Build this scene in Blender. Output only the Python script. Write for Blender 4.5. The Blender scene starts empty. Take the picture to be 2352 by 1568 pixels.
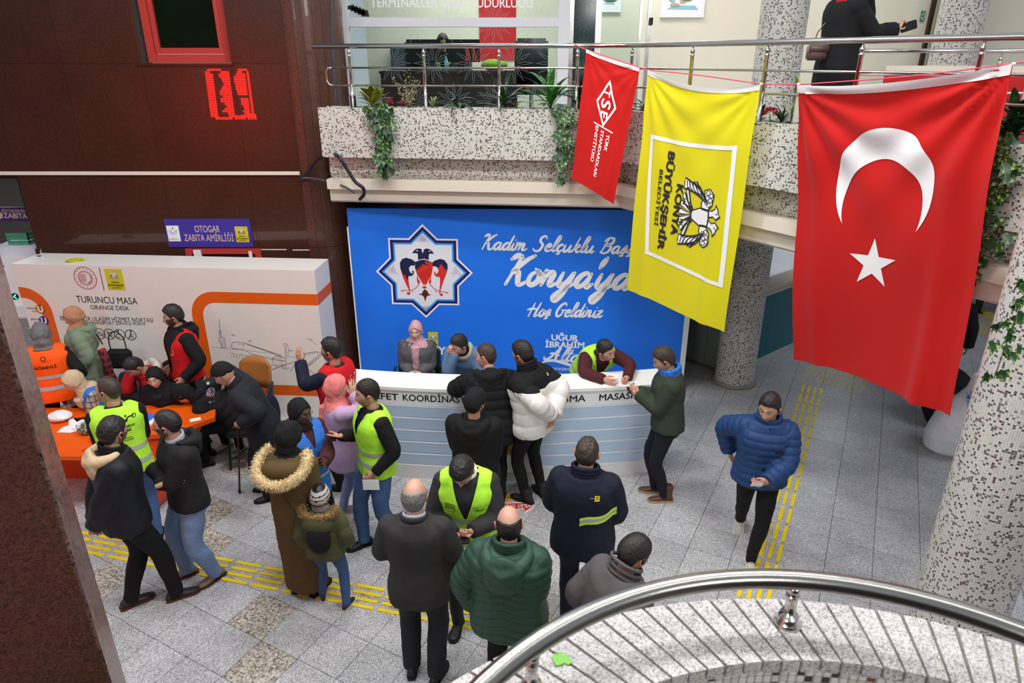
import bpy, bmesh, math, random
import numpy as np
from mathutils import Vector, Matrix
from mathutils.bvhtree import BVHTree
from mathutils.geometry import tessellate_polygon
rnd = random.Random(7)
PI = math.pi
sc = bpy.context.scene
COL = sc.collection
# ------------------------------------------------------------------ camera, world, lights, exposure
FPX, PITCH, HC = 1568.0, math.radians(22.5), 4.43
cam_d = bpy.data.cameras.new('camera'); cam_d.sensor_width = 36; cam_d.lens = 24; cam_d.clip_start = .05
cam = bpy.data.objects.new('camera', cam_d); COL.objects.link(cam)
cam.location = (0, 0, HC); cam.rotation_euler = (PI / 2 - PITCH, 0, 0)
cam_d.dof.use_dof = True; cam_d.dof.focus_distance = 7.6; cam_d.dof.aperture_fstop = 4.5
sc.camera = cam
sc.view_settings.view_transform = 'Standard'; sc.view_settings.look = 'None'
sc.view_settings.gamma = 1; sc.view_settings.exposure = 0.0
try: sc.view_settings.use_curve_mapping = False
except Exception: pass
w = bpy.data.worlds.new('hall_daylight'); sc.world = w; w.use_nodes = True
w.node_tree.nodes['Background'].inputs[0].default_value = (.86, .92, 1, 1)
w.node_tree.nodes['Background'].inputs[1].default_value = .50
def area(name, loc, size, energy, rot=(0, 0, 0), color=(1, .985, .96), sy=None):
    l = bpy.data.lights.new(name, 'AREA'); l.energy = energy; l.color = color; l.size = size
    if sy: l.shape = 'RECTANGLE'; l.size_y = sy
    o = bpy.data.objects.new(name, l); o.location = loc; o.rotation_euler = rot; COL.objects.link(o); return o
for i, (x, y, e) in enumerate([(-5.5, 4.2, 95), (-2, 3.6, 108), (1.5, 3.6, 150), (-1, 6.4, 150), (2.2, 1.2, 26), (-1.8, .2, 34), (5.6, 3.0, 120)]):
    area('ceiling_lamp_light', (x, y, 7.3), 1.7, e, sy=.5)
area('mezzanine_lamp_light', (1.5, 11.4, 6.6), 2.6, 56, sy=.6)
area('mezzanine_lamp_light', (5.0, 10.6, 6.6), 2.6, 36, sy=.6)
area('office_lamp_light', (-.9, 12.0, 6.3), 1.6, 45, sy=1.2)
area('booth_lamp_light', (6.2, 11.3, 2.62), 1.6, 34, sy=.5, color=(.85, .9, 1))
area('passage_lamp_light', (6.6, 6.6, 2.66), 1.2, 26, color=(.85, .88, 1))
area('gate_lamp_light', (-8.3, 10.6, 2.8), .9, 26, color=(.85, .9, 1))
for (a, b) in (((-3.5, -3.5, 6.0), (-1.0, 6.5, 1.3)), ((3.5, -3.5, 6.2), (2.2, 6.5, 1.5))):
    o = area('gallery_lamp_light', a, 2.2, 125, sy=1.2)
    o.rotation_euler = (Vector(b) - Vector(a)).to_track_quat('-Z', 'Y').to_euler()

# ------------------------------------------------------------------ helpers
def ray(u, v):
    a, b = (u - 1176) / FPX, (v - 784) / FPX
    return Vector((a, math.cos(PITCH) - b * math.sin(PITCH), -math.sin(PITCH) - b * math.cos(PITCH)))
def onz(u, v, z=0.0):
    r = ray(u, v); return Vector((0, 0, HC)) + r * ((z - HC) / r.z)
def onp(u, v, p0, n):
    r = ray(u, v); c = Vector((0, 0, HC)); n = Vector(n); return c + r * ((Vector(p0) - c).dot(n) / r.dot(n))
def lin(c):
    c = c / 255.0; return c / 12.92 if c <= .04045 else ((c + .055) / 1.055) ** 2.4
def S(r, g, b): return (lin(r), lin(g), lin(b), 1)
MATS = {}
def mat(name, col=(.8, .8, .8, 1), rough=.6, metal=0, bump=None, emit=None, spec=.5, trans=0, alpha=1, coat=0, sheen=0, ior=1.45):
    if name in MATS: return MATS[name]
    m = bpy.data.materials.new(name); m.use_nodes = True; MATS[name] = m
    nt = m.node_tree; b = nt.nodes['Principled BSDF']
    b.inputs['Base Color'].default_value = col; b.inputs['Roughness'].default_value = rough
    b.inputs['Metallic'].default_value = metal; b.inputs['Specular IOR Level'].default_value = spec
    b.inputs['Transmission Weight'].default_value = trans; b.inputs['Alpha'].default_value = alpha
    b.inputs['Coat Weight'].default_value = coat; b.inputs['Sheen Weight'].default_value = sheen; b.inputs['IOR'].default_value = ior
    if emit: b.inputs['Emission Color'].default_value = emit[0]; b.inputs['Emission Strength'].default_value = emit[1]
    # slight procedural variation on everything
    sc_, st, var = bump if bump else (60, .05, .06)
    tc = nt.nodes.new('ShaderNodeTexCoord'); nz = nt.nodes.new('ShaderNodeTexNoise'); nz.inputs['Scale'].default_value = sc_; nz.inputs['Detail'].default_value = 4
    nt.links.new(tc.outputs['Object'], nz.inputs['Vector'])
    bp = nt.nodes.new('ShaderNodeBump'); bp.inputs['Strength'].default_value = st; bp.inputs['Distance'].default_value = .01
    nt.links.new(nz.outputs['Fac'], bp.inputs['Height']); nt.links.new(bp.outputs['Normal'], b.inputs['Normal'])
    if not emit and not trans:
        mr = nt.nodes.new('ShaderNodeMapRange'); mr.inputs['To Min'].default_value = 1 - var; mr.inputs['To Max'].default_value = 1 + var
        mx = nt.nodes.new('ShaderNodeMix'); mx.data_type = 'RGBA'; mx.blend_type = 'MULTIPLY'; mx.inputs[0].default_value = 1
        mx.inputs[6].default_value = col
        nt.links.new(nz.outputs['Fac'], mr.inputs['Value']); nt.links.new(mr.outputs[0], mx.inputs[7]); nt.links.new(mx.outputs[2], b.inputs['Base Color'])
    return m
def nodes(m):
    nt = m.node_tree; return nt, nt.nodes['Principled BSDF'], nt.nodes.new, nt.links.new
def ramp(nt, stops, const=False):
    r = nt.nodes.new('ShaderNodeValToRGB'); cr = r.color_ramp
    if const: cr.interpolation = 'CONSTANT'
    while len(cr.elements) < len(stops): cr.elements.new(.5)
    for e, (p, c) in zip(cr.elements, stops): e.position = p; e.color = c
    return r
def granite(name, stops, scale, rough=.35, coat=0, scale2=None, bump=.0, cloud=.12, island=False):
    """speckled stone: small voronoi grains in the colours of stops, slow cloudy variation, random tone per slab"""
    m = bpy.data.materials.new(name); m.use_nodes = True; MATS[name] = m
    nt, b, N, L = nodes(m)
    g = N('ShaderNodeNewGeometry'); v = N('ShaderNodeTexVoronoi'); v.inputs['Scale'].default_value = scale
    n0 = N('ShaderNodeTexNoise'); n0.inputs['Scale'].default_value = scale * .8; n0.inputs['Detail'].default_value = 3
    av = N('ShaderNodeVectorMath'); av.operation = 'MULTIPLY_ADD'; av.inputs[1].default_value = (.8 / scale,) * 3
    L(g.outputs['Position'], n0.inputs['Vector']); L(n0.outputs['Color'], av.inputs[0]); L(g.outputs['Position'], av.inputs[2]); L(av.outputs[0], v.inputs['Vector'])
    sep = N('ShaderNodeSeparateColor'); L(v.outputs['Color'], sep.inputs[0])
    r = ramp(nt, stops); L(sep.outputs[0], r.inputs[0])
    n1 = N('ShaderNodeTexNoise'); n1.inputs['Scale'].default_value = scale2 or 2.2; n1.inputs['Detail'].default_value = 5; L(g.outputs['Position'], n1.inputs['Vector'])
    oi = N('ShaderNodeObjectInfo')
    m1 = N('ShaderNodeMapRange'); m1.inputs['From Min'].default_value = .3; m1.inputs['From Max'].default_value = .7; m1.inputs['To Min'].default_value = 1 - cloud; m1.inputs['To Max'].default_value = 1 + cloud; L(n1.outputs['Fac'], m1.inputs['Value'])
    m2 = N('ShaderNodeMapRange'); m2.inputs['To Min'].default_value = .92; m2.inputs['To Max'].default_value = 1.06; L(oi.outputs['Random'], m2.inputs['Value'])
    mm = N('ShaderNodeMath'); mm.operation = 'MULTIPLY'; L(m1.outputs[0], mm.inputs[0]); L(m2.outputs[0], mm.inputs[1])
    mx = N('ShaderNodeMix'); mx.data_type = 'RGBA'; mx.blend_type = 'MULTIPLY'; mx.inputs[0].default_value = 1
    L(r.outputs[0], mx.inputs[6]); L(mm.outputs[0], mx.inputs[7]); L(mx.outputs[2], b.inputs['Base Color'])
    b.inputs['Roughness'].default_value = rough; b.inputs['Coat Weight'].default_value = coat; b.inputs['Coat Roughness'].default_value = .012
    if bump:
        bp = N('ShaderNodeBump'); bp.inputs['Strength'].default_value = bump; bp.inputs['Distance'].default_value = .004
        L(n0.outputs['Fac'], bp.inputs['Height']); L(bp.outputs['Normal'], b.inputs['Normal'])
    return m
def mosaic(name, pitch=.025, white=(218, 217, 210)):
    """glass mosaic from UVs in metres: pale tiles with scattered dark, grey and brown ones, recessed grout"""
    m = bpy.data.materials.new(name); m.use_nodes = True; MATS[name] = m
    nt, b, N, L = nodes(m)
    uv = N('ShaderNodeUVMap'); sv = N('ShaderNodeVectorMath'); sv.operation = 'SCALE'; sv.inputs['Scale'].default_value = 1 / pitch; L(uv.outputs[0], sv.inputs[0])
    fl = N('ShaderNodeVectorMath'); fl.operation = 'FLOOR'; L(sv.outputs[0], fl.inputs[0])
    wn = N('ShaderNodeTexWhiteNoise'); wn.noise_dimensions = '2D'; L(fl.outputs[0], wn.inputs['Vector'])
    cl = N('ShaderNodeTexNoise'); cl.inputs['Scale'].default_value = .35; cl.inputs['Detail'].default_value = 2; L(fl.outputs[0], cl.inputs['Vector'])
    ad = N('ShaderNodeMath'); ad.operation = 'MULTIPLY_ADD'; ad.inputs[1].default_value = .22; L(cl.outputs['Fac'], ad.inputs[0]); L(wn.outputs['Value'], ad.inputs[2])
    W = S(*white); W2 = S(white[0] - 14, white[1] - 12, white[2] - 12)
    r = ramp(nt, [(0, W), (.45, W2), (.62, W), (.88, S(168, 166, 160)), (.97, S(92, 88, 84)), (1.0, S(70, 66, 64))], True)
    L(ad.outputs[0], r.inputs[0])
    sc2 = N('ShaderNodeSeparateColor'); L(wn.outputs['Color'], sc2.inputs[0])
    r2 = ramp(nt, [(0, S(88, 84, 80)), (.5, S(118, 112, 106)), (.72, S(112, 66, 52)), (.86, S(60, 56, 56))], True); L(sc2.outputs[1], r2.inputs[0])
    gt = N('ShaderNodeMath'); gt.operation = 'GREATER_THAN'; gt.inputs[1].default_value = .915; L(ad.outputs[0], gt.inputs[0])
    mx = N('ShaderNodeMix'); mx.data_type = 'RGBA'; L(gt.outputs[0], mx.inputs[0]); L(r.outputs[0], mx.inputs[6]); L(r2.outputs[0], mx.inputs[7])
    fr = N('ShaderNodeVectorMath'); fr.operation = 'FRACTION'; L(sv.outputs[0], fr.inputs[0])
    ds = N('ShaderNodeVectorMath'); ds.operation = 'SUBTRACT'; ds.inputs[1].default_value = (.5, .5, 0); L(fr.outputs[0], ds.inputs[0])
    ab = N('ShaderNodeVectorMath'); ab.operation = 'ABSOLUTE'; L(ds.outputs[0], ab.inputs[0])
    sp = N('ShaderNodeSeparateXYZ'); L(ab.outputs[0], sp.inputs[0])
    mxm = N('ShaderNodeMath'); mxm.operation = 'MAXIMUM'; L(sp.outputs[0], mxm.inputs[0]); L(sp.outputs[1], mxm.inputs[1])
    ed = N('ShaderNodeMapRange'); ed.inputs['From Min'].default_value = .40; ed.inputs['From Max'].default_value = .46; L(mxm.outputs[0], ed.inputs['Value'])
    mg = N('ShaderNodeMix'); mg.data_type = 'RGBA'; L(ed.outputs[0], mg.inputs[0]); L(mx.outputs[2], mg.inputs[6]); mg.inputs[7].default_value = S(188, 187, 180)
    L(mg.outputs[2], b.inputs['Base Color']); b.inputs['Roughness'].default_value = .3
    bp = N('ShaderNodeBump'); bp.invert = True; bp.inputs['Strength'].default_value = .7; bp.inputs['Distance'].default_value = .002; L(ed.outputs[0], bp.inputs['Height']); L(bp.outputs['Normal'], b.inputs['Normal'])
    return m

class MB:
    """collects geometry for one mesh"""
    def __init__(s): s.v = []; s.f = []; s.m = []; s.uv = {}
    def add(s, v, f, mi=0):
        o = len(s.v); s.v += [tuple(p) for p in v]; s.f += [tuple(i + o for i in q) for q in f]; s.m += [mi] * len(f); return s
    def box(s, a, b, mi=0, M=None, bev=0):
        a, b = Vector(a), Vector(b)
        if bev:
            bm = bmesh.new(); bmesh.ops.create_cube(bm, size=1)
            for q in bm.verts: q.co = Vector([(a[i] + b[i]) / 2 + q.co[i] * (b[i] - a[i]) for i in range(3)])
            bmesh.ops.bevel(bm, geom=bm.edges[:], offset=bev, segments=2, affect='EDGES')
            bm.verts.index_update(); v = [q.co.copy() for q in bm.verts]; f = [[q.index for q in p.verts] for p in bm.faces]; bm.free()
        else:
            v = [Vector((x, y, z)) for z in (a.z, b.z) for y in (a.y, b.y) for x in (a.x, b.x)]
            f = [(0, 2, 3, 1), (4, 5, 7, 6), (0, 1, 5, 4), (2, 6, 7, 3), (0, 4, 6, 2), (1, 3, 7, 5)]
        if M is not None: v = [M @ q for q in v]
        return s.add(v, f, mi)
    def prism(s, poly, z0, z1, mi=0, M=None):
        n = len(poly); v = [Vector((p[0], p[1], z0)) for p in poly] + [Vector((p[0], p[1], z1)) for p in poly]
        if M is not None: v = [M @ q for q in v]
        f = [(i, (i + 1) % n, n + (i + 1) % n, n + i) for i in range(n)]
        tr = tessellate_polygon([[Vector((p[0], p[1], 0)) for p in poly]])
        f += [tuple(t) for t in tr] + [tuple(n + i for i in t[::-1]) for t in tr]
        return s.add(v, f, mi)
    def tube(s, pts, r, n=10, mi=0, closed=False):
        v, f = tube(pts, r, n, closed); return s.add(v, f, mi)
    def ball(s, c, r, n=10, mi=0):
        v, f = ellipsoid(c, (r, r, r) if not hasattr(r, '__len__') else r, n, n // 2 + 2); return s.add(v, f, mi)
    def lathe(s, prof, c, n=20, mi=0, axis=None):
        v = []; f = []
        for r, z in prof:
            for k in range(n): a = 2 * PI * k / n; v.append(Vector((r * math.cos(a), r * math.sin(a), z)))
        for i in range(len(prof) - 1):
            for k in range(n): k2 = (k + 1) % n; f.append((i * n + k, i * n + k2, (i + 1) * n + k2, (i + 1) * n + k))
        f.append(tuple(range(n - 1, -1, -1))); f.append(tuple((len(prof) - 1) * n + k for k in range(n)))
        if axis is not None: q = Vector((0, 0, 1)).rotation_difference(Vector(axis)); v = [q @ p for p in v]
        return s.add([p + Vector(c) for p in v], f, mi)
    def mesh(s, name='mesh'):
        me = bpy.data.meshes.new(name); me.from_pydata([tuple(p) for p in s.v], [], s.f)
        if any(s.m): me.polygons.foreach_set('material_index', s.m)
        return me
    def build(s, name, mats, parent=None, smooth=False, **kw):
        return put(name, s.mesh(name), mats, parent, smooth, **kw)
def put(name, me, mats, parent=None, smooth=False, label=None, cat=None, group=None, kind=None, loc=None):
    o = bpy.data.objects.new(name, me); COL.objects.link(o)
    for m in (mats if isinstance(mats, (list, tuple)) else [mats]):
        if len(me.materials) < 8 and m is not None: me.materials.append(m)
    if smooth: me.polygons.foreach_set('use_smooth', [True] * len(me.polygons))
    if parent: o.parent = parent
    if loc: o.location = loc
    return tag(o, label, cat, group, kind)
def tag(o, label=None, cat=None, group=None, kind=None):
    for k, x in (('label', label), ('category', cat), ('group', group), ('kind', kind)):
        if x: o[k] = x
    return o
def empty(name, loc=(0, 0, 0), label=None, cat=None, group=None, rz=0):
    o = bpy.data.objects.new(name, None); COL.objects.link(o); o.location = loc; o.rotation_euler = (0, 0, rz); o.empty_display_size = .1
    return tag(o, label, cat, group)
def inst(me, name, M, parent=None, **kw):
    o = bpy.data.objects.new(name, me); COL.objects.link(o); o.parent = parent; o.matrix_local = M; return tag(o, **kw)
def tube(pts, r, n=10, closed=False):
    P = np.array([tuple(p) for p in pts], float); m = len(P); R = np.full(m, r, float) if not hasattr(r, '__len__') else np.array(r, float)
    T = np.zeros_like(P)
    if closed: T = np.roll(P, -1, 0) - np.roll(P, 1, 0)
    else: T[1:-1] = P[2:] - P[:-2]; T[0] = P[1] - P[0]; T[-1] = P[-1] - P[-2]
    T /= np.maximum(np.linalg.norm(T, axis=1), 1e-9)[:, None]
    a = np.array([0, 0, 1.]) if abs(T[0][2]) < .9 else np.array([1., 0, 0]); x = np.cross(T[0], a); x /= np.linalg.norm(x)
    v = []; f = []
    ang = np.arange(n) * 2 * PI / n; c, s_ = np.cos(ang)[:, None], np.sin(ang)[:, None]
    for i in range(m):
        x = x - T[i] * x.dot(T[i]); x /= np.linalg.norm(x); y = np.cross(T[i], x)
        v.append(P[i] + R[i] * (c * x + s_ * y))
    v = np.concatenate(v)
    k = np.arange(n); k2 = (k + 1) % n
    for i in range(m if closed else m - 1):
        j = (i + 1) % m; f += [(i * n + q, i * n + q2, j * n + q2, j * n + q) for q, q2 in zip(k, k2)]
    if not closed: f += [tuple(range(n - 1, -1, -1)), tuple((m - 1) * n + q for q in range(n))]
    return [tuple(p) for p in v], [tuple(int(i) for i in q) for q in f]
def ellipsoid(c, r, nu=14, nv=9, M=None):
    v = []; f = []
    for j in range(1, nv):
        a = PI * j / nv
        for i in range(nu): b = 2 * PI * i / nu; v.append((r[0] * math.sin(a) * math.cos(b), r[1] * math.sin(a) * math.sin(b), r[2] * math.cos(a)))
    v += [(0, 0, r[2]), (0, 0, -r[2])]; t, bt = len(v) - 2, len(v) - 1
    for j in range(nv - 2):
        for i in range(nu): i2 = (i + 1) % nu; f.append((j * nu + i, (j + 1) * nu + i, (j + 1) * nu + i2, j * nu + i2))
    for i in range(nu): i2 = (i + 1) % nu; f.append((t, i, i2)); f.append((bt, (nv - 2) * nu + i2, (nv - 2) * nu + i))
    if M is not None: v = [tuple(M @ Vector(p)) for p in v]
    return [(p[0] + c[0], p[1] + c[1], p[2] + c[2]) for p in v], f
def remesh(mb, voxel, smooth=3, fac=.5):
    me = bpy.data.meshes.new('tmp'); me.from_pydata([tuple(p) for p in mb.v], [], mb.f)
    o = bpy.data.objects.new('tmp', me); COL.objects.link(o)
    m = o.modifiers.new('r', 'REMESH'); m.mode = 'VOXEL'; m.voxel_size = voxel; m.use_smooth_shade = True
    if smooth: s = o.modifiers.new('s', 'SMOOTH'); s.iterations = smooth; s.factor = fac
    dg = bpy.context.evaluated_depsgraph_get(); ev = o.evaluated_get(dg)
    out = bpy.data.meshes.new_from_object(ev); bpy.data.objects.remove(o); bpy.data.meshes.remove(me)
    out.materials.clear(); return out
def vco(me): a = np.empty(len(me.vertices) * 3); me.vertices.foreach_get('co', a); return a.reshape(-1, 3)
def vno(me): a = np.empty(len(me.vertices) * 3, dtype=np.float32); me.vertices.foreach_get('normal', a); return a.reshape(-1, 3)
def setco(me, a): me.vertices.foreach_set('co', a.ravel()); me.update()
def wav(p, seed, freq, n=7, aniso=(1, 1, 1)):
    """cheap folded noise: warped sinusoids, roughly in -1..1"""
    r = np.random.RandomState(seed); q = p * np.array(aniso); out = np.zeros(len(p))
    wq = q + .35 / freq * np.stack([np.sin(q @ r.randn(3) * freq * .7 + r.rand() * 6) for _ in range(3)], 1)
    for i in range(n):
        k = r.randn(3); k /= np.linalg.norm(k); fq = freq * (.6 + 1.6 * r.rand()); out += np.sin(wq @ k * fq + r.rand() * 6.28) / (fq / freq)
    return out / n * 1.6
# flat print: polygons, strokes and text laid on a surface frame (origin, right, up), each a thin sheet standing proud of it
def frame(o, right, up): 
    r = Vector(right).normalized(); u = Vector(up); u = (u - r * u.dot(r)).normalized(); n = r.cross(u)
    M = Matrix.Identity(4)
    for i in range(3): M[i][0], M[i][1], M[i][2], M[i][3] = r[i], u[i], n[i], Vector(o)[i]
    return M
class Flat:
    def __init__(s): s.v = []; s.f = []; s.m = []
    def poly(s, pts, mi=0, z=0, holes=()):
        loops = [[Vector((p[0], p[1], 0)) for p in pts]] + [[Vector((p[0], p[1], 0)) for p in h] for h in holes]
        al = [p for l in loops for p in l]; o = len(s.v); s.v += [(p.x, p.y, z) for p in al]
        for t in tessellate_polygon(loops):
            a, b, c = [al[i] for i in t]
            if (b - a).cross(c - a).z < 0: t = t[::-1]
            s.f.append(tuple(i + o for i in t)); s.m.append(mi)
    def stroke(s, pts, w, mi=0, z=0, closed=False, taper=None, cap=True):
        P = [Vector((p[0], p[1])) for p in pts]; n = len(P); o = len(s.v)
        for i in range(n):
            a = P[(i - 1) % n] if (closed or i) else P[i]; b = P[(i + 1) % n] if (closed or i < n - 1) else P[i]
            t = (b - a); t = t.normalized() if t.length > 1e-9 else Vector((1, 0)); nn = Vector((-t.y, t.x))
            k = 1.0
            if (closed or 0 < i < n - 1):
                t1 = (P[i] - a); t2 = (b - P[i])
                if t1.length > 1e-9 and t2.length > 1e-9: k = 1 / max(.5, math.sqrt(max(.01, (1 + t1.normalized().dot(t2.normalized())) / 2)))
            ww = w * (taper[i] if taper else 1) * k / 2
            s.v += [(P[i].x + nn.x * ww, P[i].y + nn.y * ww, z), (P[i].x - nn.x * ww, P[i].y - nn.y * ww, z)]
        for i in range(n if closed else n - 1): j = (i + 1) % n; s.f.append((o + 2 * i, o + 2 * i + 1, o + 2 * j + 1, o + 2 * j)); s.m.append(mi)
        if cap and not closed:
            for e, i in ((P[0], 0), (P[-1], n - 1)):
                rr = w * (taper[i] if taper else 1) / 2; s.poly([(e.x + rr * math.cos(k * PI / 5), e.y + rr * math.sin(k * PI / 5)) for k in range(10)], mi, z)
    def disc(s, c, r, mi=0, z=0, n=28, ry=None): s.poly([(c[0] + r * math.cos(2 * PI * k / n), c[1] + (ry or r) * math.sin(2 * PI * k / n)) for k in range(n)], mi, z)
    def ring(s, c, r, w, mi=0, z=0, n=32): s.stroke([(c[0] + r * math.cos(2 * PI * k / n), c[1] + r * math.sin(2 * PI * k / n)) for k in range(n)], w, mi, z, True)
    def text(s, body, size, x=0, y=0, mi=0, z=0, align='LEFT', bold=0, shear=0, sx=1, width=None):
        tv, tf = text_geo(body, size, align, bold, shear)
        if width: xs = [p[0] for p in tv]; sx = width / max(1e-6, max(xs) - min(xs))
        o = len(s.v); s.v += [(x + p[0] * sx, y + p[1], z + p[2]) for p in tv]; s.f += [tuple(i + o for i in q) for q in tf]; s.m += [mi] * len(tf)
    def build(s, name, mats, M, parent=None, fn=None, **kw):
        me = bpy.data.meshes.new(name)
        v = [M @ Vector(p) for p in s.v] if fn is None else [fn(*p) for p in s.v]
        me.from_pydata([tuple(p) for p in v], [], s.f); me.polygons.foreach_set('material_index', s.m)
        return put(name, me, mats, parent, **kw)
_tc = {}
def text_geo(body, size, align='LEFT', bold=0, shear=0):
    k = (body, align, bold, shear)
    if k not in _tc:
        c = bpy.data.curves.new('t', 'FONT'); c.body = body; c.size = 1; c.align_x = align; c.shear = shear; c.resolution_u = 3
        o = bpy.data.objects.new('t', c); COL.objects.link(o); dg = bpy.context.evaluated_depsgraph_get()
        me = bpy.data.meshes.new_from_object(o.evaluated_get(dg))
        V, F_ = [tuple(v.co) for v in me.vertices], [tuple(p.vertices) for p in me.polygons]; n = len(V)
        off = [(0, 0)] if not bold else [(-bold * .6, 0), (bold * .6, 0), (0, bold * .5), (0, -bold * .5)]   # heavier face: the outline drawn a few times, shifted
        _tc[k] = ([(p[0] + a, p[1] + b, .00025 * j) for j, (a, b) in enumerate(off) for p in V], [tuple(i + n * j for i in q) for j in range(len(off)) for q in F_]); bpy.data.objects.remove(o); bpy.data.meshes.remove(me)
    v, f = _tc[k]; return [(p[0] * size, p[1] * size, p[2]) for p in v], f
def decal(fl, name, mats, target, M, parent=None, off=.003, reach=.5, **kw):
    """lay a Flat on a curved mesh: each vertex is cast along the frame's -normal onto the target"""
    bt = BVHTree.FromPolygons([tuple(v.co) for v in target.data.vertices], [tuple(p.vertices) for p in target.data.polygons])
    n = M.to_3x3() @ Vector((0, 0, 1))
    def fn(x, y, z):
        p = M @ Vector((x, y, 0)); h = bt.ray_cast(p + n * reach * .5, -n, reach)
        return (h[0] if h[0] is not None else p) + n * (off + z)
    return fl.build(name, mats, M, parent, fn=fn, **kw)
def catmull(pts, k=6):
    P = [Vector((p[0], p[1], p[2] if len(p) > 2 else 0)) for p in pts]; P = [P[0] * 2 - P[1]] + P + [P[-1] * 2 - P[-2]]; out = []
    for i in range(1, len(P) - 2):
        for j in range(k):
            t = j / k; a, b, c, d = P[i - 1:i + 3]
            out.append(.5 * ((2 * b) + (c - a) * t + (2 * a - 5 * b + 4 * c - d) * t * t + (3 * b - a - 3 * c + d) * t ** 3))
    return out + [P[-2]]
# ------------------------------------------------------------------ materials of the setting
M_FLOOR = granite('floor_granite', [(0, S(122, 122, 124)), (.25, S(160, 160, 162)), (.6, S(184, 184, 186)), (.9, S(216, 216, 219))], 170, .34, coat=.0, bump=.15, cloud=.10)
M_FLOORB = granite('floor_granite_beige', [(0, S(100, 96, 90)), (.3, S(150, 144, 134)), (.6, S(180, 172, 158)), (.9, S(206, 199, 187))], 70, .36, bump=.15, cloud=.10)
M_BROWN = granite('brown_granite', [(0, S(40, 22, 15)), (.35, S(62, 34, 22)), (.7, S(78, 42, 27)), (1, S(52, 29, 20))], 150, .3, coat=.9, cloud=.12, scale2=1.6)
M_BROWNC = granite('brown_granite_column', [(0, S(56, 34, 28)), (.35, S(84, 50, 40)), (.7, S(100, 62, 50)), (1, S(70, 42, 34))], 150, .3, coat=.25, cloud=.12, scale2=1.6)
M_PILLAR = granite('red_granite', [(0, S(52, 40, 42)), (.3, S(108, 78, 73)), (.6, S(136, 98, 90)), (.85, S(120, 97, 94)), (1, S(146, 119, 113))], 80, .32, coat=.12, cloud=.22, scale2=6)
M_COPING = granite('coping_granite', [(0, S(118, 112, 112)), (.3, S(170, 165, 165)), (.6, S(196, 192, 192)), (.85, S(212, 209, 208)), (1, S(168, 156, 154))], 260, .4, bump=.15, cloud=.06)
M_MOSAIC = mosaic('mosaic_tiles', .0158)
M_GROUT = mat('dark_joint', S(70, 68, 66), .9)
M_GROUTL = mat('pale_grout', S(150, 148, 142), .9)
M_CREAM = mat('cream_paint', S(232, 226, 206), .7)
M_FASCIA = mat('cream_fascia', S(226, 216, 200), .6)
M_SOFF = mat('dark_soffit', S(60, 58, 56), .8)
M_STEEL = mat('polished_steel', S(206, 204, 198), .16, 1, bump=(30, .02, .03))
M_RAIL = mat('handrail_steel', S(150, 149, 144), .24, 1, bump=(40, .03, .04))
M_STEELB = mat('brushed_steel', S(196, 196, 194), .22, 1, bump=(80, .08, .05))
M_WHITE = mat('white_lacquer', S(240, 240, 240), .35)
M_OFFW = mat('warm_white_board', S(238, 232, 226), .4)
M_BLACK = mat('black_plastic', S(22, 22, 24), .4)
M_YEL = mat('tactile_yellow', S(244, 214, 20), .5, bump=(120, .1, .08))
M_GLASS = mat('window_glass', S(225, 240, 236), .03, 0, spec=.5, trans=1, bump=(3, 0, 0), ior=1.05)
M_RED = mat('red_frame_paint', S(190, 60, 52), .4)
M_TEAL = mat('teal_panel', S(24, 108, 122), .45)
M_GREYC = mat('grey_cabinet', S(132, 138, 134), .45)
# ------------------------------------------------------------------ floor: 40 cm slabs on a skewed grid
MB().box((-14, -9.3, 0), (14, -9, 7.2)).box((-14, -9, 0), (-13.7, 3, 7.2)).build('wall_unseen_behind', mat('dark_for_reflection', S(74, 62, 56), .7), kind='structure')  # unseen walls behind the camera, added dark for the polished granite to reflect
fl = MB().box((-14, -9, -.2), (13, 15, -.011)).build('floor', M_GROUT, kind='structure')
TH = math.radians(62.0); A_ = Vector((math.cos(TH), math.sin(TH), 0)); B_ = Vector((A_.y, -A_.x, 0)); TP = .4015
def ab(a, b, z=0): return A_ * a + B_ * b + Vector((0, 0, z))
tile_me = MB().box((-.1985, -.1985, -.011), (.1985, .1985, 0)).mesh('tile')
tile_me.materials.append(M_FLOOR); tile_b = tile_me.copy(); tile_b.materials.clear(); tile_b.materials.append(M_FLOORB)
RZ = Matrix.Rotation(TH, 4, 'Z'); beige = {(-7, -14), (-6, -15), (-7, -15), (-11, -12), (-9, -10), (-8, -11), (-5, -13), (-12, -15)}
cells = []
for i in range(-22, 34):
    for j in range(-38, 34):
        c = ab(6.0 + (i + .5) * TP, .19 + (j + .5) * TP)
        if not (2.5 < c.y < 14.6 and -10.5 < c.x < 12.5): continue
        fw = c.y * math.cos(PITCH) + HC * math.sin(PITCH); u = 1176 + FPX * c.x / fw; v = 784 + FPX * (-c.y * math.sin(PITCH) + HC * math.cos(PITCH)) / fw
        vis = -60 < u < 2410 and v < 1640 and c.y > 3.1 and not (c.y > 9.3 and c.x < 2.4) and not (v > 1500 and u > 1150) and u > .27 * (v - 640) - 60
        cells.append((0 if vis else 1, c.y ** 2 + c.x ** 2, i, j, c))
cells.sort(key=lambda q: q[:2]); rest = MB()
for k, (vis, d, i, j, c) in enumerate(cells):
    M = Matrix.Translation(c + Vector((0, 0, rnd.uniform(-.0012, 0)))) @ RZ
    bg = (i, j) in beige or (c.x < -.5 and rnd.random() < .02)
    if k < 300 and not vis: inst(tile_b if bg else tile_me, 'tile', M, fl)
    else: rest.box((-.1985, -.1985, -.011), (.1985, .1985, 0), 1 if bg else 0, M)
rest.build('tile_field', [M_FLOOR, M_FLOORB], fl, kind='stuff')
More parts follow.
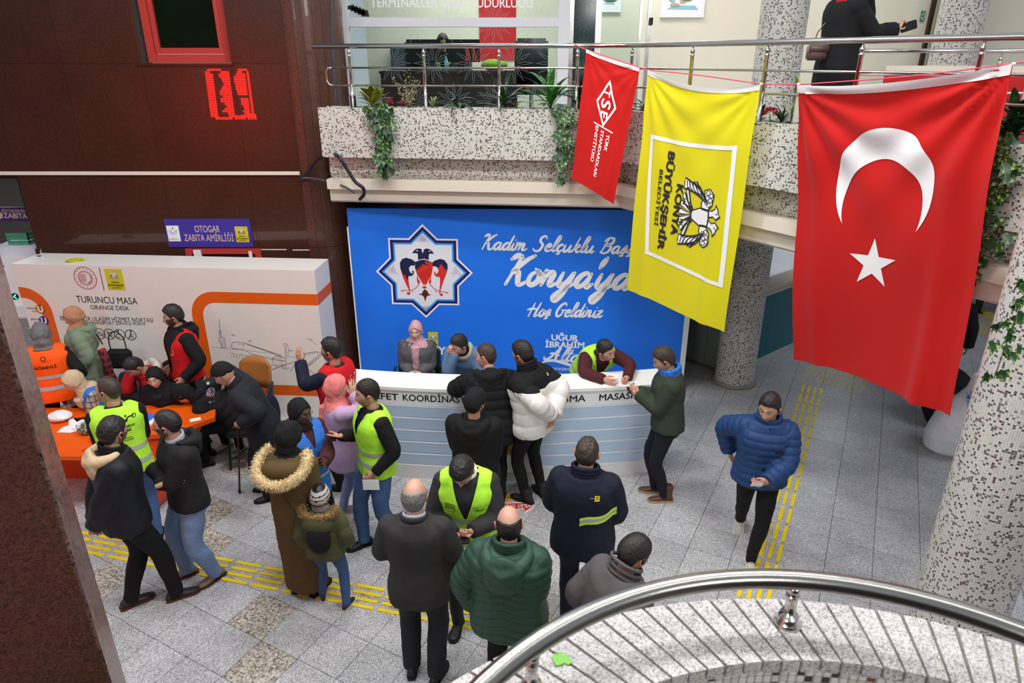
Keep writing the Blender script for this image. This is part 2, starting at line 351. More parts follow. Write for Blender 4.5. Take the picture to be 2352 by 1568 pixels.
# tactile paving: raised yellow strips and studs
def strip_me(L, W):
    pts = [(L / 2 - W / 2 + W / 2 * math.cos(a), W / 2 * math.sin(a)) for a in [-PI / 2 + k * PI / 4 for k in range(5)]] + [(-L / 2 + W / 2 + W / 2 * math.cos(a), W / 2 * math.sin(a)) for a in [PI / 2 + k * PI / 4 for k in range(5)]]
    me = MB().prism(pts, 0, .006).mesh('strip'); me.materials.append(M_YEL); return me
sm = strip_me(.278, .035); e14 = math.radians(-14.2); E = Vector((math.cos(e14), math.sin(e14), 0)); Nn = Vector((-E.y, E.x, 0))
def strip(c, ang): inst(sm, 'tactile_strip', Matrix.Translation(c) @ Matrix.Rotation(ang, 4, 'Z'), fl)
for k in range(-9, 16):
    for r in range(4): strip(E * (-3.548 - .139 + k * .3127) + Nn * (4.173 + r * .0765), e14)
for k in range(0, 18):
    for r in range(4):
        if k in (10,) and r in (0, 1): continue
        strip(ab(9.85 - k * .3265, -.45 + r * .08), TH)
stud = MB().lathe([(.017, 0), (.016, .003), (.011, .006)], (0, 0, 0), 8).mesh('stud'); stud.materials.append(M_YEL)
for i in range(9):
    for j in range(12): inst(stud, 'tactile_stud', Matrix.Translation(ab(10.06 + i * .062 * .6 - j * .0, 0) * 0 + onz(1836, 866) + Vector((.062 * j, -.062 * .78 * j * .9, 0)) * 1.0 + Vector((.055 * i, .07 * i, 0))), fl)
far = MB()
for i in range(12):
    for j in range(9): far.lathe([(.02, 0), (.012, .006)], (7.9 + i * .07, 11.0 + j * .075, 0), 6)
for i in range(7): far.box((8.75, 11.7 + .1 * i, 0), (9.05, 11.74 + .1 * i, .006))
far.build('tactile_field', M_YEL, fl, kind='stuff')
# ------------------------------------------------------------------ brown granite wall with joints, window, door
wy = 9.25
wl = MB().box((-9.8, wy + .05, 2.98), (-4.66, wy + .3, 7)).box((-3.52, wy + .05, 2.98), (-2.7, wy + .3, 7)).box((-4.66, wy + .05, 2.98), (-3.52, wy + .3, 4.36)).box((-4.66, wy + .05, 5.95), (-3.52, wy + .3, 7)).box((-6.6, wy + .05, 0), (-2.7, wy + .3, 2.98)).build('wall_back_left', M_GROUT, kind='structure')
xs = [-9.8, -8.7, -7.65, -6.6, -5.65, -4.66, -3.52, -2.72]; zs = [0, 1.55, 2.98, 4.37, 5.95, 7]
for i in range(7):
    for j in range(5):
        if xs[i] == -4.66 and j == 3: continue
        if xs[i] < -6.7 and zs[j] < 2.9: continue
        MB().box((xs[i] + .0015, wy, zs[j] + .0015), (xs[i + 1] - .0015, wy + .05, zs[j + 1] - .0015)).build('panel', M_BROWN, wl)
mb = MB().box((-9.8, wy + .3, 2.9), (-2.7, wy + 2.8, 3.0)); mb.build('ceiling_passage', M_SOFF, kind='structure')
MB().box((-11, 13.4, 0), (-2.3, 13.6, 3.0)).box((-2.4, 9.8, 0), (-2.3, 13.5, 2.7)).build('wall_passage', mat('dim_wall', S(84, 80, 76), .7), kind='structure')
cb = MB(); n = 26
for k in range(n):
    a0, a1 = -PI / 2 + k * PI / n * .95, -PI / 2 + (k + 1) * PI / n * .95
colb = MB().lathe([(.485, 0), (.485, 7)], (-2.7, 9.72, 0), 40).build('wall_column_brown', mat('pale_joint', S(120, 96, 86), .8), kind='structure', smooth=True)
for k in range(9):
    for z0, z1 in ((0, 2.02), (2.02, 7.0)):
        a0, a1 = -PI / 2 - .22 + k * PI * .69 / 9 + .004, -PI / 2 - .22 + (k + 1) * PI * .69 / 9 - .004; r0, r1 = .484, .502; s_ = MB()
        pts = [(-2.7 + r1 * math.cos(a), 9.72 + r1 * math.sin(a)) for a in (a0, (2 * a0 + a1) / 3, (a0 + 2 * a1) / 3, a1)] + [(-2.7 + r0 * math.cos(a), 9.72 + r0 * math.sin(a)) for a in (a1, a0)]
        s_.prism(pts, z0 + .003, z1 - .003).build('panel', M_BROWNC, colb)
# window high in the wall
win = empty('window_1'); win['kind'] = 'structure'
fr = MB(); X0, X1, Z0, Z1 = -4.62, -3.54, 4.38, 5.93
for a, b in (((X0, wy + .13, Z0), (X0 + .1, wy + .2, Z1)), ((X1 - .1, wy + .13, Z0), (X1, wy + .2, Z1)), ((X0 + .1, wy + .13, Z0), (X1 - .1, wy + .2, Z0 + .1)), ((X0 + .1, wy + .13, Z1 - .1), (X1 - .1, wy + .2, Z1))): fr.box(a, b, bev=.004)
fr.build('window_frame', M_RED, win)
fr = MB(); i_ = .105
for a, b in (((X0 + i_, wy + .145, Z0 + i_), (X0 + i_ + .06, wy + .2, Z1 - i_)), ((X1 - i_ - .06, wy + .145, Z0 + i_), (X1 - i_, wy + .2, Z1 - i_)), ((X0 + i_ + .06, wy + .145, Z0 + i_), (X1 - i_ - .06, wy + .2, Z0 + i_ + .07))): fr.box(a, b, bev=.003)
fr.build('sash', M_RED, win)
MB().box((X0 + .16, wy + .175, Z0 + .17), (X1 - .16, wy + .182, Z1 - .1)).build('pane', mat('dark_glass', S(16, 26, 16), .05, spec=.8, bump=(2, 0, .3)), win)
bl = MB()
for j in range(4):
    for i in range(14): bl.box((X0 + .2 + i * .05, wy + .19, 4.98 + j * .055), (X0 + .238 + i * .05, wy + .195, 5.02 + j * .055))
bl.build('grille', mat('green_grille', S(60, 84, 66), .6), win, kind='stuff')
MB().box((-4.72, wy - .02, 4.345), (-3.5, wy + .2, 4.378), bev=.003).build('window_sill', M_BROWN, win)
# door under the office sign (only its head shows above the backdrop)
d = empty('door_1'); d['kind'] = 'structure'
MB().box((-4.52, wy - .015, 0), (-3.5, wy - .002, 2.0)).build('shade_sheet', mat('doorway_shade', S(20, 14, 12), .8), d)  # dark sheet on the solid wall, its colour standing for the doorway's shade
MB().box((-4.52, wy - .05, 0), (-4.44, wy - .01, 2.0)).box((-3.56, wy - .05, 0), (-3.48, wy - .01, 2.0)).box((-4.44, wy - .05, 1.93), (-3.56, wy - .01, 2.0)).build('door_frame', M_RED, d)
MB().box((-4.40, wy - .07, 0), (-4.30, wy - .03, 1.99)).box((-3.64, wy - .07, 1.6), (-3.60, wy - .03, 1.97)).build('door_edge', M_WHITE, d)
# ------------------------------------------------------------------ mezzanine: slab, stepped fascia, mosaic planter parapet
PP = [Vector((-2.35, 8.70, 0)), Vector((1.25, 8.30, 0)), Vector((3.50, 4.80, 0)), Vector((4.55, 3.15, 0))]
def offs(d):
    """parapet polyline shifted by d away from the void"""
    out = []
    for i, p in enumerate(PP):
        ns = []
        for a, b in ((i - 1, i), (i, i + 1)):
            if a >= 0 and b < len(PP): t = (PP[b] - PP[a]).normalized(); ns.append(Vector((-t.y, t.x, 0)))
        n = sum(ns, Vector()).normalized(); out.append(p + n * d / max(.3, n.dot(ns[0])))
    return out
def sweep(prof, name, m, parent=None, close=True, **kw):
    """extrude a profile of (inset, z) along the parapet line, UVs in metres"""
    bm = bmesh.new(); uvl = bm.loops.layers.uv.new('uv'); rows = [[bm.verts.new(p + Vector((0, 0, z))) for p in offs(d)] for d, z in prof]
    cum = [0]
    for a, b in zip(PP, PP[1:]): cum.append(cum[-1] + (b - a).length)
    t = 0; q = len(prof); lens = [0]
    for i in range(q): j = (i + 1) % q; lens.append(lens[-1] + math.hypot(prof[j][0] - prof[i][0], prof[j][1] - prof[i][1]))
    for i in range(q if close else q - 1):
        j = (i + 1) % q
        for k in range(len(PP) - 1):
            f = bm.faces.new((rows[i][k], rows[i][k + 1], rows[j][k + 1], rows[j][k]))
            for lp, (uu, vv) in zip(f.loops, ((cum[k], lens[i]), (cum[k + 1], lens[i]), (cum[k + 1], lens[i + 1]), (cum[k], lens[i + 1]))): lp[uvl].uv = (uu, vv)
    if close:
        for k in (0, -1): bm.faces.new([r[k] for r in rows])
    bmesh.ops.recalc_face_normals(bm, faces=bm.faces[:]); me = bpy.data.meshes.new(name); bm.to_mesh(me); bm.free()
    return put(name, me, m, parent, **kw)
par = sweep([(0, 3.30), (0, 3.88), (.05, 3.885), (.05, 3.82), (.30, 3.82), (.30, 3.885), (.36, 3.88), (.36, 3.45), (.30, 3.31), (.03, 3.30)], 'wall_parapet', M_MOSAIC, kind='structure')
sweep([(.24, 3.02), (.20, 3.08), (.22, 3.32), (.36, 3.32), (.36, 3.02)], 'recess', M_MOSAIC, par)
sweep([(.05, 3.02), (.05, 2.90), (.13, 2.89), (.13, 2.745), (.16, 2.72), (.36, 2.72), (.36, 3.02)], 'fascia', M_FASCIA, par)
sweep([(.06, 3.822), (.29, 3.822), (.29, 3.85), (.06, 3.85)], 'soil', mat('planter_soil', S(52, 44, 36), .9, bump=(90, .6, .3)), par)
po = offs(.36); slab = [(p.x, p.y) for p in po] + [(12, 3.15), (12, 13.5), (-2.3, 13.5)]
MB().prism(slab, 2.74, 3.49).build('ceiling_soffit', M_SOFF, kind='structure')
MB().prism(slab, 3.49, 3.5).build('floor_mezzanine', M_FLOOR, kind='structure')
# back walls, upper level
MB().box((1.32, 12.3, 3.5), (6.78, 12.5, 7)).box((7.15, 12.0, 3.5), (12, 12.2, 7)).box((-2.6, 13.3, 3.5), (1.32, 13.5, 7)).build('wall_upper', M_CREAM, kind='structure')
d = empty('door_2'); d['kind'] = 'structure'
MB().box((6.78, 12.24, 3.5), (7.20, 12.3, 6)).build('door_leaf', mat('dark_wood', S(62, 34, 22), .4), d)
MB().box((6.83, 12.2, 4.6), (6.93, 12.235, 5.05)).build('plate', mat('plate', S(120, 118, 112), .5), d)
d = empty('door_3'); d['kind'] = 'structure'
MB().box((6.98, 11.4, 3.5), (7.12, 11.5, 6)).build('door_frame', M_TEAL, d)
MB().box((6.45, 11.5, 3.5), (6.98, 11.54, 6)).build('door_leaf', mat('greenish_leaf', S(132, 132, 112), .5), d)
MB().box((6.80, 11.46, 4.35), (6.84, 11.5, 4.45), bev=.004).build('door_handle', M_BLACK, d)
# lower level, behind: back wall, grey cabinets, service booth
MB().box((-2.3, 10.6, 0), (2.6, 10.8, 2.74)).box((2.6, 13.4, 0), (12, 13.6, 2.74)).build('wall_lower_back', mat('grey_wall', S(150, 150, 150), .7), kind='structure')  # back walls in one plain mid grey
g = empty('cabinet', (0, 0, 0), 'tall grey cabinet row between blue welcome board and mosaic column', 'cabinet')
c0, c1 = Vector((2.45, 10.22, 0)), Vector((3.22, 9.32, 0)); t = (c1 - c0).normalized(); nb = Vector((-t.y, t.x, 0))
for k in range(3):
    a = c0 + t * ((c1 - c0).length / 3 * k + .004); b_ = c0 + t * ((c1 - c0).length / 3 * (k + 1) - .004)
    MB().prism([(a.x, a.y), (b_.x, b_.y), ((b_ + nb * .03).x, (b_ + nb * .03).y), ((a + nb * .03).x, (a + nb * .03).y)], .08, 2.6).build('door', M_GREYC, g)
a, b_ = c0 + nb * .031, c1 + nb * .031
MB().prism([(a.x, a.y), (b_.x, b_.y), ((b_ + nb * .4).x, (b_ + nb * .4).y), ((a + nb * .4).x, (a + nb * .4).y)], 0, 2.62).build('body', mat('cab_dark', S(96, 100, 98), .5), g)
bt = empty('service_booth', (0, 0, 0), 'teal-fronted service booth with pale counter behind the mosaic column', 'booth')
b0 = Vector((3.30, 9.31, 0)); t = Vector((.775, .632, 0)); nb = Vector((-.632, .775, 0))
def bx(l0, l1, d0, d1, z0, z1, name, m): 
    q = [b0 + t * l0 + nb * d0, b0 + t * l1 + nb * d0, b0 + t * l1 + nb * d1, b0 + t * l0 + nb * d1]
    return MB().prism([(p.x, p.y) for p in q], z0, z1).build(name, m, bt)
for k in range(4): bx(.0 + k * .9, .896 + k * .9, .0, .04, .1, 1.14, 'panel', M_TEAL)
bx(0, 3.6, -.015, .04, 0, .1, 'plinth', mat('pale_plinth', S(186, 190, 194), .5))
bx(0, 3.6, -.02, .10, 1.14, 1.19, 'steel_edge', M_STEELB); bx(0, 3.6, -.0, .34, 1.19, 1.235, 'ledge', mat('pale_wood', S(222, 204, 170), .5))
bx(0, 3.6, .4, 1.1, .72, .76, 'desk', M_WHITE); bx(.2, 3.6, 1.15, 1.2, 0, 2.7, 'back_panel', M_WHITE)
bx(.2, 3.6, 1.10, 1.148, 1.75, 2.3, 'blue_band', mat('booth_blue', S(28, 72, 214), .4))
o = empty('office_chair', tuple(b0 + t * 1.05 + nb * .75), 'small grey chair behind the service booth counter', 'chair')
MB().box((-.18, .0, .85), (.18, .04, 1.32), bev=.015).build('backrest', M_GREYC, o); MB().box((-.2, -.2, .43), (.2, .2, .48), bev=.015).build('seat', M_GREYC, o)
MB().lathe([(.03, 0), (.03, .43)], (0, 0, 0), 10).build('leg', M_STEEL, o)
# mosaic columns
def mcol(name, x, y, r, z0, z1, label, n=48):
    bm = bmesh.new(); uvl = bm.loops.layers.uv.new('uv'); R = [[bm.verts.new((x + r * math.cos(2 * PI * k / n), y + r * math.sin(2 * PI * k / n), z)) for k in range(n)] for z in (z0, z1)]
    for k in range(n):
        f = bm.faces.new((R[0][k], R[0][(k + 1) % n], R[1][(k + 1) % n], R[1][k])); f.smooth = True
        for lp, (uu, vv) in zip(f.loops, ((k, z0), (k + 1, z0), (k + 1, z1), (k, z1))): lp[uvl].uv = (uu * 2 * PI * r / n, vv)
    me = bpy.data.meshes.new(name); bm.to_mesh(me); bm.free(); return put(name, me, M_MOSAIC, kind='structure')
c = mcol('wall_column_mosaic', 3.30, 9.17, .28, 0, 7, ''); MB().lathe([(.32, 0), (.32, .03), (.285, .05)], (3.30, 9.17, 0), 40).build('base_ring', mat('base_stone', S(140, 134, 124), .6), c, smooth=True)
mcol('wall_column_mosaic', 5.72, 9.6, .27, 0, 7, '')
cx, cy, cr = 3.385, 4.0, .298
mcol('wall_column_near', cx, cy, cr, 0, 7, '', 96)
tm = [mat('tessera_white', S(222, 220, 214), .22, bump=(40, .1, .05)), None, mat('tessera_dark', S(72, 70, 70), .22), mat('tessera_brown', S(128, 84, 66), .22), mat('tessera_ivory', S(206, 203, 194), .22)]
# foreground pillar, polished red granite, turned so its side face shows
pil = MB().prism([(-1.775, 2.2), (-2.02, 2.60), (-3.3, 1.85), (-3.0, 1.40)], -.0, 7.5).build('wall_pillar_front', M_GROUT, kind='structure')
z_ = [0, 1.05, 2.35, 3.6, 5.0, 7.5]
def slabp(a, b, z0, z1, m):
    a, b = Vector((a[0], a[1], 0)), Vector((b[0], b[1], 0)); t = (b - a).normalized(); n = Vector((t.y, -t.x, 0)); a = a + t * .0; b = b - t * .0
    q = [a, b, b + n * .012, a + n * .012]; MB().prism([(p.x, p.y) for p in q], z0 + .001, z1 - .001).build('panel', m, pil)
for i in range(5): slabp((-1.775, 2.2), (-2.02, 2.6), z_[i], z_[i + 1], M_PILLAR); slabp((-3.0, 1.40), (-1.775, 2.2), z_[i], z_[i + 1], M_BROWNC)
# ------------------------------------------------------------------ mezzanine railing
def post(parent, p, h, name='post', r=.019):
    x, y, z = p
    b = MB().lathe([(.045, 0), (.045, .006), (.028, .014), (r, .018), (r, h - .10), (r * 1.25, h - .098), (r * 1.25, h - .085), (r * .7, h - .08), (r * .9, h - .07), (r * 1.3, h - .055), (r * 1.0, h - .038), (r * .55, h - .03), (r * .55, h)], (x, y, z), 14)
    return b.build(name, M_STEEL, parent, smooth=True)
ro = offs(.03)
rail = empty('railing', (0, 0, 0), 'long stainless steel railing standing on the mosaic planter parapet', 'railing')
path = [ro[0], ro[0].lerp(ro[1], .9)] + [ro[0].lerp(ro[1], .9) * (1 - t) ** 2 + ro[1] * 2 * t * (1 - t) + ro[1].lerp(ro[2], .08) * t * t for t in (.25, .5, .75)] + [ro[1].lerp(ro[2], .08), ro[2], ro[3]]
Z = lambda p, z: (p.x, p.y, z)
MB().tube([Z(p, 4.565) for p in path], .027, 14).build('handrail', M_STEEL, rail, smooth=True)
for z in (4.33, 4.135): MB().tube([Z(ro[0].lerp(ro[1], .06), z)] + [Z(p, z) for p in path[1:]], .0115, 10).build('rail', M_STEEL, rail, smooth=True)
a = ro[0].lerp(ro[1], .06); MB().tube([Z(a, 4.33), (a.x - .05, a.y, 4.325), (a.x - .075, a.y, 4.29), (a.x - .075, a.y, 4.18), (a.x - .05, a.y, 4.14), Z(a, 4.135)], .0115, 10).build('return_bend', M_STEEL, rail, smooth=True)
for u in (813, 979, 1147, 1322): 
    q = onp(u, 246, (0, 8.5, 0), (.11, 1, 0)); t = (q.x - ro[0].x) / (ro[1].x - ro[0].x); p = ro[0].lerp(ro[1], t); post(rail, (p.x, p.y, 3.87), .68)
for t in (.03, .245, .462, .68, .895): p = ro[1].lerp(ro[2], t); post(rail, (p.x, p.y, 3.87), .68)
p = ro[2].lerp(ro[3], .07); p = ro[2].lerp(ro[3], .45); post(rail, (p.x, p.y, 3.87), .68)
r2 = empty('railing', (0, 0, 0), 'second stainless steel railing behind the woman in black on the mezzanine', 'railing')
a, b = Vector((3.15, 7.6, 0)), Vector((6.4, 6.6, 0))
for z, r in ((4.50, .022), (4.28, .012), (4.12, .012)): MB().tube([Z(a, z), Z(b, z)], r, 10).build('rail', M_STEEL, r2, smooth=True)
for t in (.02, .48, .56, .72, .86): p = a.lerp(b, t); post(r2, (p.x, p.y, 3.5), .98)
# red banner beyond the second railing
bn = empty('banner', (0, 0, 0), 'long red banner with pale top hem behind the mezzanine railings', 'banner')
p0, p1 = Vector((4.05, 7.95, 0)), Vector((6.9, 7.2, 0)); q = [p0, p1, p1 + Vector((0, .02, 0)), p0 + Vector((0, .02, 0))]
MB().prism([(p.x, p.y) for p in q], 3.55, 4.27).build('cloth', mat('banner_red', S(190, 26, 24), .7), bn); MB().prism([(p.x, p.y - .003) for p in q], 4.27, 4.36).build('hem', M_FASCIA, bn)
# ------------------------------------------------------------------ curved stair parapet in the foreground
oc, orr, ic, ir = Vector((.6556, .1487, 0)), 1.314, Vector((.70, .25, 0)), 1.035
cw = MB(); N = 60; ang = [math.radians(215 - k * 250 / N) for k in range(N + 1)]
inner = [ic + Vector((math.cos(a), math.sin(a), 0)) * ir for a in ang]; outer = [oc + Vector((math.cos(a), math.sin(a), 0)) * (orr - .04) for a in ang]
cur = MB()
for i in range(N): 
    q = [outer[i], outer[i + 1], inner[i + 1], inner[i]]; 
    cur.add([Z(p, 0) for p in q] + [Z(p, 3.02) for p in q], [(3, 2, 1, 0), (4, 5, 6, 7), (0, 1, 5, 4), (1, 2, 6, 5), (2, 3, 7, 6), (3, 0, 4, 7)])
cur = cur.build('wall_stair_curved', M_GROUTL, kind='structure')
nj = 64
def ringpt(c, r, d): a = math.radians(d); return c + Vector((math.cos(a), math.sin(a), 0)) * r
step = 2.75
for k in range(74):
    ao = 205 - k * step; sk = .4; g_ = .20
    q = [ringpt(oc, orr, ao - g_), ringpt(oc, orr, ao - step / 2), ringpt(oc, orr, ao - step + g_), ringpt(ic, ir - .03, ao - sk - step * 1.0 + g_), ringpt(ic, ir - .03, ao - sk - step / 2), ringpt(ic, ir - .03, ao - sk - g_)]
    MB().prism([(p.x, p.y) for p in q], 3.02, 3.058 + rnd.uniform(0, .002)).build('coping_slab', M_COPING, cur)
cj = MB()
for i in range(N): a_, b_ = ringpt(oc, orr - .003, math.degrees(ang[i])), ringpt(oc, orr - .003, math.degrees(ang[i + 1])); c_, d_ = ringpt(ic, ir - .027, math.degrees(ang[i])), ringpt(ic, ir - .027, math.degrees(ang[i + 1])); cj.add([Z(a_, 3.052), Z(b_, 3.052), Z(d_, 3.052), Z(c_, 3.052)], [(0, 3, 2, 1)])
cj.build('joint_bed', mat('coping_joint', S(128, 123, 116), .9), cur)
tes = [MB().box((-.0092, -.002, -.0092), (.0092, .003, .0092), bev=.002).mesh('tile') for _ in range(4)]
for me, m in zip(tes, (tm[0], tm[4], tm[2], tm[3])): me.materials.append(m)
for j in range(5):
    for k in range(60):
        a = 62 + k * 1.18; p = ringpt(ic, ir - .0, a); rot = Matrix.Rotation(math.radians(a + 90), 4, 'Z')
        inst(tes[0 if rnd.random() < .5 else 1 if rnd.random() < .7 else rnd.choice((2, 2, 3))], 'tile', Matrix.Translation((p.x, p.y, 3.008 - j * .0215)) @ rot, cur)
sr = empty('stair_railing', (0, 0, 0), 'thick curved steel handrail in the foreground on ball-topped posts', 'railing')
rc, rr = Vector((.6388, .4645, 0)), .918
MB().tube([Z(ringpt(rc, rr, 215 - k * 250 / 90), 3.2) for k in range(91)], .0255, 20).build('handrail', M_RAIL, sr, smooth=True)
for u, v in ((1811, 1435), (1205, 1572)):
    p = onz(u, v, 3.06); q = ringpt(rc, rr, math.degrees(math.atan2(p.y - rc.y, p.x - rc.x)))
    MB().lathe([(.036, 0), (.036, .006), (.031, .012), (.027, .02), (.024, .03), (.015, .034), (.0145, .085), (.017, .088), (.017, .095), (.009, .098), (.016, .104), (.0195, .113), (.016, .122), (.008, .128), (.008, .14)], Z(q, 3.058), 24).build('post', M_STEEL, sr, smooth=True)
for a in (175, 140, 20, -10): q = ringpt(rc, rr, a); MB().lathe([(.036, 0), (.027, .02), (.015, .034), (.0145, .085), (.009, .098), (.0195, .113), (.008, .128), (.008, .14)], Z(q, 3.058), 16).build('post', M_STEEL, sr, smooth=True)
lf = MB(); p = onz(1287, 1512, 3.06)
out = [(0, .022), (.006, .006), (.012, .012), (.02, .0), (.024, -.012), (.016, -.018), (.008, -.013), (0, -.018), (-.01, -.02), (-.016, -.01), (-.018, .006), (-.009, .012), (-.005, .007)]
for i, (x, y) in enumerate(out): pass
lf.prism([(x * 1.15, y * 1.15) for x, y in out], 0, .002)
lf.build('leaf', mat('torn_leaf_green', S(128, 196, 76), .5), smooth=False, label='torn bright green leaf lying on the pale granite coping', cat='leaf', loc=(p.x, p.y, 3.061))
# ------------------------------------------------------------------ people: one continuous body mesh each, clothes and hair as parts
def v3(*a): return np.array(a, float)
def nrm(a): return a / max(1e-9, np.linalg.norm(a))
def fabric(name, col, scale=900, st=.25, rough=.85, sheen=.0, var=.10, crease=.55):
    """woven cloth: fine weave bump over soft creases"""
    if name in MATS: return MATS[name]
    m = bpy.data.materials.new(name); m.use_nodes = True; MATS[name] = m; nt, b, N, L = nodes(m)
    tc = N('ShaderNodeTexCoord'); n1 = N('ShaderNodeTexNoise'); n1.noise_type = 'RIDGED_MULTIFRACTAL'; n1.inputs['Scale'].default_value = 4.5; n1.inputs['Detail'].default_value = 2.5; n1.inputs['Distortion'].default_value = .6
    n2 = N('ShaderNodeTexNoise'); n2.inputs['Scale'].default_value = scale / 4; n2.inputs['Detail'].default_value = 2
    L(tc.outputs['Object'], n1.inputs['Vector']); L(tc.outputs['Object'], n2.inputs['Vector'])
    mr = N('ShaderNodeMapRange'); mr.inputs['From Min'].default_value = .3; mr.inputs['From Max'].default_value = .7; mr.inputs['To Min'].default_value = 1 - var; mr.inputs['To Max'].default_value = 1 + var
    L(n2.outputs['Fac'], mr.inputs['Value']); mx = N('ShaderNodeMix'); mx.data_type = 'RGBA'; mx.blend_type = 'MULTIPLY'; mx.inputs[0].default_value = 1; mx.inputs[6].default_value = col
    L(mr.outputs[0], mx.inputs[7]); L(mx.outputs[2], b.inputs['Base Color'])
    b1 = N('ShaderNodeBump'); b1.inputs['Strength'].default_value = crease; b1.inputs['Distance'].default_value = .014; L(n1.outputs['Fac'], b1.inputs['Height'])
    b2 = N('ShaderNodeBump'); b2.inputs['Strength'].default_value = st; b2.inputs['Distance'].default_value = .002; L(n2.outputs['Fac'], b2.inputs['Height']); L(b1.outputs['Normal'], b2.inputs['Normal']); L(b2.outputs['Normal'], b.inputs['Normal'])
    b.inputs['Roughness'].default_value = rough; b.inputs['Sheen Weight'].default_value = sheen; b.inputs['Specular IOR Level'].default_value = .3
    return m
def attr_mat(name, rough=.5, sub=.0, scale=300, st=.1):
    m = bpy.data.materials.new(name); m.use_nodes = True; MATS[name] = m; nt, b, N, L = nodes(m)
    a = N('ShaderNodeVertexColor'); a.layer_name = 'Col'; L(a.outputs[0], b.inputs['Base Color']); b.inputs['Roughness'].default_value = rough
    tc = N('ShaderNodeTexCoord'); n2 = N('ShaderNodeTexNoise'); n2.inputs['Scale'].default_value = scale; L(tc.outputs['Object'], n2.inputs['Vector'])
    b2 = N('ShaderNodeBump'); b2.inputs['Strength'].default_value = st; b2.inputs['Distance'].default_value = .002; L(n2.outputs['Fac'], b2.inputs['Height']); L(b2.outputs['Normal'], b.inputs['Normal'])
    return m
M_SKIN = attr_mat('skin', .48); M_CLOTHV = attr_mat('patterned_cloth', .85, st=.3)
def hairmat(name, col):
    if name in MATS: return MATS[name]
    m = bpy.data.materials.new(name); m.use_nodes = True; MATS[name] = m; nt, b, N, L = nodes(m)
    tc = N('ShaderNodeTexCoord'); mp = N('ShaderNodeMapping'); mp.inputs['Scale'].default_value = (260, 60, 60); wv = N('ShaderNodeTexNoise'); wv.inputs['Scale'].default_value = 1; wv.inputs['Detail'].default_value = 5
    L(tc.outputs['Object'], mp.inputs[0]); L(mp.outputs[0], wv.inputs['Vector']); mr = N('ShaderNodeMapRange'); mr.inputs['From Min'].default_value = .35; mr.inputs['From Max'].default_value = .65; mr.inputs['To Min'].default_value = .55; mr.inputs['To Max'].default_value = 1.7; L(wv.outputs['Fac'], mr.inputs['Value'])
    mx = N('ShaderNodeMix'); mx.data_type = 'RGBA'; mx.blend_type = 'MULTIPLY'; mx.inputs[0].default_value = 1; mx.inputs[6].default_value = col; L(mr.outputs[0], mx.inputs[7]); L(mx.outputs[2], b.inputs['Base Color'])
    bp = N('ShaderNodeBump'); bp.inputs['Strength'].default_value = .7; bp.inputs['Distance'].default_value = .006; L(wv.outputs['Fac'], bp.inputs['Height']); L(bp.outputs['Normal'], b.inputs['Normal']); b.inputs['Roughness'].default_value = .45
    return m
H_BLACK = hairmat('hair_black', S(30, 27, 26)); H_BROWN = hairmat('hair_brown', S(54, 42, 34)); H_GREY = hairmat('hair_grey', S(112, 110, 108))
# ---- head
def head_grid(nu, nv):
    t = np.linspace(0, 2 * PI, nu, endpoint=False); az = t - .55 * np.sin(t) * 1.0   # denser at the face (az 0 = front)
    e = np.linspace(0, PI, nv + 2)[1:-1]; e = e + .12 * np.sin(2 * e) * -1
    return az, e
def head_pt(az, el, P=None):
    """az from the front, el from the top -> point on the face surface, head frame x right, y front, z up, centre mid-head"""
    dx, dy, dz = np.sin(az) * np.sin(el), np.cos(az) * np.sin(el), np.cos(el)
    sx = np.sign(dx) * np.abs(dx) ** .92; x = .076 * sx; y = .098 * dy; z = .118 * dz
    lo = np.clip(-dz, 0, 1); fr = np.clip(dy, 0, 1); bk = np.clip(-dy, 0, 1)
    x = x * (1 - .30 * lo ** 1.6); y = y * (1 - .42 * lo * (dy < 0)) ; y = y * (1 - .07 * fr * lo); y += .012 * lo * fr; y -= .006
    x = x * (1 - .10 * np.clip(dz, 0, 1) ** 2 * fr)
    f = (dy > .15)
    G = lambda a, b: np.exp(-(a / b) ** 2)
    nz = np.clip((.020 - z) / .055, 0, 1) * (z > -.042) + np.clip(1 - (-.042 - z) / .012, 0, 1) * (z <= -.042)
    y = y + f * (.021 * G(x, .0095 + .006 * np.clip((.0 - z) / .04, 0, 1)) * nz)
    y = y + f * (.006 * G(z - .026, .010) * G(x, .05)) - f * .011 * G(np.abs(x) - .031, .015) * G(z - .004, .012)
    y = y + f * (.007 * G(x, .021) * (G(z + .060, .0065) + G(z + .072, .0065))) - f * .003 * G(x, .022) * G(z + .0655, .003)
    y = y + f * (.010 * G(x, .02) * G(z + .100, .014)) + f * .004 * G(np.abs(x) - .045, .02) * G(z + .02, .02)
    return np.stack([x, y, z], -1)
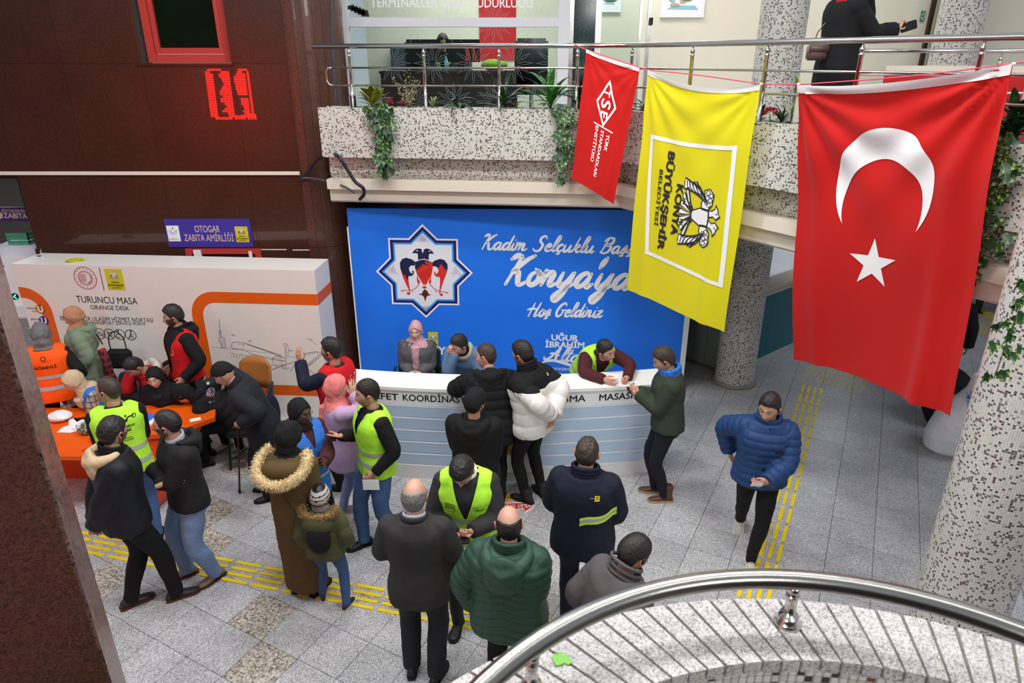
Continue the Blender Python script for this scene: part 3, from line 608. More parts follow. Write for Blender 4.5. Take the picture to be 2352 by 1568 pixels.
def head_mesh(mb, cols, skin, hi=True, beard=None, stub=0, brow=(.03, .022, .018), lips=None, iris=(.03, .02, .015), bald=None):
    nu, nv = (92, 74) if hi else (40, 30)
    az, el = head_grid(nu, nv); A, E = np.meshgrid(az, el); P = head_pt(A, E).reshape(-1, 3); v = [tuple(p) for p in P]; f = []
    for j in range(nv - 1):
        for i in range(nu): i2 = (i + 1) % nu; f.append((j * nu + i, (j + 1) * nu + i, (j + 1) * nu + i2, j * nu + i2))
    v += [tuple(head_pt(0., .001)), tuple(head_pt(0., PI - .001))]; t, b = len(v) - 2, len(v) - 1
    for i in range(nu): i2 = (i + 1) % nu; f += [(t, i, i2), (b, (nv - 1) * nu + i2, (nv - 1) * nu + i)]
    f = [q[::-1] for q in f]
    C = np.tile(np.array(skin, float), (len(v), 1)); x, y, z = np.array(v).T
    fr = y > .02
    G = lambda a, b: np.exp(-(a / b) ** 2)
    def mixc(w, c): nonlocal C; w = np.clip(w, 0, 1)[:, None]; C = C * (1 - w) + np.array(c) * w
    red = np.array(skin) * np.array([1.12, .78, .74])
    mixc(fr * .5 * G(np.abs(x) - .04, .018) * G(z + .025, .02), red); mixc(fr * .5 * G(x, .014) * G(z + .035, .014), red)
    mixc(fr * .35 * G(np.abs(x) - .031, .018) * G(z - .002, .014), np.array(skin) * .6)
    if stub or beard:
        w = ((z < -.045) & (np.cos(np.arctan2(x, y)) > -.1)) * 1.0; w = np.maximum(w, ((np.abs(x) > .05) & (z < .0) & (y > -.015)) * 1.0); w *= 1 - G(x, .016) * G(z + .066, .010); w = np.maximum(w, fr * G(z + .052, .005) * G(x, .028))
        mixc(w * (stub or .85), beard or (.06, .045, .04))
    if lips is None: lips = np.array(skin) * np.array([.95, .55, .55])
    mixc(fr * .85 * G(x, .018) ** 2 * (G(z + .060, .0055) + G(z + .071, .0055)), lips); mixc(fr * .8 * G(x, .02) ** 2 * G(z + .0655, .0022), np.array(skin) * .3)
    bz = .026 + .006 * np.cos((np.abs(x) - .03) / .02); mixc(fr * 1.0 * ((np.abs(x) > .012) & (np.abs(x) < .050)) * G(z - bz, .0045), brow)
    mixc(fr * .8 * G(np.abs(x) - .008, .004) * G(z + .043, .003), np.array(skin) * .3)
    if bald: mixc((z > .02) * (y < .06) * 0.0, bald)
    base = len(mb.v); mb.add(v, f); cols.append(C)
    if hi:
        for s_ in (-1, 1):   # eyeballs with lids
            ev, ef = ellipsoid((s_ * .0305, .0715, .003), (.0140, .0125, .0078), 14, 9); mb.add(ev, ef); e = np.array(ev); c = np.tile([.82, .80, .78], (len(ev), 1))
            d = np.hypot(e[:, 0] - s_ * .0305, e[:, 2] - .003); c[(d < .0068) & (e[:, 1] > .075)] = iris; cols.append(c)
            lv, lf = tube([(s_ * (.0305 + .0155 * q), .0815 - .006 * q * q, .0095 - .0045 * q * q) for q in (-1, -.5, 0, .5, 1)], [.001, .0028, .0034, .0028, .001], 6); mb.add(lv, lf); cols.append(np.tile(np.array(skin) * .22, (len(lv), 1)))
    for s_ in (-1, 1):       # ears
        R = Matrix.Rotation(s_ * math.radians(-24), 4, 'Z') @ Matrix.Rotation(math.radians(-8), 4, 'X')
        ev, ef = tube([tuple(Vector((s_ * .076, -.004, -.006)) + R @ Vector(p)) for p in ((0, .006, -.026), (s_ * .006, -.001, -.020), (s_ * .010, -.012, .0), (s_ * .012, -.012, .016), (s_ * .010, -.002, .026), (s_ * .004, .008, .020), (0, .010, .006))], [.006, .0075, .0075, .0078, .0075, .006, .005], 8)
        mb.add(ev, ef); cols.append(np.tile(np.array(red), (len(ev), 1)))
        ev, ef = ellipsoid((s_ * .079, -.004, -.002), (.005, .012, .022), 8, 6); mb.add(ev, ef); cols.append(np.tile(np.array(skin) * .7, (len(ev), 1)))
    return base
def shell(mask_fn, thick, nu=84, nv=62, deep=.012, nz=.0, seed=1, P0=None, taper=.012):
    """closed cap that stands proud of the head where mask>0 and sinks inside it elsewhere (hair, caps, scarves)"""
    az, el = head_grid(nu, nv); A, E = np.meshgrid(az, el); P = head_pt(A, E) if P0 is None else P0(A, E)
    Nn_ = P / np.linalg.norm(P, axis=-1, keepdims=True); mk = np.clip(mask_fn(P[..., 0], P[..., 1], P[..., 2], A), -1, 1)
    th = thick(P[..., 0], P[..., 1], P[..., 2]) if callable(thick) else thick
    off = np.where(mk > 0, th * np.clip(mk * 3.0, 0, 1) ** .5, -deep * np.clip(-mk * 5, 0, 1))
    P = P + Nn_ * off[..., None]; P = P.reshape(-1, 3)
    if nz: P = P + P / np.linalg.norm(P, axis=1, keepdims=True) * (nz * np.clip(off.reshape(-1) / max(1e-6, np.max(off)), 0, 1) * (wav(P, seed, 130, 9, (1.6, .7, .7)) + .6 * wav(P, seed + 3, 300, 6)))[:, None]
    v = [tuple(p) for p in P]; f = []
    for j in range(nv - 1):
        for i in range(nu): i2 = (i + 1) % nu; f.append((j * nu + i, j * nu + i2, (j + 1) * nu + i2, (j + 1) * nu + i))
    v += [tuple(P[:nu].mean(0) + (0, 0, .0015)), tuple(P[-nu:].mean(0))]; t, b = len(v) - 2, len(v) - 1
    for i in range(nu): i2 = (i + 1) % nu; f += [(t, i2, i), (b, (nv - 1) * nu + i, (nv - 1) * nu + i2)]
    return v, f
def hairline(top, temple, sideburn, nape):
    """height of the hair edge against azimuth"""
    def fn(x, y, z, A):
        a = np.abs((A + PI) % (2 * PI) - PI); h = np.interp(a, [0, .7, 1.15, 1.38, 1.5, 1.75, 2.1, 2.6, PI], [top, top - .004, temple, sideburn + .02, sideburn, .01, nape + .02, nape, nape])
        return (z - h) / .02
    return fn
def bald_mask(crown=.062, front=1.45, nape=-.075):
    def fn(x, y, z, A):
        a = np.abs((A + PI) % (2 * PI) - PI); h = np.interp(a, [0, front - .15, front, 1.6, 1.75, 2.1, 2.6, PI], [.3, .3, -.02, -.02, .012, nape + .02, nape, nape]); top = np.interp(a, [1.2, 2.2, PI], [crown - .03, crown, crown - .005])
        return np.minimum((z - h) / .02, (top - z) / .02)
    return fn
# ---- hand template: wrist at origin, fingers along +y, thumb to +x (right hand seen from its back, back = +z)
def hand_mesh(curl, spread=.06, thumb_close=.3, fine=.0042):
    mb = MB(); rings = [(0, .026, .018), (.03, .033, .016), (.06, .040, .0145), (.085, .041, .0125), (.097, .036, .009)]
    v = []; f = []; n = 14
    for y, a, b in rings:
        for k in range(n): t = 2 * PI * k / n; v.append((a * math.cos(t) * (1 if math.cos(t) < 0 else .98), y, b * math.sin(t)))
    for i in range(len(rings) - 1):
        for k in range(n): k2 = (k + 1) % n; f.append((i * n + k, i * n + k2, (i + 1) * n + k2, (i + 1) * n + k))
    f += [tuple(range(n - 1, -1, -1)), tuple((len(rings) - 1) * n + k for k in range(n))]; mb.add(v, f)
    mb.tube([(0, -.05, 0), (0, -.02, 0), (0, .015, 0)], [.026, .025, .026], 12)
    for i, (x, ln, r, y0) in enumerate(((.030, .072, .0088, .088), (.0105, .080, .0090, .093), (-.0100, .074, .0086, .090), (-.0295, .060, .0076, .082))):
        p = Vector((x, y0 - .012, 0)); d = (1.5 - i) * spread; pts = [p.copy()]; a = 0; rs = [r]
        cu = curl[i] if hasattr(curl, '__len__') else curl
        for j, frac in enumerate((.16, .44, .32, .24)):
            a += (0 if j == 0 else cu * (.8, 1.15, .8)[j - 1]); p = p + Vector((math.sin(d) * math.cos(a), math.cos(d) * math.cos(a), -math.sin(a))) * ln * frac * 1.1; pts.append(p.copy()); rs.append(r * (1, .98, .9, .74)[j])
        mb.tube(pts, rs, 9); mb.ball(tuple(pts[-1]), rs[-1], 8)
        for q in pts[1:-1]: mb.ball(tuple(q), r * 1.03, 8)
    p = Vector((.020, .022, -.004)); th = 1.0 - thumb_close * .6; pts = [p]; 
    for j, (ln, da, dz) in enumerate(((.030, 0, -.25), (.032, -.38, -.25), (.027, -.25, -.1))): th2 = th + da * (1 + thumb_close); p = p + Vector((math.sin(th2), math.cos(th2), dz - thumb_close * .5)).normalized() * ln; pts.append(p); th = th2
    mb.tube(pts, [.0145, .0125, .0105, .0085], 9); mb.ball(tuple(pts[-1]), .0085, 8)
    me = remesh(mb, fine, 4, .5); v = vco(me); f = [tuple(p.vertices) for p in me.polygons]; bpy.data.meshes.remove(me); return v, f
HANDS = {'relaxed': hand_mesh(.30), 'grip': hand_mesh(.85, .02, .9), 'flat': hand_mesh(.08, .10, .1), 'fist': hand_mesh(1.25, .0, 1.0), 'point': hand_mesh((.35, .8, .9, .9), .03, .7)}
def put_hand(mb, cols, skin, kind, side, W, d, back, k):
    """side +1 right; d finger direction; back normal"""
    v, f = HANDS[kind]; d = nrm(d); back = nrm(back - d * d.dot(back)); x = np.cross(d, back)  # right-handed x,y=d,z=back
    P = v.copy() * k
    P[:, 0] *= -side
    Q = P[:, :1] * x + P[:, 1:2] * d + P[:, 2:3] * back + W
    mb.add([tuple(q) for q in Q], [q[::-1] for q in f] if side > 0 else f); c = np.tile(np.array(skin) * np.array([1.02, .93, .92]), (len(v), 1)); tip = P[:, 1] > .1 * k; c[tip] = np.array(skin) * np.array([1.04, .86, .84]); cols.append(c)
def ik(A, T, l1, l2, hint):
    d = T - A; L = np.linalg.norm(d)
    if L > (l1 + l2) * .995: T = A + d / L * (l1 + l2) * .995; d = T - A; L = np.linalg.norm(d)
    L = max(L, abs(l1 - l2) + .02); u = d / np.linalg.norm(d); h = hint - u * hint.dot(u); h = nrm(h)
    c = (l1 * l1 + L * L - l2 * l2) / (2 * L); return A + u * c + h * math.sqrt(max(0, l1 * l1 - c * c)), T
class P_:
    """pose solver: world-space skeleton from a few numbers"""
    def __init__(s, x, y, h, S_=1.75, pz=None, lean=0, side=0, twist=0, hip=(0, 0), head=(0, 0, 0), LF=(-.10, 0, 0, 8), RF=(.10, 0, 0, 8), LH=None, RH=None, z0=0, wf=1.0, knee=None, LE=None, RE=None, headdrop=0):
        s.k = k = S_ / 1.75; s.wf = wf; s.root = v3(x, y, z0); hr = math.radians(h)
        s.F0, s.R0 = v3(math.sin(hr), math.cos(hr), 0), v3(math.cos(hr), -math.sin(hr), 0); s.U0 = v3(0, 0, 1)
        W = lambda p: s.root + s.R0 * p[0] + s.F0 * p[1] + s.U0 * p[2]
        s.W = W; pzz = (pz if pz is not None else .915 * k); s.P = W((hip[0], hip[1], pzz)); s.lean, s.side, s.twist = lean, side, twist
        n = 25; pts = [s.P.copy()]; Fs = []; Rs = []; Us = []
        for i in range(n + 1):
            t = i / n; le = math.radians(lean) * (.55 + .8 * t); sd = math.radians(side) * (.55 + .8 * t); tw = math.radians(twist) * t
            F = s.F0 * math.cos(tw) + s.R0 * math.sin(tw); R = s.R0 * math.cos(tw) - s.F0 * math.sin(tw)
            U = nrm(s.U0 * math.cos(le) * math.cos(sd) + F * math.sin(le) + R * math.sin(sd)); F2 = nrm(F - U * F.dot(U)); R2 = np.cross(F2, U); Us.append(U); Fs.append(F2); Rs.append(R2)
            if i < n: pts.append(pts[-1] + U * .55 * k / n)
        s.sp = np.array(pts); s.Us, s.Fs, s.Rs = np.array(Us), np.array(Fs), np.array(Rs); s.n = n
        hy, hp, hrl = [math.radians(a) for a in head]; U, F, R = s.Us[-1], s.Fs[-1], s.Rs[-1]
        # the head rights itself partly, then takes its own turn
        U = nrm(U * .45 + s.U0 * .55); F = nrm(F - U * F.dot(U)); R = np.cross(F, U)
        F, R = F * math.cos(hy) + R * math.sin(hy), R * math.cos(hy) - F * math.sin(hy)
        U, F = U * math.cos(hp) + F * math.sin(hp), F * math.cos(hp) - U * math.sin(hp)
        U, R = U * math.cos(hrl) + R * math.sin(hrl), R * math.cos(hrl) - U * math.sin(hrl)
        s.HU, s.HF, s.HR = U, F, R; s.N = s.at(0, 0, 1.0); s.neckU = nrm(s.Us[-1] + U); s.H = s.N + s.neckU * (.070 - headdrop) * k + U * .066 * k + F * .024 * k
        hk = k * 1.05; s.HM = Matrix([[R[i] * hk, F[i] * hk, U[i] * hk, s.H[i]] for i in range(3)] + [[0, 0, 0, 1]])
        s.SL, s.SR = s.at(-.168 * wf ** .5, -.005, .835), s.at(.168 * wf ** .5, -.005, .835)
        AP = {'down': (-.27, .045, -.03), 'back': (-.05, -.205, -.02), 'back_low': (-.09, -.19, -.04), 'pocket': (-.235, .10, .04), 'front': (-.06, .30, .20), 'belly': (-.05, .22, .15), 'cross': (.06, .19, .27), 'phone': (-.07, .30, .30), 'chest': (-.08, .22, .36), 'table': (-.14, .42, .10), 'hang': (-.28, .10, -.02), 'swing_b': (-.27, -.22, .02), 'swing_f': (-.22, .24, .05)}
        def hand(q, sg, Sh, EH):
            q = q or 'down'
            if isinstance(q, str): a, b, c = AP[q]; T = s.P * 1 + s.Rs[8] * (-sg * a) * k * -1 * -1 + s.Fs[8] * b * k + s.Us[8] * c * k if False else s.at(a * -sg * -1 * -1, b, c / .55)
            elif q[0] == 't': T = s.at(q[1], q[2], q[3] / .55)
            elif q[0] == 'w': T = v3(*q[1:4])
            elif q[0] == 'h': T = s.H + (s.HR * q[1] + s.HF * q[2] + s.HU * q[3]) * k
            else: T = W(q)
            hv = EH if EH is not None else (.55 * sg, -1, -.45)
            hint = s.Rs[-1] * hv[0] + s.Fs[-1] * hv[1] + s.Us[-1] * hv[2]
            return ik(Sh, T, .285 * k, .255 * k, hint)
        def T_(q, sg):
            if isinstance(q, str): a, b, c = AP[q]; return ('t', a if sg < 0 else -a, b, c)
            return q
        s.EL, s.WL = hand(T_(LH or 'down', -1), -1, s.SL, LE); s.ER, s.WR = hand(T_(RH or 'down', 1), 1, s.SR, RE)
        s.hipL, s.hipR = s.P + (-s.R0 * .09 - s.U0 * .01) * k, s.P + (s.R0 * .09 - s.U0 * .01) * k
        s.legs = []
        for sg, hipj, ft in ((-1, s.hipL, LF), (1, s.hipR, RF)):
            yaw = math.radians((h + sg * ft[3]) if abs(ft[3]) < 200 else ft[3] - 1000); ff = v3(math.sin(yaw), math.cos(yaw), 0); pit = math.radians(ft[4]) if len(ft) > 4 else 0
            up = s.U0 * math.cos(pit) + ff * math.sin(pit); fw = ff * math.cos(pit) - s.U0 * math.sin(pit); rt = np.cross(fw, up)
            base = W((ft[0], ft[1], ft[2])); ank = base + up * .085 * k + fw * 0
            kn, ank2 = ik(hipj, ank, .435 * k, .42 * k, (ff + s.F0) * 1.0 + s.R0 * sg * .12 if knee is None else v3(*[sum(q) for q in zip(s.F0 * knee[1], s.R0 * knee[0] * sg, s.U0 * knee[2])]))
            s.legs.append((sg, hipj, kn, ank2, ank2 - up * .085 * k, fw, rt, up))
    def at(s, x, y, t):
        """torso coordinates: x right, y front (metres at 1.75 m tall), t 0 hip .. 1 neck"""
        f = t * s.n; i = int(min(max(math.floor(f), 0), s.n)); p = s.sp[min(i, s.n)] + s.Us[min(i, s.n)] * (f - i) * .55 * s.k / s.n
        if t < 0: p = s.P + (s.Us[0] * .3 + s.U0 * .7) * t * .55 * s.k
        return p + s.Rs[min(i, s.n)] * x * s.k + s.Fs[min(i, s.n)] * y * s.k
    def axes(s, t): i = int(min(max(round(t * s.n), 0), s.n)); return s.Rs[i], s.Fs[i], s.Us[i]
PROF = [(-.32, .165, .115, 0), (-.15, .172, .122, 0), (0, .170, .120, 0), (.2, .152, .108, 0), (.35, .150, .106, .004), (.55, .163, .116, .008), (.72, .176, .120, .006), (.80, .178, .108, .0), (.86, .166, .094, -.004), (.91, .132, .080, -.008), (.95, .098, .070, -.008), (.99, .070, .062, -.006), (1.03, .060, .058, -.004)]
def torso_dim(t, wf=1.0, belly=0):
    a = np.array(PROF); hw, hd, yo = np.interp(t, a[:, 0], a[:, 1]), np.interp(t, a[:, 0], a[:, 2]), np.interp(t, a[:, 0], a[:, 3])
    g = math.exp(-((t - .18) / .25) ** 2) * belly; return hw * wf + g * .5, hd * (wf ** .7) + g, yo + g * .6
def torso_rings(s, ts, c, n=26, belly=0, flare=0, ex=2.3, wf=None, yb=0):
    v = []
    for t in ts:
        hw, hd, yo = torso_dim(max(t, -.32), wf or s.wf, belly); R, F, U = s.axes(t); fl = 1 + flare * max(0, .45 - t)
        hw, hd = (hw + c) * fl, (hd + c) * fl; o = s.at(0, yo, t)
        for k in range(n):
            a = 2 * PI * k / n; ca, sa = math.cos(a), math.sin(a); q = (abs(ca) ** ex + abs(sa) ** ex) ** (-1 / ex); v.append(tuple(o + (R * hw * ca * q + F * hd * sa * q) * s.k))
    return v
def loft_faces(m, n, caps=True):
    f = [(i * n + k, i * n + (k + 1) % n, (i + 1) * n + (k + 1) % n, (i + 1) * n + k) for i in range(m - 1) for k in range(n)]
    if caps: f += [tuple(range(n - 1, -1, -1)), tuple((m - 1) * n + k for k in range(n))]
    return f
def path_arm(A, B, C, r, c, k):
    """shoulder-elbow-wrist with a soft elbow"""
    pts = [A + (B - A) * t for t in (0, .25, .5, .75, .88)] + [B * .90 + (A + C) * .05] + [B + (C - B) * t for t in (.12, .25, .5, .75, 1)]
    rr = np.interp(np.linspace(0, 1, 11), [0, .25, .5, .75, 1], r) * k + c * k; return pts, list(rr)
def quilt_disp(me, s, pitch, amp, sleeves=True, chevron=0):
    """push the cloth out between stitch lines that run round torso and sleeves"""
    V = vco(me); Nr = vno(me)
    def seg(A, B): d = B - A; t = np.clip((V - A) @ d / d.dot(d), 0, 1); return np.linalg.norm(V - (A + t[:, None] * d), axis=1), t * np.linalg.norm(d)
    dT = np.full(len(V), 9.); lT = np.zeros(len(V))
    a, b = s.at(0, 0, -.4), s.at(0, 0, .95); d0, l0 = seg(a, b); d0 = d0 - .14 * s.k; side = np.abs((V - a) @ s.R0); l0 = l0 + chevron * side
    best, l = d0, l0
    if sleeves:
        for A, B, C in ((s.SL, s.EL, s.WL), (s.SR, s.ER, s.WR)):
            d1, l1 = seg(A, B); d2, l2 = seg(B, C); l2 = l2 + np.linalg.norm(B - A); dd = np.minimum(d1, d2) - .055 * s.k; ll = np.where(d1 < d2, l1, l2); m = dd < best; best = np.where(m, dd, best); l = np.where(m, ll, l)
    w = np.abs(np.sin(PI * l / pitch)) ** .45; setco(me, V + Nr * (amp * (w - .75))[:, None]); return l
def cloth_obj(s, mb, name, m, parent, voxel=.0125, smooth=4, fold=.006, seed=1, freq=16, quilt=None, aniso=(1, 1, .6)):
    me = remesh(mb, voxel, smooth)
    if quilt: quilt_disp(me, s, *quilt)
    if fold:
        V = vco(me); Nr = vno(me); zz = wav(V, seed, freq, 7, aniso); z2 = wav(V, seed + 11, freq * 2.6, 6); z3 = wav(V, seed + 23, freq * 1.5, 5, (aniso[1], 1.3, .5)); setco(me, V + Nr * (fold * (zz * .8 - .7 * np.abs(z2) ** .8 - .7 * np.abs(z3) ** .7 + .5))[:, None])
    return put(name, me, m, parent, True)
SK = {'light': (.62, .38, .27), 'tan': (.50, .29, .19), 'pale': (.70, .47, .36), 'dark': (.10, .052, .032), 'rosy': (.60, .33, .24)}
def person(label, pose, skin='tan', hi=True, beard=None, stub=0, top=None, legs=None, shoes=(30, 28, 28), sole=None, hair=None, head=None, hands=('relaxed', 'relaxed'), hdir=(None, None), hback=(None, None), group=None, shoe_h=.07, seed=1, lips=None, hide_legs=False, glasses=None, kids=1.0):
    s = pose; k = s.k; root = empty('person', tuple(s.root), label, 'person', group); sk = SK[skin] if isinstance(skin, str) else skin
    I = Matrix.Translation(-Vector(s.root)); s.parent = root; root['_k'] = k; del root['_k']
    mb = MB(); cols = []
    head_mesh(mb, cols, sk, hi, beard, stub, lips=lips); hv = [tuple(s.HM @ Vector((p[0] * kids, p[1] * kids, p[2] * kids))) for p in mb.v]; mb.v = hv
    def addc(v, f, c=None): mb.add(v, f); cols.append(np.tile(np.array(c if c is not None else sk, float), (len(v), 1)))
    nk = [s.at(0, -.012, .93), s.N + s.neckU * .02 * k, s.H - s.HU * .055 * k - s.HF * .022 * k, s.H - s.HF * .02 * k]; addc(*tube(nk, [.062 * k, .056 * k, .056 * k, .05 * k], 16))
    ts = [-.2, 0, .3, .6, .8, .9, .97]; addc(torso_rings(s, ts, -.03), loft_faces(len(ts), 26))
    for A, B, C in ((s.SL, s.EL, s.WL), (s.SR, s.ER, s.WR)): addc(*tube([A, A + (B - A) * .5, B, B + (C - B) * .5, C], [.042 * k, .036 * k, .032 * k, .030 * k, .025 * k], 10))
    for (sg, hj, kn, an, ft, fw, rt, up) in s.legs: addc(*tube([hj, kn, an, ft + up * .05 * k], [.07 * k, .045 * k, .033 * k, .033 * k], 10))
    for i, (E_, Wr, sg) in enumerate(((s.EL, s.WL, -1), (s.ER, s.WR, 1))):
        if hands[i] is None: continue
        d = nrm(Wr - E_); 
        if hdir[i] is not None: q = hdir[i]; d = nrm(s.R0 * q[0] + s.F0 * q[1] + s.U0 * q[2])
        b = s.R0 * sg if hback[i] is None else s.R0 * hback[i][0] + s.F0 * hback[i][1] + s.U0 * hback[i][2]
        if abs(nrm(b).dot(d)) > .95: b = s.U0 + s.R0 * sg * .3
        put_hand(mb, cols, sk, hands[i], sg, Wr, d, b, k * .98)
    me = mb.mesh('body'); ca = me.color_attributes.new('Col', 'FLOAT_COLOR', 'POINT'); C = np.concatenate(cols); C = np.c_[C, np.ones(len(C))]; ca.data.foreach_set('color', C.ravel().astype(np.float32))
    put('body', me, M_SKIN, root, True)
    if legs:
        c = legs.get('c', .012); mbt = MB(); ts = [-.20, -.08, 0, .12, .22]; mbt.add(torso_rings(s, ts, c - .004, belly=legs.get('belly', 0)), loft_faces(len(ts), 26))
        fl = legs.get('flare', 0); bag = legs.get('bag', 0)
        for (sg, hj, kn, an, ft, fw, rt, up) in s.legs:
            end = an - up * (.035 - legs.get('up', 0)) * k
            pts = [hj + s.U0 * .04 * k, hj - (hj - kn) * .12, hj + (kn - hj) * .5, kn + (hj - kn) * .12, kn + (an - kn) * .1, kn + (an - kn) * .4, kn + (an - kn) * .75, end]
            mbt.tube(pts, [(r + c * .6) * k for r in (.080, .092, .080 + bag, .064 + bag, .060 + bag, .058 + bag + fl * .4, .047 + fl * .8 + bag, .043 + fl + bag)], 18)
            mbt.ball(tuple(hj), .088 * k + c * .5, 14)
        cloth_obj(s, mbt, legs.get('name', 'trousers'), legs['m'], root, .0125, 3, legs.get('fold', .005), seed + 5, 20, aniso=(.7, .7, 1.6))
        if shoes:
            for (sg, hj, kn, an, ft, fw, rt, up) in s.legs:
                sh, so = MB(), MB(); rg = [(-.085, .024, .050), (-.075, .033, .072), (-.045, .037, .085 + shoe_h * .2), (0, .038, .088 + shoe_h * .25), (.035, .040, .072), (.075, .045, .056), (.115, .047, .046), (.15, .040, .038), (.172, .024, .028)]; v = []; n = 14
                Mf = lambda p: tuple(ft + (rt * p[0] + fw * p[1] + up * p[2]) * k)
                for y, a, h in rg:
                    for q in range(n): t = 2 * PI * q / n; z = .012 + (h - .012) * (.5 + .5 * math.sin(t)); v.append(Mf((a * math.cos(t) * (1 if z < h * .5 else .88), y, z)))
                sh.add(v, loft_faces(len(rg), n)); 
                if shoe_h > .09: sh.tube([Mf((0, -.03, .06)), Mf((0, -.03, shoe_h + .06))], [.046 * k, .05 * k], 14)
                bo = put('shoe', remesh(sh, .008, 2), mat('shoe_%d_%d_%d' % tuple(shoes), S(*shoes), .5), root, True)
                out = [(.026, -.092), (.038, -.06), (.036, 0), (.046, .06), (.051, .11), (.042, .155), (.02, .182), (-.02, .182), (-.042, .155), (-.051, .11), (-.046, .06), (-.036, 0), (-.038, -.06), (-.026, -.092)]
                vv = [Mf((a, b, .0)) for a, b in out] + [Mf((a, b, .020)) for a, b in out]; so.add(vv, loft_faces(2, 14)); sc_ = sole or tuple(int(q * .6) for q in shoes)
                so.build('sole', mat('sole_%d_%d_%d' % tuple(sc_), S(*sc_), .7), bo)
                ls = MB()
                for j in range(4): z = .088 - j * .0085; ls.tube([Mf((-.02, .018 + j * .016, z)), Mf((0, .022 + j * .016, z + .008)), Mf((.02, .018 + j * .016, z))], .0022, 5)
                lc = tuple(min(255, int(q * 1.3 + 16)) for q in shoes); ls.build('laces', mat('laces_%d' % lc[0], S(*lc), .8), bo)
    if hair:
        hs = hair.get('nz', .0025); v, f = shell(hair['mask'], hair.get('t', .016), nz=hs, seed=seed)
        MB().add([tuple(s.HM @ (Vector(p) * kids)) for p in v], [q[::-1] for q in f]).build(hair.get('name', 'hair'), hair['m'], root, True)
    if glasses:
        g = MB(); H = lambda p: s.HM @ Vector(p)
        for sg in (-1, 1):
            g.tube([H((sg * .033 + .021 * math.cos(a), .092 - .1 * abs(math.cos(a) * .02 * 1), .001 + .016 * math.sin(a))) for a in np.linspace(0, 2 * PI, 17)[:-1]], .0016, 6, closed=True)
            g.tube([H((sg * .054, .088, .006)), H((sg * .074, .06, .006)), H((sg * .081, .0, .004))], .0016, 6)
        g.tube([H((-.012, .094, .004)), H((0, .098, .006)), H((.012, .094, .004))], .0016, 6); g.build('glasses', glasses, root, True)
    if top: top(s, root)
    # everything was computed in world space; shift the parts under the root
    for o in root.children: o.matrix_parent_inverse = I
    return root
# ---- garments
def garment(name, m, c=.02, hem=-.15, sleeve=1.0, flare=0, fold=.006, quilt=None, seed=1, belly=0, neck=1.0, arm_r=(.064, .056, .052, .044, .036), voxel=.0125, wf=None, cuff=0, yoke=None, vneck=0, shoulder=1, plaid=None, kid=1):
    def fn(s, root):
        k = s.k; mb = MB(); ts = [hem] + [t for t in np.linspace(hem, neck, 14)[1:-1]] + [neck]; ts = sorted(set([round(float(t), 3) for t in ts] + ([.80, .86, .91, .95] if neck >= .97 else [])))
        mb.add(torso_rings(s, ts, c, belly=belly, flare=flare, wf=wf), loft_faces(len(ts), 26))
        if sleeve:
            for A, B, C in ((s.SL, s.EL, s.WL), (s.SR, s.ER, s.WR)):
                Ce = B + (C - B) * (sleeve + .04); pts, rr = path_arm(A, B, Ce, arm_r, c * .75, k); inn = s.at(0, 0, .84); pts = [A + (inn - A) * .35] + pts; rr = [rr[0] * .95] + rr; mb.tube(pts, rr, 16); mb.ball(tuple(A), rr[1] * .96, 14)
        elif shoulder:
            for A in (s.SL, s.SR): mb.ball(tuple(A + (s.at(0, 0, .86) - A) * .30), (.058 + c) * k, 12)
        o = cloth_obj(s, mb, name, m if not isinstance(m, (list, tuple)) else m[0], root, voxel, 4, fold, seed, 15, quilt)
        me = o.data
        if yoke or vneck or plaid:
            V = vco(me); loc = torso_local(s, V); 
            if vneck:
                sd = np.abs(loc[:, 0]) - (loc[:, 2] - vneck) * .16; near = (loc[:, 1] > .0) & (np.abs(sd) < .008) & (loc[:, 2] > vneck)
                V[near] -= (np.sign(loc[near, 0]) * sd[near] * 1.0)[:, None] * s.R0 * s.k; me.vertices.foreach_set('co', V.ravel()); me.update()
                dl = (loc[:, 1] > .0) & (sd < -.002) & ~near; bm = bmesh.new(); bm.from_mesh(me); bm.verts.ensure_lookup_table(); bmesh.ops.delete(bm, geom=[bm.verts[i] for i in np.nonzero(dl)[0]], context='VERTS'); bm.to_mesh(me); bm.free()
            if yoke:
                me.materials.append(m[1])
                if getattr(yoke, 'sd', None): d_ = yoke.sd(loc); near = np.abs(d_) < .022; V[near] -= (d_[near] * .55 * k)[:, None] * s.Us[15]; me.vertices.foreach_set('co', V.ravel()); me.update()
                pc = [int(yoke(*loc[list(p.vertices)].mean(0))) for p in me.polygons]; me.polygons.foreach_set('material_index', pc)
        s.last = o; return o
    return fn
def torso_local(s, V):
    d = np.linalg.norm(V[:, None, :] - s.sp[None], axis=2); i = d.argmin(1); i = np.where((i == 0) | (i == s.n), i, i); D = V - s.sp[i]
    return np.stack([(D * s.Rs[i]).sum(1) / s.k, (D * s.Fs[i]).sum(1) / s.k, i / s.n + (D * s.Us[i]).sum(1) / (.55 * s.k)], 1)
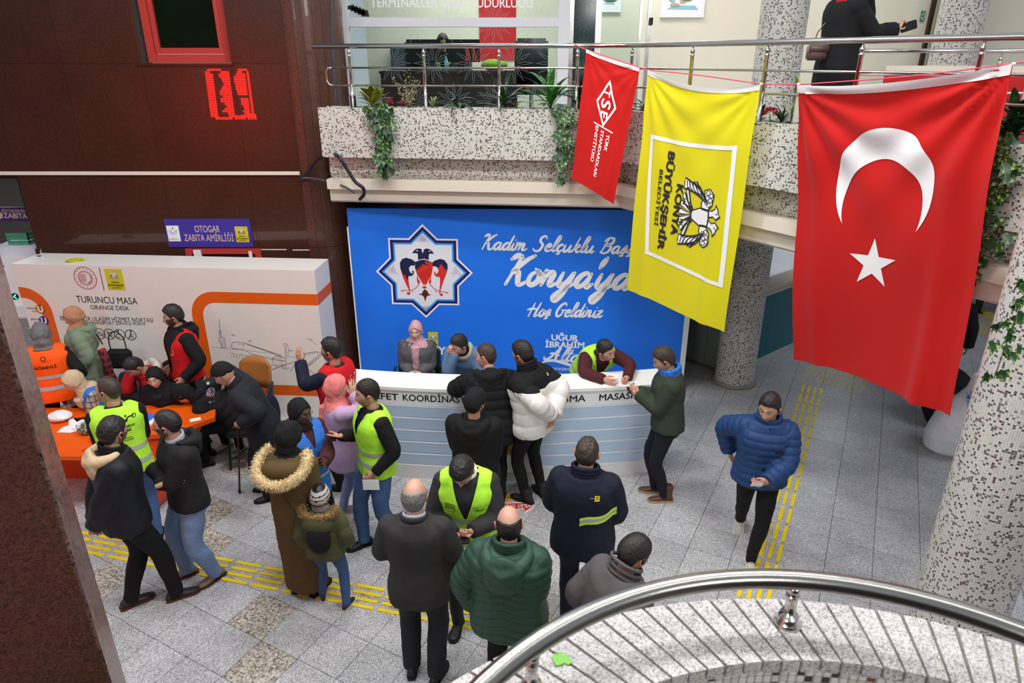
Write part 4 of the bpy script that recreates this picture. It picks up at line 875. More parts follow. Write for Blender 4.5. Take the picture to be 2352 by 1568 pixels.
def band(name, m, t0, t1, c=.03, belly=0, wf=None, a0=0, a1=360, n=48, flare=0, tilt=0):
    """strip wrapped round the torso just outside the garment (reflective tape)"""
    def fn(s, root):
        tgt = s.last; bt = BVHTree.FromPolygons([tuple(v.co) for v in tgt.data.vertices], [tuple(p.vertices) for p in tgt.data.polygons]); v = []; f = []
        for j, t in enumerate((t0, (t0 + t1) / 2, t1)):
            R, F, U = s.axes(t); o = s.at(0, .005, t)
            for i in range(n + 1):
                a = math.radians(a0 + (a1 - a0) * i / n); d = R * math.cos(a) + F * math.sin(a); h = bt.ray_cast(Vector(o + d * .42 + U * tilt * math.cos(a)), Vector(-d), .42); p = np.array(h[0]) if h[0] is not None else o + d * .16
                if np.linalg.norm(p - o) > .28: p = o + d * .2
                v.append(tuple(p + d * .004))
        for j in range(2):
            for i in range(n): f.append((j * (n + 1) + i, j * (n + 1) + i + 1, (j + 1) * (n + 1) + i + 1, (j + 1) * (n + 1) + i))
        MB().add(v, f).build(name, m, tgt, True)
    return fn
def collar(name, m, r=.078, h=.05, t=1.0, thick=.012, tiltf=.02, open_=0, seed=3):
    def fn(s, root):
        k = s.k; U = nrm(s.Us[-1] * .7 + s.U0 * .3); mb = MB(); o = s.at(0, -.006, t - .02)
        for z in np.linspace(0, h, 3): mb.tube([o + (s.Rs[-1] * math.cos(a) * r + s.Fs[-1] * math.sin(a) * r * .92 + U * (z - tiltf * math.sin(a))) * k for a in (np.linspace(0, 2 * PI, 25)[:-1] if not open_ else np.linspace(PI / 2 + open_, 2.5 * PI - open_, 24))], thick * k, 8, closed=not open_)
        cloth_obj(s, mb, name, m, root, .008, 2, .002, seed)
    return fn
def hood(name, m, size=1.0, drop=.0, seed=4, fur=None, lining=None):
    """hood lying down behind the neck: a sagging roll wide open around the nape"""
    def fn(s, root):
        k = s.k; mb = MB(); o = s.at(0, -.03, .965); R, F = s.Rs[-1], s.Fs[-1]; U = nrm(s.Us[-1] * .6 + s.U0 * .4)
        pts = []; rs = []
        for i in range(15):
            a = math.radians(62 + i * (416 - 180) / 14 * 1.0); a = math.radians(60) + (2 * PI - math.radians(120)) * i / 14
            b = abs(i - 7) / 7.0; pts.append(o + (R * math.sin(a) * (.100 + .018 * (1 - b)) * -1 * size - F * -math.cos(a) * (.090 + .03 * (1 - b)) * size + U * (.0 + .030 * b - .040 * (1 - b) - drop * (1 - b))) * k); rs.append((.014 + .034 * (1 - b * b)) * size * k)
        mb.tube(pts, rs, 12); q = [o + (-F * .10 * size - U * .02) * k, o + (-F * .14 * size - U * (.11 + drop)) * k]
        mb.add(*ellipsoid(tuple(o + (-F * .105 * size - U * (.065 + drop)) * k), (.105 * size * k, .045 * size * k, .115 * size * k), 14, 10, Matrix([[R[i], F[i], U[i]] for i in range(3)]).to_4x4()))
        ob = cloth_obj(s, mb, name, m, root, .011, 3, .006, seed, 22)
        if fur: furtrim(s, root, [p + U * .018 * k - F * .0 for p in pts], fur[0], fur[1], fur[2], ob)
    return fn
def furtrim(s, root, pts, m, L, nh, parent, seed=2):
    rs = np.random.RandomState(seed); mb = MB(); P = catmull([tuple(p) for p in pts], 8); mb.tube([tuple(p) for p in P], L * .62, 10); n = len(P)
    for _ in range(nh):
        f = rs.rand() * (n - 1.01); i = int(f); p = P[i].lerp(P[i + 1], f - i); t = (P[i + 1] - P[i]).normalized(); d = Vector(rs.randn(3)); d = (d - t * d.dot(t) * .8).normalized(); q = Vector(rs.randn(3)).cross(d).normalized() * .0034
        a = p + d * L * .5; e = p + d * L * (.9 + .4 * rs.rand()) + t * rs.randn() * L * .3 + Vector((0, 0, -L * .15)); mb.add([tuple(a + q), tuple(a - q), tuple(e)], [(0, 1, 2)])
    mb.build('fur_trim', m, parent, kind='stuff')
def hijab(m, cape=.80, front=.62, face=(.069, .054, -.120), puff=.018, tail=None, body_c=.035, seed=5, voxel=.009, fold=.011):
    def fn(s, root):
        k = s.k; fx, ft, fb = face
        def mask(x, y, z, A):
            cz = (ft + fb) / 2; hz = (ft - fb) / 2; q = 1 - np.sqrt((x / fx) ** 2 + ((z - cz) / hz) ** 2); inside = (q > 0) & (y > 0); return np.where(y > 0, -q * 5, 1.0)
        v, f = shell(mask, lambda x, y, z: puff + .010 * np.clip(-y / .1, 0, 1) + 0 * x, deep=.016, P0=lambda A, E: np.stack([1.02 * .078 * np.sin(A) * np.sin(E), np.where(np.cos(A) > 0, head_pt(A, E)[..., 1], .105 * np.cos(A) * np.sin(E) - .006), .120 * np.cos(E)], -1) if False else head_pt(A, E))
        mb = MB().add([tuple(s.HM @ Vector(p)) for p in v], [q[::-1] for q in f])
        # cowl from under the chin over the shoulders
        n = 26; V = []; c0 = s.H - s.HU * .100 * k - s.HF * .034 * k
        lv = [(c0 + (s.HU * .06 - s.HF * .012) * k, .080, .080, s.HR, s.HF), (c0 - s.HF * .006 * k, .090, .086, s.HR, s.HF), (s.at(0, .0, 1.02), .098, .092, s.Rs[-1], s.Fs[-1])] + [(s.at(0, torso_dim(q)[2], q), torso_dim(q, s.wf)[0] + body_c + .012, torso_dim(q, s.wf)[1] + body_c + .012, s.Rs[-1], s.Fs[-1]) for q in (.965, .93, .88, .82) if q > cape] + [(s.at(0, torso_dim(cape)[2], cape), torso_dim(cape, s.wf)[0] + body_c + .008, torso_dim(cape, s.wf)[1] + body_c + .012, s.Rs[-1], s.Fs[-1])]
        for o, a, b, R, F in lv:
            for q in range(n): t = 2 * PI * q / n; V.append(tuple(o + (R * a * math.cos(t) + F * b * math.sin(t)) * k))
        mb.add(V, loft_faces(len(lv), n))
        yf = lambda t: torso_dim(t, s.wf)[1] + body_c - .012
        if front < .75: mb.tube([s.at(0, yf(.9) + .02, .92), s.at(0, yf(.78), .8)] + [s.at(0, yf(q), q) for q in np.linspace(.7, front, 4)], [.06 * k, .062 * k, .06 * k, .056 * k, .05 * k, .035 * k], 12)
        if tail:
            for t in tail: mb.tube([s.at(*p) for p in t], [.05 * k] * len(t), 10)
        cloth_obj(s, mb, 'headscarf', m, root, voxel, 2, fold, seed, 20, aniso=(1.3, 1.3, .7))
    return fn
def cap_mask(h0=.045, tilt=.3): return lambda x, y, z, A: (z - (h0 - tilt * (.03 - y) * .5 * (y < .03))) / .02
def seq(*fs):
    def fn(s, root):
        for f in fs: f(s, root)
    return fn
def on_back(fl, name, mats, t=.6, x=0, back=True, reach=.7):
    def fn(s, root):
        R, F, U = s.axes(t); o = s.at(x, 0, t); n = -F if back else F; r = -R * -1 if back else -R
        M = frame(o, R if back else -R, U); decal(fl, name, mats, s.last, M, s.last, .003, reach)
    return fn
# ------------------------------------------------------------------ printed boards
class Plane:
    def __init__(s, p0, right): s.r = Vector(right).normalized(); s.M = frame(p0, s.r, (0, 0, 1)); s.I = s.M.inverted(); s.n = s.M.to_3x3() @ Vector((0, 0, 1)); s.p0 = Vector(p0)
    def q(s, u, v): p = s.I @ onp(u, v, s.p0, s.n); return (p.x, p.y)
    def qs(s, pts): return [s.q(*p) for p in pts]
    def px(s, u, v, n=10): a, b = s.q(u, v), s.q(u + n, v); return math.hypot(a[0] - b[0], a[1] - b[1]) / n
def tline(fl, body, p0, p1, cap, mi=0, z=0, bold=0, shear=0, geo=None):
    tv, tf = geo or text_geo(body, cap / .73, 'LEFT', bold, shear); x0 = min(p[0] for p in tv); x1 = max(p[0] for p in tv); d = Vector((p1[0] - p0[0], p1[1] - p0[1])); L = d.length; e = d / L; n = Vector((-e.y, e.x)); o = len(fl.v)
    for p in tv: a = (p[0] - x0) / (x1 - x0) * L; fl.v.append((p0[0] + e.x * a + n.x * p[1], p0[1] + e.y * a + n.y * p[1], z + p[2]))
    fl.f += [tuple(i + o for i in q) for q in tf]; fl.m += [mi] * len(tf)
def ptext(fl, pl, body, a, b, cap, mi=0, z=0, bold=0, shear=0): tline(fl, body, pl.q(*a), pl.q(*b), cap * pl.px(*a), mi, z, bold, shear)
BOWL = [(.72, .82), (.45, 1.0), (.16, .74), (.08, .32), (.30, .03), (.56, .22), (.74, .80)]
TAIL = lambda x: [(x, .95), (x - .06, .34), (x + .08, .03), (x + .32, .24)]
SCR = {  # brush-script letters as strokes: (advance, [stroke, ...]) with x-height 1
 'a': (1.02, [BOWL, TAIL(.76)]), 'd': (1.02, [BOWL, [(.86, 2.0), (.72, .5), (.84, .03), (1.08, .24)]]), 'i': (.46, [TAIL(.16), [(.22, 1.38), (.23, 1.42)]]), 'm': (1.5, [[(.02, .9), (.12, .98), (.10, .03)], [(.10, .5), (.34, .95), (.52, .80), (.48, .03)], [(.48, .5), (.74, .95), (.92, .80), (.88, .25), (1.02, .03), (1.4, .24)]]),
 'e': (.82, [[(.10, .45), (.50, .62), (.50, .92), (.30, 1.0), (.08, .6), (.16, .12), (.45, .03), (.85, .3)]]), 'l': (.52, [[(.05, .3), (.42, 1.5), (.40, 2.05), (.22, 1.9), (.10, .5), (.22, .03), (.55, .24)]]), 'ç': (.8, [[(.62, .82), (.42, 1.0), (.12, .7), (.12, .22), (.38, .03), (.8, .3)], [(.36, 0), (.44, -.22), (.22, -.34)]]),
 'u': (1.05, [[(.06, .95), (.04, .3), (.22, .03), (.52, .3), (.66, .95)], [(.70, .95), (.64, .3), (.78, .03), (1.05, .24)]]), 'k': (.95, [[(.30, 2.0), (.04, .02)], [(.10, .5), (.42, .98), (.62, .86), (.30, .52), (.50, .1), (.68, .03), (.95, .24)]]), 'ş': (.78, [[(.02, .2), (.46, 1.05), (.52, .4), (.34, .03), (.10, .14)], [(.50, .3), (.8, .24)], [(.30, 0), (.40, -.22), (.16, -.34)]]),
 's': (.78, [[(.02, .2), (.46, 1.05), (.52, .4), (.34, .03), (.10, .14)], [(.50, .3), (.8, .24)]]), 'h': (1.0, [[(.34, 2.0), (.04, .02)], [(.10, .5), (.40, .96), (.60, .8), (.56, .25), (.70, .03), (1.0, .24)]]), 'r': (.72, [[(.02, .3), (.24, 1.12), (.50, .92), (.40, .3), (.52, .03), (.74, .24)]]), 'o': (.88, [[(.42, 1.0), (.12, .72), (.12, .24), (.38, .02), (.66, .3), (.62, .8), (.42, 1.0), (.60, .78), (.92, .84)]]),
 'n': (1.05, [[(.02, .9), (.12, .98), (.10, .03)], [(.10, .5), (.38, .96), (.58, .8), (.54, .25), (.68, .03), (1.02, .24)]]), 'y': (1.02, [[(.06, .95), (.04, .3), (.22, .03), (.50, .3), (.66, .95)], [(.74, .98), (.62, -.4), (.34, -1.0), (.12, -.75), (.5, -.2), (1.02, .26)]]), 'g': (1.0, [BOWL, [(.78, .95), (.66, -.4), (.36, -1.0), (.14, -.75), (.5, -.2), (1.0, .26)]]), 'z': (.9, [[(.08, .92), (.62, .94), (.06, .06), (.46, .12), (.66, .0), (.9, .26)]]),
 't': (.56, [[(.30, 1.75), (.12, .4), (.24, .03), (.56, .24)], [(-.02, 1.18), (.50, 1.24)]]), "'": (.3, [[(.24, 2.1), (.14, 1.75), (.06, 1.4)]]), ' ': (.62, []),
 'K': (1.35, [[(-.1, 1.75), (.2, 2.02), (.52, 1.9)], [(.46, 2.0), (.16, .0)], [(1.20, 2.05), (.85, 1.75), (.34, .98), (.62, .86), (.86, .12), (1.08, .02), (1.36, .24)]]), 'S': (1.35, [[(1.10, 1.75), (.82, 2.08), (.44, 1.8), (.52, 1.3), (.92, .85), (.78, .1), (.30, .0), (.0, .32)]]), 'B': (1.35, [[(.46, 1.95), (.22, .02)], [(.1, 1.6), (.42, 2.05), (1.0, 2.0), (1.02, 1.35), (.45, 1.08), (1.02, .98), (1.0, .22), (.48, -.02), (.1, .2)]]),
 'H': (1.5, [[(-.25, 1.0), (.3, 1.15), (1.1, 1.12)], [(.42, 2.0), (.2, .0)], [(1.22, 2.05), (1.0, .3), (1.12, .03), (1.4, .24)]]), 'G': (1.35, [[(1.08, 1.7), (.82, 2.05), (.34, 1.7), (.10, .8), (.36, .05), (.80, .25), (1.0, 1.0)], [(.66, 1.0), (1.28, 1.02)]]), 'A': (1.5, [[(-.5, .5), (-.25, .1), (.25, .5), (.85, 2.05)], [(.9, 2.05), (.84, .6), (.95, .02)], [(.0, 1.0), (.3, 1.05), (1.1, .8)]]) }
def script(fl, pl, body, a, b, xh, w=.24, shear=.38, mi=0, z=0):
    """brush lettering between two points of the plane; xh = height of a small letter in pixels there"""
    p0, p1 = Vector(pl.q(*a)), Vector(pl.q(*b)); tot = sum(SCR[c][0] for c in body) + .15; h = xh * pl.px(*a); e = (p1 - p0); kx = e.length / tot; e.normalize(); n = Vector((-e.y, e.x)); x = 0
    for c in body:
        for st in SCR[c][1]:
            z += .0002
            P = catmull(st, 6) if len(st) > 2 else [Vector((p[0], p[1], 0)) for p in st]
            m = len(P); tp = [.62 + .5 * math.sin(PI * min(1, max(0, i / max(1, m - 1)))) for i in range(m)]
            fl.stroke([p0 + e * ((x + q.x) * kx + q.y * shear * h) + n * q.y * h for q in P], w * h * 1.05, mi, z, taper=tp)
        x += SCR[c][0]
I_WHITE = mat('print_white', S(244, 246, 248), .5); I_BLACK = mat('print_black', S(26, 26, 28), .5); I_NAVY = mat('print_navy', S(34, 28, 106), .5); I_SKY = mat('print_sky', S(60, 168, 246), .5)
I_RED = mat('print_red', S(222, 50, 38), .5); I_ORANGE = mat('print_orange', S(232, 96, 16), .45); I_YELLOW = mat('print_yellow', S(214, 200, 22), .5); I_GREY = mat('print_grey', S(120, 120, 124), .5); I_CRIM = mat('print_crimson', S(176, 50, 76), .5); I_DNAVY = mat('print_dark_navy', S(26, 32, 72), .5)
I_PEAR = mat('print_pale', S(232, 236, 244), .5); I_LINE = mat('print_line', S(120, 130, 168), .5)
# small double-headed eagle emblem in unit coordinates, head up
def eagle(fl, c, r, mi_w=0, mi_k=1, rot=0, z=0, detail=True, sy=1):
    ca, sa = math.cos(rot), math.sin(rot); T = lambda p: (c[0] + r * (p[0] * ca - p[1] * sy * sa), c[1] + r * (p[0] * sa + p[1] * sy * ca)); lw = .036 * r
    def shape(pts, zz=0): q = [T(p) for p in pts]; fl.stroke(q, lw, mi_k, z + zz + .0003, closed=True); fl.poly(q, mi_w, z + zz)
    for sg in (-1, 1):
        X = lambda pts: [(sg * a, b) for a, b in pts][::sg]
        for i in range(6):   # long curling flight feathers
            a = i * .13; shape(X([(.42 + .05 * i, .30 - .05 * i), (.62 + .055 * i, .18 - .10 * i), (.86 + .03 * i, -.10 - .17 * i), (1.0 - .02 * i, -.32 - .13 * i), (.80 - .02 * i, -.10 - .17 * i), (.52 + .03 * i, .06 - .09 * i)]), -.0000)
        shape(X([(.22, .30), (.40, .52), (.72, .56), (.86, .36), (.80, .14), (.58, .16), (.42, .02), (.24, .04)]))
        if detail:
            for (a, b) in ((.40, .36), (.54, .42), (.68, .44), (.46, .24), (.60, .28), (.74, .30)): fl.ring(T((sg * a, b)), .062 * r, .022 * r, mi_k, z + .0004, 10)
        shape(X([(.04, .40), (.10, .62), (.04, .80), (.16, 1.0), (.22, .90), (.34, .86), (.44, .72), (.34, .70), (.26, .56), (.24, .40)]))
        if detail: fl.disc(T((sg * .20, .80)), .028 * r, mi_k, z + .0004, 8)
        shape(X([(.16, -.36), (.30, -.50), (.36, -.70), (.50, -.78), (.38, -.80), (.42, -.92), (.30, -.82), (.24, -.94), (.24, -.76), (.20, -.60), (.10, -.46)]))
    for i in range(7): a = math.radians(-90 + (i - 3) * 15); b = .09; shape([(.10 * (i - 3) / 3, -.42), (math.cos(a - b) * 1.0, -.15 + math.sin(a - b) * .88), (math.cos(a) * 1.02, -.15 + math.sin(a) * .95), (math.cos(a + b) * 1.0, -.15 + math.sin(a + b) * .88)])
    shape([(-.25, .34), (-.12, .42), (.12, .42), (.25, .34), (.27, .02), (.16, -.30), (.10, -.44), (-.10, -.44), (-.16, -.30), (-.27, .02)])
# ---- blue welcome board
bb = empty('welcome_board', (0, 0, 0), 'big blue printed welcome board with star emblem behind the white counter', 'board')
bp0, bp1 = Vector((-2.19, 9.02, 0)), Vector((2.40, 8.90, 0)); bt_ = (bp1 - bp0).normalized(); bn_ = Vector((bt_.y, -bt_.x, 0)); BL = (bp1 - bp0).length
MB().prism([(p.x, p.y) for p in (bp0, bp1, bp1 - bn_ * .045, bp0 - bn_ * .045)], .0, 2.60).build('panel', mat('board_blue', S(28, 120, 242), .5, bump=(1.2, 0, .10)), bb)
MB().prism([(p.x, p.y) for p in (bp1, bp1 + bt_ * .075, bp1 + bt_ * .075 - bn_ * .05, bp1 - bn_ * .05)], 0, 2.605).build('edge_post', M_WHITE, bb)
MB().prism([(p.x, p.y) for p in (bp0 - bt_ * .02, bp0, bp0 - bn_ * .05, bp0 - bt_ * .02 - bn_ * .05)], 0, 2.35).build('edge_post', M_WHITE, bb)

BPL = Plane(bp0 + bn_ * .002, bt_)
cen = Vector(BPL.q(974.5, 625)); R8 = .66; f = Flat()
rot8 = math.radians(.5)
def star8(R): return [(cen.x + (R if i % 2 == 0 else R * .7654) * math.sin(rot8 + PI * i / 8), cen.y + (R if i % 2 == 0 else R * .7654) * math.cos(rot8 + PI * i / 8)) for i in range(16)][::-1]
for i, (R, m_) in enumerate(((.665, 0), (.632, 1), (.578, 2), (.545, 3))): f.poly(star8(R), m_, .0006 * i)
E4 = lambda pts: [BPL.q(840 + x * 270 / 1628, 500 + y * 260 / 1568) for x, y in pts]
Z4 = .0026
lat = 5
for (x0, y0, x1, y1, cxx, cyy) in ((260, 640, 480, 920, 0, 0), (1140, 650, 1365, 920, 0, 0), (700, 235, 890, 345, 0, 0), (740, 1215, 930, 1310, 0, 0)):
    for k in range(9):
        for s_ in (1, -1):
            a = (x0 + (x1 - x0) * k / 8, y0); b = (a[0] + s_ * (y1 - y0), y1); pts = [(a[0] + (b[0] - a[0]) * t, a[1] + (b[1] - a[1]) * t) for t in np.linspace(0, 1, 9)]
            def ins(p): 
                mx_, my_ = (x0 + x1) / 2, (y0 + y1) / 2
                if x0 == 260: return (p[0] - 255) > abs(p[1] - 762) * .98 and p[0] < 415 + 60 * (1 - min(1, abs(p[1] - 775) / 60)) 
                if x0 == 1140: return (1370 - p[0]) > abs(p[1] - 803) * .98 and p[0] > 1212 - 70 * (1 - min(1, abs(p[1] - 795) / 60))
                if y0 == 235: return (p[1] - 235) > abs(p[0] - 785) * .98 and p[1] < 335
                return (1310 - p[1]) > abs(p[0] - 838) * .98 and p[1] > 1215
            run = [p for p in pts if ins(p)]
            if len(run) > 1: f.stroke(E4(run), .004, 6, Z4, cap=False)
wingL = [(685, 610), (640, 575), (560, 552), (505, 570), (472, 625), (480, 700), (520, 830), (560, 920), (600, 1000), (606, 1040), (590, 1060), (612, 1062), (618, 1035), (605, 940), (592, 870), (590, 808), (640, 806), (668, 770), (668, 738), (650, 730), (640, 745), (655, 760), (630, 768), (605, 735), (600, 690), (625, 660), (680, 662)]
wingR = [(925, 615), (960, 590), (1030, 568), (1090, 585), (1132, 640), (1136, 700), (1115, 780), (1080, 870), (1050, 960), (1035, 1010), (1036, 1045), (1048, 1080), (1025, 1065), (1018, 1030), (1028, 930), (1030, 870), (1025, 818), (985, 820), (950, 790), (945, 755), (958, 740), (970, 755), (962, 775), (990, 770), (1008, 735), (1000, 695), (970, 672), (925, 668)]
body = [(685, 612), (720, 590), (800, 575), (880, 600), (925, 620), (930, 690), (915, 780), (880, 850), (838, 925), (800, 928), (765, 870), (710, 780), (682, 690)]
neck = [(725, 585), (722, 500), (700, 488), (645, 492), (665, 455), (700, 428), (755, 425), (780, 440), (775, 470), (790, 488), (800, 470), (805, 440), (830, 425), (880, 430), (925, 465), (945, 500), (890, 495), (875, 510), (872, 590)]
f.poly(E4(wingL), 5, Z4); f.poly(E4(wingR), 4, Z4); f.poly(E4([(925, 615), (960, 590), (1030, 568), (1090, 585), (1132, 640), (1136, 700), (1120, 750), (1105, 690), (1085, 730), (1075, 670), (1040, 640), (1010, 690), (1000, 695), (970, 672), (925, 668)]), 5, Z4 + .0004)
f.poly(E4([(484, 715), (500, 740), (520, 800), (545, 780), (560, 830), (580, 850), (590, 880), (604, 940), (617, 1035), (606, 1040), (600, 1000), (560, 920), (520, 830)]), 4, Z4 + .0004)
f.poly(E4(body), 4, Z4); f.poly(E4([(685, 612), (720, 590), (800, 575), (880, 600), (925, 620), (928, 660), (915, 640), (905, 680), (890, 640), (870, 660), (850, 630), (835, 655), (815, 600), (805, 540), (790, 640), (775, 690), (760, 650), (745, 720), (730, 680), (715, 740), (700, 700), (690, 720), (683, 680)]), 5, Z4 + .0005)
f.poly(E4(neck), 5, Z4); f.poly(E4([(790, 580), (800, 560), (812, 538), (818, 560), (830, 582)]), 4, Z4 + .0005)
for e_ in ([(690, 455), (710, 447), (732, 456), (712, 464)], [(868, 458), (885, 452), (905, 462), (885, 468)]): f.poly(E4(e_), 3, Z4 + .0006)
f.stroke(E4([(700, 600), (750, 580), (800, 574), (850, 582), (905, 606)]), .010, 3, Z4 + .0007)
for k in range(4): f.stroke(E4([(720 + 20 * k, 790 + 26 * k), (800 + 14 * k, 735 + 30 * k), (900, 690 + 28 * k)]), .004, 7, Z4 + .0007, cap=False)
f.disc(E4([(815, 962)])[0], .030, 4, Z4, ry=.018); f.poly(E4([(820, 985), (860, 1020), (868, 1050), (912, 1068), (870, 1075), (845, 1090), (824, 1160), (805, 1095), (780, 1070), (728, 1062), (780, 1045), (795, 1010)]), 7, Z4)
f.stroke(E4([(712, 808), (728, 860), (748, 880), (735, 925), (690, 975), (640, 1000), (560, 1004), (500, 1005)]), .010, 4, Z4); f.poly(E4([(708, 805), (718, 830), (750, 885), (735, 912), (714, 895)]), 4, Z4)
f.stroke(E4([(905, 810), (890, 870), (880, 895), (905, 940), (960, 990), (1010, 1015), (1080, 1025), (1140, 1035)]), .010, 4, Z4); f.poly(E4([(908, 810), (905, 850), (908, 895), (885, 912), (872, 890)]), 4, Z4)
for p in ((590, 1048), (1050, 1065)): f.disc(E4([p])[0], .020, 4, Z4 + .0002, 16)
for p in ((512, 1022), (655, 1022), (985, 1030), (1135, 1048)): f.stroke(E4([(p[0] - 20, p[1] - 15), p, (p[0] + 5, p[1] + 6)]), .007, 4, Z4)
f.build('star_emblem', [I_WHITE, I_NAVY, I_SKY, I_PEAR, I_RED, I_DNAVY, I_LINE, mat('print_maroon', S(92, 34, 30), .5)], BPL.M, bb)
f = Flat()
script(f, BPL, 'Kadim Selçuklu Başşehri', (1104, 572), (1516, 585), 17, .31); script(f, BPL, "Konya'ya", (1155, 652), (1447, 664), 34, .33); script(f, BPL, 'Hoş Geldiniz', (1210, 726), (1384, 728), 16, .31); script(f, BPL, 'Altay', (1256, 827), (1352, 833), 17, .30)
ptext(f, BPL, 'UĞUR', (1266, 781), (1328, 783), 15, bold=.06); ptext(f, BPL, 'İBRAHİM', (1252, 797), (1342, 799), 15, bold=.06)
f.stroke(catmull([BPL.q(*p) + (0,) for p in ((1242, 834), (1256, 829), (1275, 828), (1300, 835), (1330, 844), (1362, 842))], 5), .035, taper=[.5 + .8 * math.sin(PI * i / 25) for i in range(26)])
ptext(f, BPL, 'KONYA BÜYÜKŞEHİR BELEDİYESİ', (1232, 848), (1360, 852), 6, bold=.02)
ptext(f, BPL, 'KONYA', (952, 811), (1040, 815), 20, bold=.06)
f.build('lettering', I_WHITE, BPL.M, bb)
def ylogo(pl, tl, br, parent, ground=I_YELLOW, name='logo'):
    """yellow municipal square: eagle over three lines"""
    f = Flat(); a, b = Vector(pl.q(*tl)), Vector(pl.q(*br)); w = b.x - a.x; h = a.y - b.y; P = lambda x, y: (a.x + x * w, b.y + y * h); f.poly([P(0, 0), P(1, 0), P(1, 1), P(0, 1)], 0)
    eagle(f, P(.5, .70), .20 * h, 2, 1, 0, .0008, False)
    tline(f, 'KONYA', P(.27, .33), P(.73, .33), .085 * h, 3, .0012, bold=.05); tline(f, 'BÜYÜKŞEHİR', P(.06, .18), P(.94, .18), .10 * h, 3, .0012, bold=.05); tline(f, 'BELEDİYESİ', P(.22, .08), P(.78, .08), .05 * h, 3, .0012, bold=.03)
    return f.build(name, [ground, I_GREY, I_PEAR, I_BLACK], pl.M, parent)
ylogo(BPL, (983, 762), (1007, 800), bb)
# ---- orange-and-white backdrop
wb = empty('backdrop', (0, 0, 0), 'low white exhibition backdrop with orange bands behind the orange desk', 'backdrop')
w0, w1 = Vector((-6.42, 8.47, 0)), Vector((-2.455, 8.17, 0)); wt = (w1 - w0).normalized(); wn = Vector((wt.y, -wt.x, 0)); 
MB().prism([(p.x, p.y) for p in (w0, w1, w1 - wn * .53, w0 - wn * .53)], 0, 2.0).build('panel', M_OFFW, wb)
MB().prism([(p.x, p.y) for p in (w0 + wn * .0008, w1 + wn * .0008, w1 + wn * .002, w0 + wn * .002)], 0, 1.998).build('front_skin', mat('backdrop_skin', S(236, 226, 218), .45), wb)
WPL = Plane(w0 + wn * .004, wt); zq = lambda x, y: (x / 2.94, 540 + y / 2.94); SD = .147
f = Flat(); W = lambda x, y: Vector(WPL.q(*zq(x, y)))
tr_, br_ = W(2150, 440), W(2130, 1055); L_ = (w1 - w0).length; xl = W(1345, 600).x; yt, yb = W(1500, 420).y, W(1900, 1045).y
def rr(x0, y0, x1, y1, r, n=8): return [(x0 + r + r * math.cos(a), y1 - r + r * math.sin(a)) for a in np.linspace(PI / 2, PI, n)] + [(x0 + r + r * math.cos(a), y0 + r + r * math.sin(a)) for a in np.linspace(PI, 1.5 * PI, n)]
pts = [(L_, yt)] + rr(xl, yb, L_, yt, .26) + [(L_, yb)]
f.stroke(pts, SD, 0, 0, cap=False)
xr = W(355, 650).x; pts = [(0, yt)] + [(xr - .28 + .28 * math.cos(a), yt - .28 + .28 * math.sin(a)) for a in np.linspace(PI / 2, 0, 9)] + [(xr, yb + .28)] + [(xr - .28 + .28 * math.cos(a), yb + .28 + .28 * math.sin(a)) for a in np.linspace(0, -PI / 2, 9)] + [(0, yb)]
f.stroke(pts, SD, 0, 0, cap=False); f.build('orange_band', I_ORANGE, WPL.M, wb)
f = Flat(); SPL = Plane(w1 + wt * .002, -wn)
for y in (yt, yb): f.poly([(0, y - SD / 2), (.53, y - SD / 2), (.53, y + SD / 2), (0, y + SD / 2)])
f.build('side_band', I_ORANGE, SPL.M, wb)
f = Flat(); I3 = 0
ptext(f, WPL, 'TURUNCU MASA', (177, 694), (317, 699), 16, 0); ptext(f, WPL, 'ORANGE DESK', (209, 710), (298, 713), 10.5, 0)
ptext(f, WPL, 'ERİŞİLEBİLİR ULAŞIM HİZMET NOKTASI', (140, 735), (352, 740), 10, 0); ptext(f, WPL, 'ACCESSIBLE TRANSPORT SERVICE POINT', (150, 743), (336, 747), 7, 0)
u_ = WPL.px(250, 767)
for (u, v) in ((229, 766), (251, 767), (275, 768), (300, 769)): f.ring(WPL.q(u, v), 12 * u_, 1.4 * u_, 0)
q = lambda u, v: WPL.q(u, v)
f.stroke([q(220, 758), q(240, 775)], 1.3 * u_); f.stroke([q(221, 767), q(230, 762), q(238, 768), q(230, 771), q(221, 767)], 1.2 * u_); f.stroke([q(243, 759), q(260, 776)], 1.3 * u_); f.ring(q(252, 767), 5 * u_, 1.2 * u_)
f.disc(q(271, 760), 2 * u_); f.stroke([q(271, 763), q(272, 768), q(278, 768), q(281, 774), q(284, 773)], 1.6 * u_); f.stroke([q(268, 766), q(267, 772), q(271, 776), q(277, 774)], 1.3 * u_)
f.disc(q(300, 760), 2 * u_); f.stroke([q(300, 763), q(300, 769), q(296, 777)], 2 * u_); f.stroke([q(300, 769), q(304, 777)], 1.8 * u_); f.stroke([q(300, 764), q(305, 768), q(307, 777)], 1 * u_)
f.stroke([q(227.5, 615), q(239, 666)], 1.4 * u_, 0)
f.build('lettering', I_BLACK, WPL.M, wb)
f = Flat(); c = q(196, 638.5); r = 25 * WPL.px(196, 638); f.ring(c, r, .009, 0); 
for k in range(16): a = 2 * PI * k / 16; f.disc((c[0] + r * .84 * math.cos(a), c[1] + r * .84 * math.sin(a)), .007, 0, 0, 6)
f.ring(c, r * .66, .003, 0); f.ring(c, r * .60, .006, 0); f.ring(c, r * .50, .003, 0)
for k in range(-2, 3): f.stroke([(c[0] - r * .3 + k * .016, c[1] - r * .28), (c[0] - r * .3 + k * .020 + .01, c[1]), (c[0] - r * .2 + k * .014, c[1] + r * .3)], .004, 0); f.stroke([(c[0] - r * .38, c[1] + k * .022), (c[0] + r * .1, c[1] + k * .024)], .004, 0)
